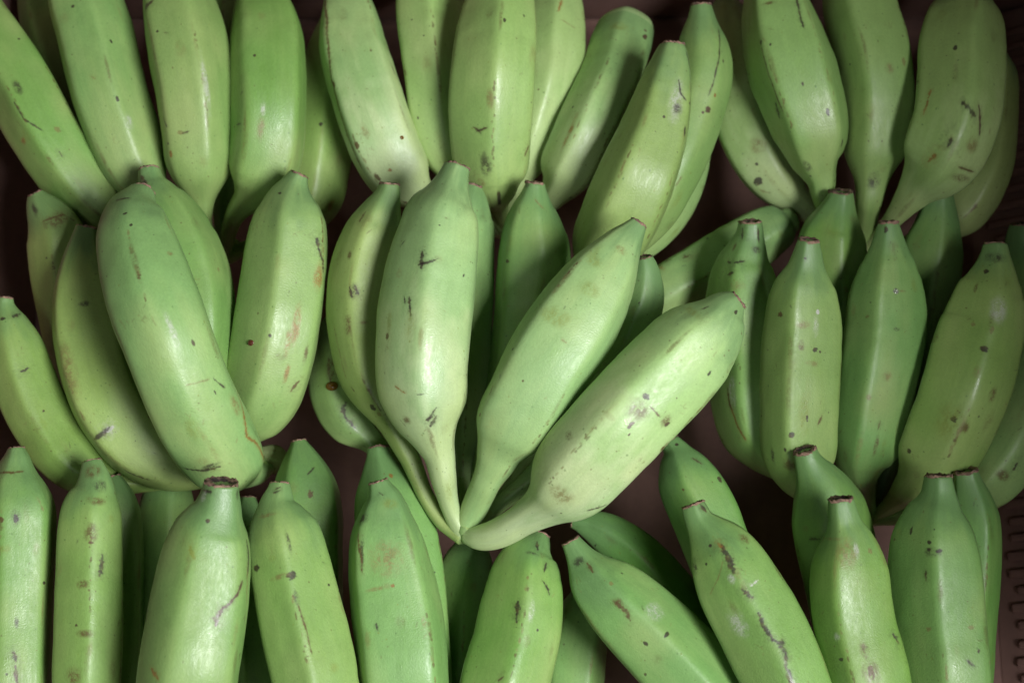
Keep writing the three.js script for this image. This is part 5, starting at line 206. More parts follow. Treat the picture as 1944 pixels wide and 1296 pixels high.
  ["H7", 0.2, "cut", [], [[-0.1154,0.09,0.0627,0.0037],[-0.1153,0.09,0.066,0.0049],[-0.1152,0.09,0.0698,0.006],[-0.1149,0.09,0.0739,0.0068],[-0.1147,0.09,0.0782,0.0075],[-0.1143,0.09,0.0826,0.008],[-0.1139,0.09,0.0871,0.0084],[-0.1135,0.09,0.0916,0.0087],[-0.113,0.09,0.0962,0.0088],[-0.1124,0.09,0.1009,0.0089],[-0.1119,0.09,0.1056,0.009],[-0.1114,0.09,0.1104,0.0091],[-0.1108,0.09,0.1152,0.0091],[-0.1103,0.09,0.12,0.0092],[-0.1098,0.09,0.1248,0.0092],[-0.1092,0.09,0.1297,0.0091],[-0.1087,0.09,0.1346,0.0091],[-0.1083,0.0899,0.1396,0.009],[-0.1079,0.0896,0.1445,0.0089],[-0.1075,0.089,0.1494,0.0089],[-0.1071,0.0882,0.1544,0.0088],[-0.1069,0.0874,0.1593,0.0087],[-0.1075,0.0865,0.1643,0.0085],[-0.1094,0.0855,0.1689,0.008],[-0.1122,0.0844,0.1731,0.0068],[-0.1153,0.0833,0.1772,0.0054],[-0.1182,0.0822,0.1814,0.0049],[-0.1209,0.081,0.1858,0.0051],[-0.1237,0.0797,0.1901,0.005],[-0.1265,0.0785,0.1945,0.0044],[-0.1293,0.0772,0.1989,0.0038],[-0.132,0.0765,0.2033,0.0034],[-0.1347,0.0765,0.2077,0.0032],[-0.1372,0.0771,0.2121,0.0031],[-0.1396,0.0783,0.2165,0.0031],[-0.1419,0.08,0.2209,0.0031]],
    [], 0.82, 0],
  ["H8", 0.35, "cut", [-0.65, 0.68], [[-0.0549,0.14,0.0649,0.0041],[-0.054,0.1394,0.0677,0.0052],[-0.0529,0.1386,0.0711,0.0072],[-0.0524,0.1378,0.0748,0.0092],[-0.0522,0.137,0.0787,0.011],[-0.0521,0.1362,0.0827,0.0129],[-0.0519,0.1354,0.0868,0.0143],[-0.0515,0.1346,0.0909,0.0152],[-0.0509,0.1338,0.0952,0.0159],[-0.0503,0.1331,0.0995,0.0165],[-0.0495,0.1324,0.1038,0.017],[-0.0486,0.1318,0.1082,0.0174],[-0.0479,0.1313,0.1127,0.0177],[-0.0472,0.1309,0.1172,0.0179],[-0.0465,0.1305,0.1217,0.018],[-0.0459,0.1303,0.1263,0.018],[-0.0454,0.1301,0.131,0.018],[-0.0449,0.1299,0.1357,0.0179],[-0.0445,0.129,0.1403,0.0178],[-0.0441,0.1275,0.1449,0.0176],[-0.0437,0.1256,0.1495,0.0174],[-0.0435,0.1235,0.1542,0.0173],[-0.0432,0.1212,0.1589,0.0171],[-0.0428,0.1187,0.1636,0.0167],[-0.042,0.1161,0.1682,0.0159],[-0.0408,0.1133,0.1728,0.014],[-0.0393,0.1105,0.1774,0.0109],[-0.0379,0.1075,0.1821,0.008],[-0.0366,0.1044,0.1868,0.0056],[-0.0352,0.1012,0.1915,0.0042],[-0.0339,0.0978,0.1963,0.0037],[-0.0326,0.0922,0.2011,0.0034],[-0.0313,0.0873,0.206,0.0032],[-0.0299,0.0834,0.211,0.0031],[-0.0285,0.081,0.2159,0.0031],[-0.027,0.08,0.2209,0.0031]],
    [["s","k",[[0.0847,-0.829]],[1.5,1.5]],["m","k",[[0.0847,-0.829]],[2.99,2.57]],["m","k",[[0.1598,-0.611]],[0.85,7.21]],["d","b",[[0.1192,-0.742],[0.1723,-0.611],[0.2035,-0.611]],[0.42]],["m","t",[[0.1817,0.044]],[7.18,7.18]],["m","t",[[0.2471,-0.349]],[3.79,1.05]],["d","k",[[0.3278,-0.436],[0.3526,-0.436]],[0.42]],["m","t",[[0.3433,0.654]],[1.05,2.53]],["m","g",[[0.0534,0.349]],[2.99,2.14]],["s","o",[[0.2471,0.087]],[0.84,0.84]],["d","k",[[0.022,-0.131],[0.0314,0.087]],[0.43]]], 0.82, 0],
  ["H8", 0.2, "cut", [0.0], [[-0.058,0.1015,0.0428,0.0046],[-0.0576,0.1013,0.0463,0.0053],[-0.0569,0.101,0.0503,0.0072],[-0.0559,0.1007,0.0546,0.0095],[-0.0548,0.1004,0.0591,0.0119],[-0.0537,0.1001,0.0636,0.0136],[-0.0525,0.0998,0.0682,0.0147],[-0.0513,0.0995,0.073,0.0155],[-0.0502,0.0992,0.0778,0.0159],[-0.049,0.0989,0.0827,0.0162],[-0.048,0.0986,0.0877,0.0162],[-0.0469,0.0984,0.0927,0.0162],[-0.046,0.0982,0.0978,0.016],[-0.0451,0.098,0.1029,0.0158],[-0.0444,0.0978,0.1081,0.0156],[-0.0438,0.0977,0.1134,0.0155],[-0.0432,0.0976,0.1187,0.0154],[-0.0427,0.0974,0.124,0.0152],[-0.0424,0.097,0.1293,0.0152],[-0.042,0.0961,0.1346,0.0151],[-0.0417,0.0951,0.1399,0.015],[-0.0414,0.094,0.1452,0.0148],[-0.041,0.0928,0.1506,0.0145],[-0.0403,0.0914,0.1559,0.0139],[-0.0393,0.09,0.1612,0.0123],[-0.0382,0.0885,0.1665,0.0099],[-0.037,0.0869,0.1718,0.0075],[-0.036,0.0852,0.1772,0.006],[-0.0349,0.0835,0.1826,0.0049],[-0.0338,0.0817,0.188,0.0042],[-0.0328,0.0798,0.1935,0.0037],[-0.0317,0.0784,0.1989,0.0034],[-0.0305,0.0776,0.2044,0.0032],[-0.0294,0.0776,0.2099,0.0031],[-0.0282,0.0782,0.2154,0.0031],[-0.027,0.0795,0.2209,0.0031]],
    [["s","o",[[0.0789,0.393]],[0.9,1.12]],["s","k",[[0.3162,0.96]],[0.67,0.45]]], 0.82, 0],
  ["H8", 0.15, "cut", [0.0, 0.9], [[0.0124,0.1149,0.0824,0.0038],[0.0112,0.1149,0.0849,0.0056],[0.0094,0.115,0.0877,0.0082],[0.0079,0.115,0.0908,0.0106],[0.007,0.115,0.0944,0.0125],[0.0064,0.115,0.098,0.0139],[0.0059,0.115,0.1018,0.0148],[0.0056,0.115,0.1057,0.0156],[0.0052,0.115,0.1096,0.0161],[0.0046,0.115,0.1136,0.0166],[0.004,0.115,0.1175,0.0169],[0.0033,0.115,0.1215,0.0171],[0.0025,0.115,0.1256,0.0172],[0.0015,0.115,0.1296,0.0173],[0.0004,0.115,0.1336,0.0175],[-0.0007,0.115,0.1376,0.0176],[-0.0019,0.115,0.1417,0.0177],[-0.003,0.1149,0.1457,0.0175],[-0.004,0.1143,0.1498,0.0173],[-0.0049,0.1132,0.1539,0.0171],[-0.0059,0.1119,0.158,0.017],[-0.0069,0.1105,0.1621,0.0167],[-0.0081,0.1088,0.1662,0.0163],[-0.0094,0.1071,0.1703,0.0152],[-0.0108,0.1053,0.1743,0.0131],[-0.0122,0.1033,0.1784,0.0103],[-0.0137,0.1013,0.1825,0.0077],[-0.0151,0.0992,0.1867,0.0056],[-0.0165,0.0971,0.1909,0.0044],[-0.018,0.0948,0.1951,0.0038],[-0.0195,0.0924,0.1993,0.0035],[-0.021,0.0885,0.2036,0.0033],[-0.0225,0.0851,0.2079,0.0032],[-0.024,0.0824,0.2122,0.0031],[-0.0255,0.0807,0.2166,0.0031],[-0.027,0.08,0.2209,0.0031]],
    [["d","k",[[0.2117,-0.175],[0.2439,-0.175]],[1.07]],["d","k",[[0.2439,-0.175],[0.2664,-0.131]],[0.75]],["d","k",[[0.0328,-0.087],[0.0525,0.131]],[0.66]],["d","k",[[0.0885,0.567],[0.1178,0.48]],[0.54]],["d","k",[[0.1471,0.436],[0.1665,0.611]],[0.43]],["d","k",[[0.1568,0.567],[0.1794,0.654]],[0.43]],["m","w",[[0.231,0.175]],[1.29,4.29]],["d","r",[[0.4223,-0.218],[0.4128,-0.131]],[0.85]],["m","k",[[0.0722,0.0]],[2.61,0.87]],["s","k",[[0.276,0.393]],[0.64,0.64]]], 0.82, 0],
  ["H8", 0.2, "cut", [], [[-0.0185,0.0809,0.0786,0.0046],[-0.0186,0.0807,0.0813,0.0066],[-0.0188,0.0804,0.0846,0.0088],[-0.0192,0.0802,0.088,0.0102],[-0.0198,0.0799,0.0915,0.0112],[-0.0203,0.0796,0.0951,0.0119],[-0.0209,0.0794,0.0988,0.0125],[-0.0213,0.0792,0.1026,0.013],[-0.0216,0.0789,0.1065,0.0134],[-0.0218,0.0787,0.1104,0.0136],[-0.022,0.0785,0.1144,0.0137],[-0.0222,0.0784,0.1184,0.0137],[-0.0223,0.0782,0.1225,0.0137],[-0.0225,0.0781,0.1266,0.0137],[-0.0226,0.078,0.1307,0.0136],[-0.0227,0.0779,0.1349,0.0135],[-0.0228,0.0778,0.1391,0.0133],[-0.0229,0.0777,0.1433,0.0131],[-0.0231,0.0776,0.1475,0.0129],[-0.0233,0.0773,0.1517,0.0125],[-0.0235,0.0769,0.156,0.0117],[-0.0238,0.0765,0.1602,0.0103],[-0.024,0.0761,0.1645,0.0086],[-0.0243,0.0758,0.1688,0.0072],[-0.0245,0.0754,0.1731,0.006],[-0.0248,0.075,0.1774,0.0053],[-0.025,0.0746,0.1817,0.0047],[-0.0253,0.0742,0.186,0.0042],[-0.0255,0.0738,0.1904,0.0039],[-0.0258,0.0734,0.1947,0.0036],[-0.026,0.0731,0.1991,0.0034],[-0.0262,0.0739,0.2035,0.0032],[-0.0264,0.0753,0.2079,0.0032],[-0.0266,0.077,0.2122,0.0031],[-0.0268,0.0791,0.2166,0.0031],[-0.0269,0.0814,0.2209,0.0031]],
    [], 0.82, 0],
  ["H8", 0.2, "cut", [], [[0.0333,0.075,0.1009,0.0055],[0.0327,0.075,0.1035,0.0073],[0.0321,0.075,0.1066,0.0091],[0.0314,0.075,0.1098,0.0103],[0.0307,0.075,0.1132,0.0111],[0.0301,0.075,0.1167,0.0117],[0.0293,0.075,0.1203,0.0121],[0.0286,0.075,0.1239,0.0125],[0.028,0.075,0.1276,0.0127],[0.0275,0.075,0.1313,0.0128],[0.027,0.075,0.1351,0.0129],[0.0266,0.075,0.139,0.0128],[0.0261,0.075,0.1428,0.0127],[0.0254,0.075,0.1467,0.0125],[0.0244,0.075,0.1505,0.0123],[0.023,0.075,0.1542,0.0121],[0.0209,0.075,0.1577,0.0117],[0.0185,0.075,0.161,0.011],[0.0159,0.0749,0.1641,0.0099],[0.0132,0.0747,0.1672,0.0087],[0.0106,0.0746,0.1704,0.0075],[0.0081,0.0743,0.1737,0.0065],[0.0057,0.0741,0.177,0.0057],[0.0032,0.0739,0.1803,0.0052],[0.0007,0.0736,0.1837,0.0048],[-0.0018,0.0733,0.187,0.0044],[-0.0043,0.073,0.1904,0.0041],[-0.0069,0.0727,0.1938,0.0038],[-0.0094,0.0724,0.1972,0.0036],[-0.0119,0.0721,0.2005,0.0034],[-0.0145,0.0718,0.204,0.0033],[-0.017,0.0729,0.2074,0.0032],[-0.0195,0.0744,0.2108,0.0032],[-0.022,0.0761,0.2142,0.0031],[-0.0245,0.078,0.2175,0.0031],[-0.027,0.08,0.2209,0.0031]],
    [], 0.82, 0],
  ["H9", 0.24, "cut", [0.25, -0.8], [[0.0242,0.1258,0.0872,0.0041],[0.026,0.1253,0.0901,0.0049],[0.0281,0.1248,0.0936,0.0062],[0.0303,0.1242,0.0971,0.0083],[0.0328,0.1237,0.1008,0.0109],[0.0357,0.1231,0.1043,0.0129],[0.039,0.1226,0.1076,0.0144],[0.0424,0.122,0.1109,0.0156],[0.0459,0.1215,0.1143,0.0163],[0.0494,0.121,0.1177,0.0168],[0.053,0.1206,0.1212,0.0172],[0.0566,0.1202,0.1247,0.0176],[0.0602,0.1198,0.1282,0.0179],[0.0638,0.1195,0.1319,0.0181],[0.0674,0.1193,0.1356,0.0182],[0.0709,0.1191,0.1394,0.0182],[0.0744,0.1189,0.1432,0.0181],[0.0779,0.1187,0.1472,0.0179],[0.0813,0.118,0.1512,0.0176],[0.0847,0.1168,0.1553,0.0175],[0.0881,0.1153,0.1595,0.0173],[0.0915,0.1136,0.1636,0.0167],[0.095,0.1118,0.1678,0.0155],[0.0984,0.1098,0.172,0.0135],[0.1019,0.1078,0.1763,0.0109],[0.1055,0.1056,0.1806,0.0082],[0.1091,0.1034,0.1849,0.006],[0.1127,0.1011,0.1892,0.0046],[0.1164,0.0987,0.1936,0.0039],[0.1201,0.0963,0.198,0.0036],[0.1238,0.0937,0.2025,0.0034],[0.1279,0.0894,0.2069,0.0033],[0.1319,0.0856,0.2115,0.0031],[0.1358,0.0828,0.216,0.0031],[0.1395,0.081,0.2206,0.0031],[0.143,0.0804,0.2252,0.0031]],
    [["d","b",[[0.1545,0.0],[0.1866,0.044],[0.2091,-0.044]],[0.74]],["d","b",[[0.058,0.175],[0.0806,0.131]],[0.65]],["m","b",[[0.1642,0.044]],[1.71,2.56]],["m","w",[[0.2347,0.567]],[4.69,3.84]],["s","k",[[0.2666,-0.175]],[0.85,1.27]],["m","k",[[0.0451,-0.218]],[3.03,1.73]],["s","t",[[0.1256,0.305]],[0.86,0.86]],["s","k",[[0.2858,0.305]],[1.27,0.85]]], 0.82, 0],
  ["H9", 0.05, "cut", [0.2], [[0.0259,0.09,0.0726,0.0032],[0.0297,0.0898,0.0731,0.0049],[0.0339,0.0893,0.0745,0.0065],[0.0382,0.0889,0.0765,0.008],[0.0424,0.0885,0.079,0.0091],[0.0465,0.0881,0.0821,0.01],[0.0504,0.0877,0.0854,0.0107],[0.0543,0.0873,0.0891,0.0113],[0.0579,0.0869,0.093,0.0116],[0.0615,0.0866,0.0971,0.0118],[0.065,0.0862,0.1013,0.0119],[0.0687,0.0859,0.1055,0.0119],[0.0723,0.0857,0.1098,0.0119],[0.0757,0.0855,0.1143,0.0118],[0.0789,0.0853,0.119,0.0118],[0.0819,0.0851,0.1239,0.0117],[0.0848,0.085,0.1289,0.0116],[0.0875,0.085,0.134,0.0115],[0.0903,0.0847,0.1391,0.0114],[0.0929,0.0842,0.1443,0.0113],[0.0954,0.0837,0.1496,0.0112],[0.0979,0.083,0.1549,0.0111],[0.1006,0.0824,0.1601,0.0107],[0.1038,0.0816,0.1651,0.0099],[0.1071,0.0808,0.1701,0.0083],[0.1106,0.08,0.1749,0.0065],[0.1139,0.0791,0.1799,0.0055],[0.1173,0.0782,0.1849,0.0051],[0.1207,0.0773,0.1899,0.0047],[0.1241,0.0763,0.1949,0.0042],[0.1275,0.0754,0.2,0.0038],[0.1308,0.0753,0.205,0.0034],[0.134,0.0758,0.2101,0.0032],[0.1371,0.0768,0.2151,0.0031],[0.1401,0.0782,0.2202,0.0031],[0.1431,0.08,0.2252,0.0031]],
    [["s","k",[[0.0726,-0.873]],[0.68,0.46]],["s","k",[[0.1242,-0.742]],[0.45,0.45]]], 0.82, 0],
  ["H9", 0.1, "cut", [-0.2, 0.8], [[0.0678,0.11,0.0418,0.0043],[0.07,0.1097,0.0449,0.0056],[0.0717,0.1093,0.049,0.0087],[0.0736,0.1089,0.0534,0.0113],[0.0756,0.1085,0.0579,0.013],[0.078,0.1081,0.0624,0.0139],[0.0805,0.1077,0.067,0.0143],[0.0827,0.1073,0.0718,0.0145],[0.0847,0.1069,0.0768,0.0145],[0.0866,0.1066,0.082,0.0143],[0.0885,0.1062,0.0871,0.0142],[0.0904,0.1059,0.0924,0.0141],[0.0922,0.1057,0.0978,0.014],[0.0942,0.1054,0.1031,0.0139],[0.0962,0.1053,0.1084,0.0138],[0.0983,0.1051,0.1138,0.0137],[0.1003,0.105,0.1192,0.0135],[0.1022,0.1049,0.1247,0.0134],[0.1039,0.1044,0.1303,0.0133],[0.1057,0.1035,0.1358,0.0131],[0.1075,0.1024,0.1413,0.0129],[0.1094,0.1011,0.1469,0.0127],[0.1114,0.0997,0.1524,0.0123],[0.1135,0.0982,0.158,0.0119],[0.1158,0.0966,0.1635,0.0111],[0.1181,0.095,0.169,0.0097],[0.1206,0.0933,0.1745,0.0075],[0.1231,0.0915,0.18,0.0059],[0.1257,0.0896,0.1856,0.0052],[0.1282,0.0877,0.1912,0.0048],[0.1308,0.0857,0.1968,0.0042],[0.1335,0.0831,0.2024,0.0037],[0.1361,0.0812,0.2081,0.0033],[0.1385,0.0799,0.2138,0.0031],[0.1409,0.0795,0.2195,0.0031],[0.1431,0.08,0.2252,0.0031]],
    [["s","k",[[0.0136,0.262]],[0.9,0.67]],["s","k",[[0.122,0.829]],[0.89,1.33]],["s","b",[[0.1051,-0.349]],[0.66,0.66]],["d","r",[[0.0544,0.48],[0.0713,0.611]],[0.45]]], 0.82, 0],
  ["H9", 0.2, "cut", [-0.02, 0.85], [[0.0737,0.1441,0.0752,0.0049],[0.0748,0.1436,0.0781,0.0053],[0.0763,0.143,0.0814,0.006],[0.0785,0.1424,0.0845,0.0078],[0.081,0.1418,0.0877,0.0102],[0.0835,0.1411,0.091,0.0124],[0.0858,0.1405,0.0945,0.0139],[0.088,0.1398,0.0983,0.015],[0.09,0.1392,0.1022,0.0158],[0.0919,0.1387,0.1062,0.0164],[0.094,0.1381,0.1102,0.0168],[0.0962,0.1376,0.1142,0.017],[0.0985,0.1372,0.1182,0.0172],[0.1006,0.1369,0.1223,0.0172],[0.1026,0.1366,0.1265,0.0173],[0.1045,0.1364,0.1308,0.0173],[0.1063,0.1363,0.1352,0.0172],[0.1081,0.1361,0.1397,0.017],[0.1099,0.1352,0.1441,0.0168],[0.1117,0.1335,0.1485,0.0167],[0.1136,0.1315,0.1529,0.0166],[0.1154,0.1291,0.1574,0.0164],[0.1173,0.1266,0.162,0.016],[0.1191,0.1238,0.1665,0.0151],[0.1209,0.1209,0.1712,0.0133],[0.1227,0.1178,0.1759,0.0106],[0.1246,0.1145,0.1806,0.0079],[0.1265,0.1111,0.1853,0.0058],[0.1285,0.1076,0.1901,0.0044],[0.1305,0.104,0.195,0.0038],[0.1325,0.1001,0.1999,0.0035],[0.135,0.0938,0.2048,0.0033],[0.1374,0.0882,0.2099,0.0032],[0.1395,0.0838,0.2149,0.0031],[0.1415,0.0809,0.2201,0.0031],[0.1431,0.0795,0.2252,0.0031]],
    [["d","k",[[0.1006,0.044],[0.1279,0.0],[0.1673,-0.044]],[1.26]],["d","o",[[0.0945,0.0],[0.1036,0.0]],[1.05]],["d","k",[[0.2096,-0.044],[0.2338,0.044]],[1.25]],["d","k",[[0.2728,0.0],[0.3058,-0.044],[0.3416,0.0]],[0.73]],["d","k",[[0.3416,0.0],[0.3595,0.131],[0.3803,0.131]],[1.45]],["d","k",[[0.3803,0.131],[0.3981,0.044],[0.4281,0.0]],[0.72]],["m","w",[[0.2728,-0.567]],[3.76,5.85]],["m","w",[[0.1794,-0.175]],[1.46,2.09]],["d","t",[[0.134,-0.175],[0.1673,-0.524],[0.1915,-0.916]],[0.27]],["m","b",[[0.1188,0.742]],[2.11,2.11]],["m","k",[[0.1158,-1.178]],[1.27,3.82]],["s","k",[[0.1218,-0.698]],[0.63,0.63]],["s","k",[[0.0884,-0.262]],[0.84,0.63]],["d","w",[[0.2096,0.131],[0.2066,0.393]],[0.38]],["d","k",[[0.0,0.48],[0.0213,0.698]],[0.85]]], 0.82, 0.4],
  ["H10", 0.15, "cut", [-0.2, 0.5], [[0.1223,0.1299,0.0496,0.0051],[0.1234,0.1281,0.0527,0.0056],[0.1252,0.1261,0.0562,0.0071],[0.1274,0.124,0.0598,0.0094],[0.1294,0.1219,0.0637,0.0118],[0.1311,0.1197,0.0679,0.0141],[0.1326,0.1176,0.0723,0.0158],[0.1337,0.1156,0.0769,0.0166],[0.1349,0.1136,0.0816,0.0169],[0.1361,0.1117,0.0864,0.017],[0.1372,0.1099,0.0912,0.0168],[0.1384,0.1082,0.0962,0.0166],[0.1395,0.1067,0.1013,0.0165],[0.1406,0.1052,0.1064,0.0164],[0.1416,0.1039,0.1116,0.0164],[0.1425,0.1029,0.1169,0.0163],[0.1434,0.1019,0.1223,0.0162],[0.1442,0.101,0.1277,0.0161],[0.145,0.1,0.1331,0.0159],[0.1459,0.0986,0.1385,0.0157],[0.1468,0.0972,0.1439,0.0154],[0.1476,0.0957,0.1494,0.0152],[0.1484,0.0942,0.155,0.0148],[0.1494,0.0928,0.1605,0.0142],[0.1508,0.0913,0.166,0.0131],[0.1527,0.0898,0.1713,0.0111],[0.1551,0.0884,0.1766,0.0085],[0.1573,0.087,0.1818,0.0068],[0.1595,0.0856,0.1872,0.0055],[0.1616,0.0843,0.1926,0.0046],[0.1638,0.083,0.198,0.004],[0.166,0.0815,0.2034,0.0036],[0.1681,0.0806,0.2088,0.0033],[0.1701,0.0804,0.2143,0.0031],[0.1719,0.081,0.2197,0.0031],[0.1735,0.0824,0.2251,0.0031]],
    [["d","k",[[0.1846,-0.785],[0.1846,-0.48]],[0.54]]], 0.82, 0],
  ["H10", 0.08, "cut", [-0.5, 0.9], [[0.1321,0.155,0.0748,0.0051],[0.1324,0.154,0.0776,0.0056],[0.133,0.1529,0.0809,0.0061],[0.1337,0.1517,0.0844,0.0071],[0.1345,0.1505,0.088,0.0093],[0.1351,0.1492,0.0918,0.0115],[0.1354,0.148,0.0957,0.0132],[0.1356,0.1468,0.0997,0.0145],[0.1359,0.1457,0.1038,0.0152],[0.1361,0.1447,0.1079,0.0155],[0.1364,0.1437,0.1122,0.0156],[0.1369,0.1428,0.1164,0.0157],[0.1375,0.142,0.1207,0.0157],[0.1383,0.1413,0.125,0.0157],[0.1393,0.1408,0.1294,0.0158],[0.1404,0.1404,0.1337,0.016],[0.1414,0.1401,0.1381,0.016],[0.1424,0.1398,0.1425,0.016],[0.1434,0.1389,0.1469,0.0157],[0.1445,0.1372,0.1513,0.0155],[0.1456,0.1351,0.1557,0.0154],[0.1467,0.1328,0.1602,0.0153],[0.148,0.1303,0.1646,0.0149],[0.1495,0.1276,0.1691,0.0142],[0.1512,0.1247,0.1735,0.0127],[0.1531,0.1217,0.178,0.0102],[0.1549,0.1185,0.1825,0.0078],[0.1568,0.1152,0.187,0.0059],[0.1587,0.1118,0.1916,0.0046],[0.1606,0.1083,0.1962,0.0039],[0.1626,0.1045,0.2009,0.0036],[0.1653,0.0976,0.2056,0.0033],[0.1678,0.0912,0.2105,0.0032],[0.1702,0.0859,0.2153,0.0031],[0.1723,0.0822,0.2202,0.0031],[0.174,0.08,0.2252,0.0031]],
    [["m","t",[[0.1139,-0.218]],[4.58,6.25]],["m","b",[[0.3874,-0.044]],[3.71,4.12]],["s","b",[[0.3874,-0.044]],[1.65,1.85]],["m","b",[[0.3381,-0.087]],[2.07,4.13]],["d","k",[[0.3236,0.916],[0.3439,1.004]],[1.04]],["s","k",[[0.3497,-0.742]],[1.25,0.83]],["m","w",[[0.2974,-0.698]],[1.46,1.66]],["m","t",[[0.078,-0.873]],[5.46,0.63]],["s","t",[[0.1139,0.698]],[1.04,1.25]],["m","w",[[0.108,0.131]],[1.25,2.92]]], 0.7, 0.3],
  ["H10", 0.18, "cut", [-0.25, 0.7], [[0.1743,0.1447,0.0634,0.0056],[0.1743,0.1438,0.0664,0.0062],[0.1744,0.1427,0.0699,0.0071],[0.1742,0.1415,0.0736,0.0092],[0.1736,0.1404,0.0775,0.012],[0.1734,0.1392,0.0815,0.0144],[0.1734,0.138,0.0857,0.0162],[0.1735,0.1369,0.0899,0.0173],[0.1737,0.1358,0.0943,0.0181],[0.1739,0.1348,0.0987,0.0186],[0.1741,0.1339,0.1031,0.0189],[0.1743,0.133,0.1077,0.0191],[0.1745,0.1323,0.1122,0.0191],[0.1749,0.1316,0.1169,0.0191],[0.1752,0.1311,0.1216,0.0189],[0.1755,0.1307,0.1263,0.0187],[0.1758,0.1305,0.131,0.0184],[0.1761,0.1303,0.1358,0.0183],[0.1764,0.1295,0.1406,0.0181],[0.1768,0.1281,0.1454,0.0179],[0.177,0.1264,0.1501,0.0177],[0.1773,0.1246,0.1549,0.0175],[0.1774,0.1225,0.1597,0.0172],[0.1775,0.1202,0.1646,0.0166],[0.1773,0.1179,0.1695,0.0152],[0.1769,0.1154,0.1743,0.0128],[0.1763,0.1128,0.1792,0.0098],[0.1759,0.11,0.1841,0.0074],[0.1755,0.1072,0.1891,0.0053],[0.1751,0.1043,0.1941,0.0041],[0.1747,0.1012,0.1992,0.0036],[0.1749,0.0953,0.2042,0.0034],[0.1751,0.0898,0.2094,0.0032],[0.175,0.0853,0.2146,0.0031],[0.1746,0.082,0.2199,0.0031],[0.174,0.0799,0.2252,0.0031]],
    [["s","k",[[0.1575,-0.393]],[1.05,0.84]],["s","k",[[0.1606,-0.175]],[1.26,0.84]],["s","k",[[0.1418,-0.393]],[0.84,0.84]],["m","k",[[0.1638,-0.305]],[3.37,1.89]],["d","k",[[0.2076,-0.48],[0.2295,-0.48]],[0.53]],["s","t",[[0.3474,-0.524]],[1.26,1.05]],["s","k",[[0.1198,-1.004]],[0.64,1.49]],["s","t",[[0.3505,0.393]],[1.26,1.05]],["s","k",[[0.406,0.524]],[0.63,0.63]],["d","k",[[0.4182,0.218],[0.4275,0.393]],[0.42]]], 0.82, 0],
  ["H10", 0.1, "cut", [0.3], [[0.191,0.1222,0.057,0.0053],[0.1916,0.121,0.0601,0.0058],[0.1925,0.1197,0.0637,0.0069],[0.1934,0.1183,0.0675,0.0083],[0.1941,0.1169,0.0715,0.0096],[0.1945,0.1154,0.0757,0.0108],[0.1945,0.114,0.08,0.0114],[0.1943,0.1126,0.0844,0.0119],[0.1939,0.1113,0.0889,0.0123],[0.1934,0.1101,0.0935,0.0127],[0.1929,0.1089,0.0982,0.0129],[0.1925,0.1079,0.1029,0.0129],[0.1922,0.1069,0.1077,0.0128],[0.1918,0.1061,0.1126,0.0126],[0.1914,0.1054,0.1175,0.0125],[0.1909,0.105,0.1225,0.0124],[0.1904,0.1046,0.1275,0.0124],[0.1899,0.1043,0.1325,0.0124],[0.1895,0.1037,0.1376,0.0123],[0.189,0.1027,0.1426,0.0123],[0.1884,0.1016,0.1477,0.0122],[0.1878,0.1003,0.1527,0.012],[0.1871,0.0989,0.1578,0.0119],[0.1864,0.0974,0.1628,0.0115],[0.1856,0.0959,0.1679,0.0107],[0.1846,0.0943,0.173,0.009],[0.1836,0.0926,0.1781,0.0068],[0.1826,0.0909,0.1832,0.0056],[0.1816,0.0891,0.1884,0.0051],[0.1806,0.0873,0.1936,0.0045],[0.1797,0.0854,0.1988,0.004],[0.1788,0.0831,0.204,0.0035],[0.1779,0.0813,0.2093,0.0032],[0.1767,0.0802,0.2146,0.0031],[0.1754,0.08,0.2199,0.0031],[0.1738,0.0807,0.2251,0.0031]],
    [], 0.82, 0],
];
const HANDS = {
  H1: 'bright glossy green banana hand of long bananas beside the plain side panel',
  H2: 'pale green banana hand, outermost banana with a thin dark line down its ridge',
  H2b: 'leaning green bananas, the front one with a greyish scuffed patch below its blunt tip',
  H3: 'shaded olive green banana hand beside the ribbed panel, one banana with a black oval scar',
  H4: 'green banana hand with a big smooth banana on top and an orange stained banana',
  H5: 'pale yellow green banana hand on top with bare stalks fanning from its crown',
  H6: 'green banana hand with upright bottle necked bananas, one with a clear sap drop',
  H7: 'green banana hand whose thickest banana ends in a large pink cut tip',
  H8: 'green banana hand partly under the fan of bare stalks, one banana tan smeared',
  H9: 'green banana hand with long black scars and grey scuffs along one ridge',
  H10: 'green banana hand with four blunt pink rimmed tips beside the ribbed cardboard',
  H11: 'loose green banana lying crosswise in the shade with brown dashes on its side',
};
const COL = { k: [0.030, 0.016, 0.017], b: [0.10, 0.055, 0.02], r: [0.07, 0.018, 0.02], o: [0.24, 0.125, 0.03], t: [0.20, 0.175, 0.06], g: [0.19, 0.22, 0.035], w: [0.52, 0.52, 0.47], a: [0.16, 0.07, 0.02], f: [0.06, 0.13, 0.03] };
const DEEP = [0.140, 0.315, 0.062], PALE = [0.395, 0.56, 0.255], BLUE = [0.14, 0.265, 0.100], YEL = [0.39, 0.47, 0.175], CREAM = [0.55, 0.60, 0.39];

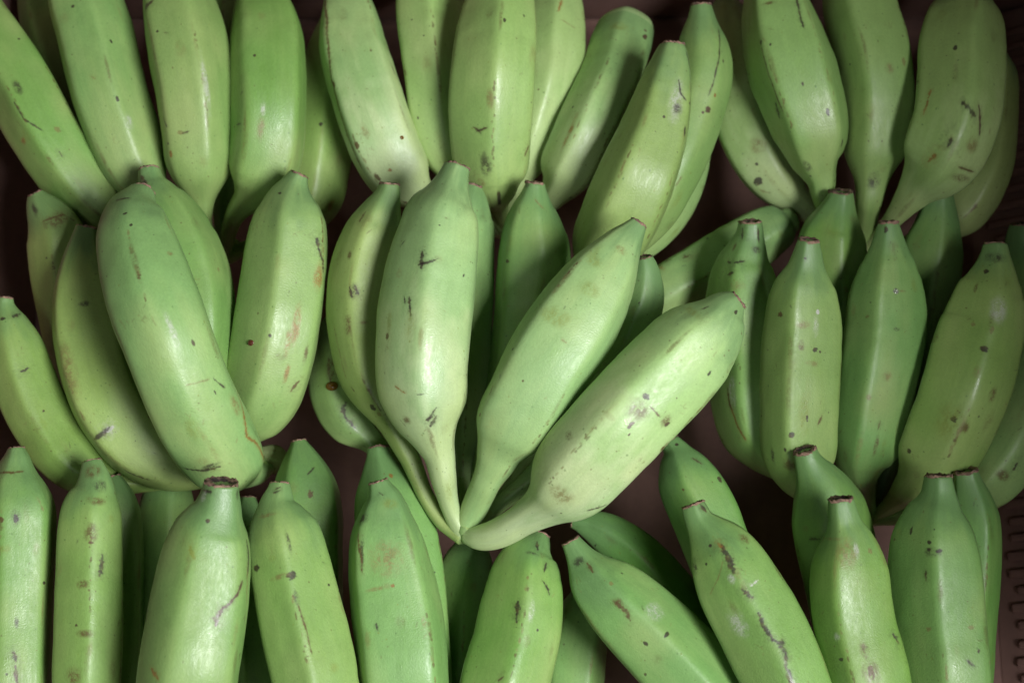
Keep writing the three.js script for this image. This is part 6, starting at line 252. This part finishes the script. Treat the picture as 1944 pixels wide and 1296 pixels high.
// fine relief of the peel, shared
const peelBump = (() => { const n = 256, d = new Uint8Array(n * n * 4); for (let y = 0; y < n; y++) for (let x = 0; x < n; x++) {
  const a = x / n * 2 * Math.PI, v = 0.5 + 0.28 * noise(Math.cos(a) * 14 + 40, Math.sin(a) * 14 + 40, y * 0.35) + 0.2 * noise(Math.cos(a) * 30 + 40, Math.sin(a) * 30 + 40, y * 0.8);
  d.fill(clamp(v) * 255, (y * n + x) * 4, (y * n + x) * 4 + 3); d[(y * n + x) * 4 + 3] = 255; } return texture(d, n, n, false, 3, 5); })();
const peelRough = (() => { const n = 256, d = new Uint8Array(n * n * 4); for (let y = 0; y < n; y++) for (let x = 0; x < n; x++) {
  const a = x / n * 2 * Math.PI, cx = Math.cos(a), sx = Math.sin(a);
  const v = 0.465 + 0.09 * noise(cx * 3 + 9, sx * 3 + 9, y * 0.035) + 0.06 * noise(cx * 12 + 9, sx * 12 + 9, y * 0.12) + 0.12 * noise(cx * 34 + 9, sx * 34 + 9, y * 0.5);
  d.fill(clamp(v) * 255, (y * n + x) * 4, (y * n + x) * 4 + 3); d[(y * n + x) * 4 + 3] = 255; } return texture(d, n, n, false); })();

function spineOf(pts) {
  const curve = new THREE.CatmullRomCurve3(pts.map((p) => new THREE.Vector3(p[0], p[1], p[2])), false, 'centripetal');
  const N = 480, P = [], R = []; const k = pts.length - 1;
  for (let i = 0; i <= N; i++) {
    const u = i / N * k, j = Math.min(k - 1, Math.floor(u)), f = u - j; P.push(curve.getPoint(i / N));
    const r = (q) => pts[clamp(q, 0, k)][3]; const a = r(j - 1), b = r(j), c = r(j + 1), e = r(j + 2);
    R.push(Math.max(0.002, 0.5 * (2 * b + (c - a) * f + (2 * a - 5 * b + 4 * c - e) * f * f + (3 * b - a - 3 * c + e) * f ** 3)));
  }
  const L = [0]; for (let i = 1; i <= N; i++) L.push(L[i - 1] + P[i].distanceTo(P[i - 1]));
  const len = L[N];
  const at = (t) => { const s = clamp(t) * len; let lo = 0, hi = N; while (hi - lo > 1) { const m = (lo + hi) >> 1; if (L[m] <= s) lo = m; else hi = m; } const f = (s - L[lo]) / Math.max(1e-9, L[hi] - L[lo]); return { p: P[lo].clone().lerp(P[hi], f), r: R[lo] + (R[hi] - R[lo]) * f }; };
  return { at, len };
}
const UPREF = new THREE.Vector3(0, Math.cos(0.2618), Math.sin(0.2618));  // peel angle 0 points up out of the box

function ridgeSet(shares, rand) {
  let a = shares.map((s) => Math.asin(clamp(s, -0.98, 0.98)));
  if (!a.length) a = [(rand() - 0.5) * 1.2];
  a.sort((p, q) => p - q);
  const full = []; for (let i = 0; i < a.length; i++) { const nxt = i + 1 < a.length ? a[i + 1] : a[0] + 2 * Math.PI, gap = nxt - a[i], n = Math.max(1, Math.round(gap / 1.22)); for (let j = 0; j < n; j++) full.push(a[i] + gap * (j + (j ? (rand() - 0.5) * 0.16 : 0)) / n); }
  return full;
}
function section(ridges, p) {                                          // rounded polygon with its corners on the ridges
  const f = ridges.map((a, i) => { const b = i + 1 < ridges.length ? ridges[i + 1] : ridges[0] + 2 * Math.PI; return [(a + b) / 2, Math.max(0.6, Math.cos((b - a) / 2))]; });
  const raw = (th) => { let s = 0; for (const [c, d] of f) { const v = Math.cos(th - c) / d; if (v > 0) s += v ** p; } return s ** (-1 / p); };
  let m = 0; for (let i = 0; i < 180; i++) m = Math.max(m, raw(i / 90 * Math.PI));
  return (th) => raw(th) / m;
}

function peelTexture(b, sp, ridges, seed, rmax) {
  const [, tone, , , , marks, , olive] = b, W = 352, H = 704, d = new Uint8Array(W * H * 4), rand = rng(seed * 131 + 7);
  const img = new Float32Array(W * H * 3), len = sp.len;
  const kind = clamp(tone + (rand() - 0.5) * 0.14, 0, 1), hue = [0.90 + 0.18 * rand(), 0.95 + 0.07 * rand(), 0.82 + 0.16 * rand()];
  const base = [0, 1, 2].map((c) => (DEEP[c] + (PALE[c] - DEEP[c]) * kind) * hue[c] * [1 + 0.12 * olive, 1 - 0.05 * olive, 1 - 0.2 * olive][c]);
  const creamy = 0.62 * smooth(0.5, 0.85, tone);
  const cs = new Float32Array(W), sn = new Float32Array(W); for (let x = 0; x < W; x++) { const a = (x / W - 0.5) * 2 * Math.PI; cs[x] = Math.cos(a) * rmax; sn[x] = Math.sin(a) * rmax; }
  const o = seed * 3.7;
  for (let y = 0; y < H; y++) {
    const t = y / (H - 1), s = t * len;
    for (let x = 0; x < W; x++) {
      const X = cs[x], Y = sn[x], big = noise(X * 55 + o, Y * 55, s * 40) + 0.5 * noise(X * 140 + o, Y * 140, s * 90), streak = noise(X * 900 + o, Y * 900, s * 45), mid = noise(X * 330 + o, Y * 330, s * 210), fine = noise(X * 1900 + o, Y * 1900, s * 1500);
      const yel = clamp(0.07 + 0.30 * big + 0.05 * streak + 0.20 * smooth(0.45, 0.78, t + 0.13 * big + 0.05 * mid)), blue = smooth(0.17, 0.02, t + 0.05 * big + 0.02 * mid) * 0.75;
      const g = 1 + 0.03 * streak + 0.05 * mid + 0.065 * fine + 0.075 * big, i = (y * W + x) * 3;
      const cream = creamy * smooth(0.34, 0.72, t + 0.16 * big + 0.08 * mid + 0.03 * streak);
      for (let c = 0; c < 3; c++) { let v = base[c]; v += (CREAM[c] - v) * cream; v += (YEL[c] * (0.7 + 0.4 * tone) - v) * yel; v += (BLUE[c] - v) * blue; img[i + c] = v * g; }
    }
  }
  const rAt = new Float32Array(H); for (let y = 0; y < H; y++) rAt[y] = sp.at(y / (H - 1)).r;
  // stroke or patch: pts in [t, angle]; half widths in metres
  function paint(kind, col, pts, size, alpha = 0.92) {
    const c = COL[col], big = Math.max(...size);
    let t0 = 9, t1 = -9, a0 = 9, a1 = -9; for (const [t, a] of pts) { t0 = Math.min(t0, t); t1 = Math.max(t1, t); a0 = Math.min(a0, a); a1 = Math.max(a1, a); }
    const padT = big * 2.2 / len, rr = Math.max(0.004, sp.at(clamp((t0 + t1) / 2)).r), padA = big * 2.2 / rr;
    const y0 = Math.max(0, Math.floor((t0 - padT) * (H - 1))), y1 = Math.min(H - 1, Math.ceil((t1 + padT) * (H - 1)));
    const x0 = Math.floor(((a0 - padA) / (2 * Math.PI) + 0.5) * W), x1 = Math.ceil(((a1 + padA) / (2 * Math.PI) + 0.5) * W);
    const q = rand() * 50;
    for (let y = y0; y <= y1; y++) for (let x = x0; x <= x1; x++) {
      const s = y / (H - 1) * len, ang = (x / W - 0.5) * 2 * Math.PI, r = Math.max(0.004, rAt[y]), e = ang * r;
      const n = noise(e * 1300 + q, s * 1300, q), n2 = noise(e * 3200 + q, s * 3200, q + 4);
      let k;
      if (kind === 'd') {
        let best = 1e9; for (let i = 0; i + 1 < pts.length; i++) { const ax = pts[i][1] * r, ay = pts[i][0] * len, bx = pts[i + 1][1] * r, by = pts[i + 1][0] * len, vx = bx - ax, vy = by - ay, f = clamp(((e - ax) * vx + (s - ay) * vy) / (vx * vx + vy * vy + 1e-12)); best = Math.min(best, Math.hypot(e - ax - vx * f, s - ay - vy * f)); }
        let along = 1; { const fa = pts[0], fb = pts[pts.length - 1], la = Math.hypot((e - fa[1] * r), (s - fa[0] * len)), lb = Math.hypot((e - fb[1] * r), (s - fb[0] * len)), sz = size[0] * 2.5; along = 0.45 + 0.55 * smooth(0, sz, Math.min(la, lb)); }
        const w = Math.max(size[0] * along * (0.72 + 0.5 * n + 0.3 * n2 + 0.35 * noise(e * 420 + q, s * 420, q + 2)), 0.00010); k = smooth(w * 1.35, w * 0.45, best) * (0.80 + 0.20 * smooth(-0.5, 0.3, n + 0.6 * noise(e * 500, s * 500, q + 6))); k = Math.max(k, 0.22 * smooth(w * 3.2, w, best + 0.4 * w * n2));
      } else {
        const dx = (e - pts[0][1] * r) / size[0], dy = (s - pts[0][0] * len) / (size[1] ?? size[0]), dist = Math.hypot(dx, dy);
        if (kind === 's') k = smooth(1.05, 0.7, dist + 0.3 * n + 0.12 * n2);
        else k = smooth(1.3, 0.35, dist + 0.22 * n) * (0.28 + 0.72 * smooth(0.0, 0.42, noise(e * 700 + q, s * 420, q + 8) * 0.6 + n2 * 0.5 + n * 0.4 + 0.2));
      }
      if (k <= 0.003) continue; k *= alpha;
      const warm = kind === 'd' || kind === 's' ? 0.5 * smooth(0.0, 0.6, noise(e * 800, s * 800, q + 12)) : 0;
      const xx = ((x % W) + W) % W, i = (y * W + xx) * 3, v = 1 + 0.35 * n2; for (let ch = 0; ch < 3; ch++) img[i + ch] += ((c[ch] + (COL.b[ch] - c[ch]) * warm * (col === 'k' ? 1 : 0)) * v - img[i + ch]) * k;
    }
  }
  // scattered pores, specks and small scratches of every peel
  const any = () => [0.06 + 0.8 * rand(), (rand() - 0.5) * 5];
  for (let i = 0; i < 150; i++) paint('s', 'gbf'[Math.floor(rand() * 3)], [any()], [0.00018 + 0.00025 * rand()], 0.35 + 0.3 * rand());
  for (let i = 0; i < 12; i++) paint('s', rand() < 0.6 ? 'k' : 'b', [any()], [0.0002 + 0.0005 * rand() ** 3], 0.55 + 0.3 * rand());
  for (let i = 0; i < 7; i++) { const p = any(), q = [p[0] + (rand() - 0.4) * 0.03, p[1] + (rand() - 0.5) * 0.25]; paint('d', 'tbk'[Math.floor(rand() * 3)], [p, q], [0.0002 + 0.0002 * rand()], 0.5); }
  for (let i = 0; i < 9; i++) paint('m', 'gtb'[Math.floor(rand() * 3)], [any()], [0.001 + 0.002 * rand(), 0.0015 + 0.004 * rand()], 0.22 + 0.2 * rand());
  for (const a of ridges) { const w = a > Math.PI ? a - 2 * Math.PI : a; for (let i = 0; i < 3; i++) if (rand() < 0.6) paint('m', rand() < 0.6 ? 'b' : 't', [[0.12 + 0.65 * rand(), w + (rand() - 0.5) * 0.1]], [0.0006 + 0.0008 * rand(), 0.003 + 0.008 * rand()], 0.3 + 0.3 * rand()); }
  for (let i = 0; i < 4; i++) { const p = any(); for (let j = 0; j < 5; j++) { const q = [p[0] + (rand() - 0.5) * 0.02, p[1] + (rand() - 0.5) * 0.25]; paint('d', 'tb'[j % 2], [q, [q[0] + (rand() - 0.5) * 0.025, q[1] + (rand() - 0.5) * 0.18]], [0.00012 + 0.00012 * rand()], 0.4); } }
  for (const a of ridges) if (rand() < 0.6) { const from = 0.1 + 0.5 * rand(), to = from + 0.08 + 0.22 * rand(); for (let i = 0; i < 14; i++) { const t = from + (to - from) * rand(), w = a > Math.PI ? a - 2 * Math.PI : a; paint('s', rand() < 0.5 ? 'b' : 't', [[t, w + (rand() - 0.5) * 0.06]], [0.00025 + 0.0004 * rand(), 0.0004 + 0.0012 * rand()], 0.3 + 0.35 * rand()); } }
  for (const [kind, col, pts, size] of marks) if (kind !== 'p') paint(kind, col, pts, size.map((v) => v / 1000 * (kind === 'd' ? 1.3 : 1.1)), kind === 'm' ? (col === 'g' ? 0.5 : col === 'w' ? 0.55 : 0.8) : col === 't' || col === 'g' ? 0.7 : 0.88);
  for (let i = 0; i < W * H; i++) { for (let c = 0; c < 3; c++) d[i * 4 + c] = toS[Math.round(clamp(img[i * 3 + c]) * 4096)]; d[i * 4 + 3] = 255; }
  return texture(d, W, H, true);
}

const scarMat = new THREE.MeshStandardMaterial({ vertexColors: true, roughness: 0.8 });
function tipScar(r, seed) {                                            // the dried flower end: a woody pinkish rim round a dark hollow, opening along +y
  const prof = [[0.0, -0.10], [0.25, -0.12], [0.5, -0.06], [0.66, 0.05], [0.80, 0.09], [0.92, 0.08], [0.99, 0.03], [1.01, -0.04], [0.97, -0.14]], n = 40, pos = [], col = [], idx = [], o = seed * 5.3, old = rng(seed * 17)();
  prof.forEach(([q, h], i) => { for (let j = 0; j <= n; j++) {
    const a = j / n * 2 * Math.PI, ca = Math.cos(a), sa = Math.sin(a), w = noise(ca * 2 + o, sa * 2, i * 0.4) * 0.10 + noise(ca * 6 + o, sa * 6, i * 0.9) * 0.08, hh = h + noise(ca * 3 + o, sa * 3, i * 0.8 + 7) * 0.14 * q + noise(ca * 9 + o, sa * 9, i) * 0.09 * q;
    const rr = r * q * (1 + w); pos.push(ca * rr, hh * r, sa * rr);
    const dark = clamp(smooth(0.78, 0.55, q + 0.5 * w + 0.12 * noise(ca * 4 + o, sa * 4, 3)) + (0.25 + 0.4 * old) * smooth(0.35 - 0.6 * old, 0.6 - 0.5 * old, noise(ca * 4 + o, sa * 4, i * 0.6 + 11))), g = 1 + 0.3 * noise(ca * 9 + o, sa * 9, i * 1.7);
    col.push((0.27 + (0.04 - 0.27) * dark) * g, (0.165 + (0.026 - 0.165) * dark) * g, (0.115 + (0.024 - 0.115) * dark) * g);
  } });
  for (let i = 0; i + 1 < prof.length; i++) for (let j = 0; j < n; j++) { const p = i * (n + 1) + j, q = p + n + 1; idx.push(p, p + 1, q, q, p + 1, q + 1); }
  const g = new THREE.BufferGeometry(); g.setAttribute('position', new THREE.Float32BufferAttribute(pos, 3)); g.setAttribute('color', new THREE.Float32BufferAttribute(col, 3)); g.setIndex(idx); g.computeVertexNormals(); return g;
}

function banana(b, seed, origin) {
  const [, , tip, shares, pts, , facet] = b, rand = rng(seed * 977 + 13), sp = spineOf(pts.map((p) => [p[0] - origin.x, p[1] - origin.y, p[2] - origin.z, p[3]]));
  const ridges = ridgeSet(shares, rand), sec = section(ridges, 11 + 7 * rand()), amount = facet * (0.9 + 0.15 * rand()), rmax = Math.max(...pts.map((p) => p[3]));
  const A = 72, V = 118, pos = [], uv = [], idx = [], o = seed * 2.3, sideFit = 1 / (1 - (1 - (sec(Math.PI / 2) + sec(-Math.PI / 2)) / 2) * amount);
  let rows = 0; const T = new THREE.Vector3(), N = new THREE.Vector3(), S = new THREE.Vector3();
  const frame = (t) => { const e = 0.006, p = sp.at(Math.max(0, t - e)).p, q = sp.at(Math.min(1, t + e)).p; T.subVectors(q, p).normalize(); N.copy(UPREF).addScaledVector(T, -UPREF.dot(T)).normalize(); S.crossVectors(N, T); };
  const ring = (t, shrink, back) => {
    const { p, r } = sp.at(t); frame(t);
    const k = amount * (0.55 + 0.45 * smooth(0.0, 0.16, t)) * (0.4 + 0.6 * smooth(0.82, 0.55, t));
    for (let j = 0; j <= A; j++) {
      const a = (j / A - 0.5) * 2 * Math.PI, bump = 0.018 * noise(Math.cos(a) * 1.3 + o, Math.sin(a) * 1.3, t * 7) + 0.007 * noise(Math.cos(a) * 3 + o, Math.sin(a) * 3, t * 22);
      const f = (1 - (1 - sec(a)) * k) * (1 + (sideFit - 1) * k / amount) * (1 + bump) * r * shrink, c = Math.cos(a) * f, s = Math.sin(a) * f;
      pos.push(p.x + N.x * c + S.x * s - T.x * back * r, p.y + N.y * c + S.y * s - T.y * back * r, p.z + N.z * c + S.z * s - T.z * back * r); uv.push(j / A, t);
    }
    rows++;
  };
  if (tip === 'round') for (let i = 0; i <= 9; i++) { const q = i / 10 * Math.PI / 2; ring(0, Math.max(0.02, Math.sin(q)), 0.75 * Math.cos(q)); }
  else { ring(0, 0.1, -0.1); ring(0, 0.9, 0.0); ring(0, 0.97, -0.03); }
  for (let i = tip === 'round' ? 0 : 1; i <= V; i++) ring((i / V) ** 1.15, 1, 0);
  ring(1, 0.6, -0.3); ring(1, 0.05, -0.4);
  for (let i = 0; i + 1 < rows; i++) for (let j = 0; j < A; j++) { const p = i * (A + 1) + j, q = p + A + 1; idx.push(p, q, p + 1, q, q + 1, p + 1); }
  const g = new THREE.BufferGeometry(); g.setAttribute('position', new THREE.Float32BufferAttribute(pos, 3)); g.setAttribute('uv', new THREE.Float32BufferAttribute(uv, 2)); g.setIndex(idx); g.computeVertexNormals();
  const nn = g.attributes.normal; for (let i = 0; i < rows; i++) { const p = i * (A + 1), q = p + A; const x = nn.getX(p) + nn.getX(q), y = nn.getY(p) + nn.getY(q), z = nn.getZ(p) + nn.getZ(q), l = Math.hypot(x, y, z) || 1; nn.setXYZ(p, x / l, y / l, z / l); nn.setXYZ(q, x / l, y / l, z / l); }
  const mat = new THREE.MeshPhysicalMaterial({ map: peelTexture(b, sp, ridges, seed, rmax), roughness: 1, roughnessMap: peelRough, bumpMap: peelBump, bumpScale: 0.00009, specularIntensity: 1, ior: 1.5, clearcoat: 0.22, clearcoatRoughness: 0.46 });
  const mesh = new THREE.Mesh(g, mat);
  frame(0);
  const end = sp.at(0), scar = new THREE.Mesh(tipScar(tip === 'round' ? end.r * 0.34 : end.r * 0.99, seed), scarMat);
  scar.position.copy(end.p).addScaledVector(T, tip === 'round' ? -end.r * 0.73 : 0); scar.quaternion.setFromUnitVectors(new THREE.Vector3(0, 1, 0), T.clone().negate());
  named(scar, 'flower_end', mesh);
  for (const [kind, col, at, size] of b[5]) if (kind === 'p') {        // beads of dried sap on the peel
    const [t, a] = at[0], { p, r } = sp.at(t); frame(t);
    const out = N.clone().multiplyScalar(Math.cos(a)).addScaledVector(S, Math.sin(a)), f = (1 - (1 - sec(a)) * amount) * sideFit * r;
    const drop = named(new THREE.Mesh(dropShape, dropMat[col]), 'sap_drop', mesh);
    drop.position.copy(p).addScaledVector(out, f); drop.quaternion.setFromUnitVectors(new THREE.Vector3(0, 1, 0), out); drop.scale.set(size[0] / 1000, size[0] / 1000 * 0.55, (size[1] ?? size[0]) / 1000);
  }
  return mesh;
}

const dropMat = { a: new THREE.MeshPhysicalMaterial({ color: new THREE.Color(0.30, 0.14, 0.03), roughness: 0.06, transmission: 0.55, thickness: 0.002, ior: 1.38 }), c: new THREE.MeshPhysicalMaterial({ color: new THREE.Color(0.85, 0.83, 0.78), roughness: 0.05, transmission: 0.75, thickness: 0.002, ior: 1.38 }), r: new THREE.MeshPhysicalMaterial({ color: new THREE.Color(0.10, 0.028, 0.018), roughness: 0.12 }) };
const dropShape = new THREE.SphereGeometry(1, 28, 18);

const groups = new Map(); let count = 0;
BANANAS.forEach((b) => { if (!groups.has(b[0])) groups.set(b[0], []); groups.get(b[0]).push(b); });
for (const [key, list] of groups) {
  const g = new THREE.Group(), single = list.length === 1;
  const ends = list.map((b) => b[4][b[4].length - 1]), c = [0, 1, 2].map((i) => ends.reduce((s, e) => s + e[i], 0) / ends.length);
  g.name = single ? 'loose_banana' : count ? 'banana_hand_' + String(count).padStart(3, '0') : 'banana_hand';
  g.userData = { label: HANDS[key], category: single ? 'banana' : 'banana hand' }; if (!single) { g.userData.group = 'hands of green bananas heaped in the box'; count++; }
  g.position.set(...c); scene.add(g);
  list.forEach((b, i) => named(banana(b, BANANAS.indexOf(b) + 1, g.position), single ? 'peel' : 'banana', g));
  if (!single) {                                                       // the crown that joins the stalks
    const s = new THREE.SphereGeometry(1, 40, 28), p = s.attributes.position, o = count * 3.1;
    for (let i = 0; i < p.count; i++) { const x = p.getX(i), y = p.getY(i), z = p.getZ(i), f = 1 + 0.16 * noise(x * 1.6 + o, y * 1.6, z * 1.6) + 0.06 * noise(x * 5 + o, y * 5, z * 5); p.setXYZ(i, x * f * 0.0082, y * f * 0.0058, z * f * 0.0064); }
    s.computeVertexNormals();
    named(new THREE.Mesh(s, crownMat()), 'crown', g).position.set(0.001, -0.0022, -0.0042);
  }
}
function crownMat() {
  if (!crownMat.m) { const n = 128, d = new Uint8Array(n * n * 4); for (let y = 0; y < n; y++) for (let x = 0; x < n; x++) { const v = smooth(-0.2, 0.5, noise(x * 0.06, y * 0.06, 2) + 0.5 * noise(x * 0.25, y * 0.25, 5)), c = [0.34 - 0.07 * v, 0.43 - 0.12 * v, 0.18 - 0.06 * v]; for (let k = 0; k < 3; k++) d[(y * n + x) * 4 + k] = toS[Math.round(c[k] * 4096)]; d[(y * n + x) * 4 + 3] = 255; } crownMat.m = new THREE.MeshStandardMaterial({ map: texture(d, n, n, true), roughness: 0.7 }); }
  return crownMat.m;
}

renderer.render(scene, camera);
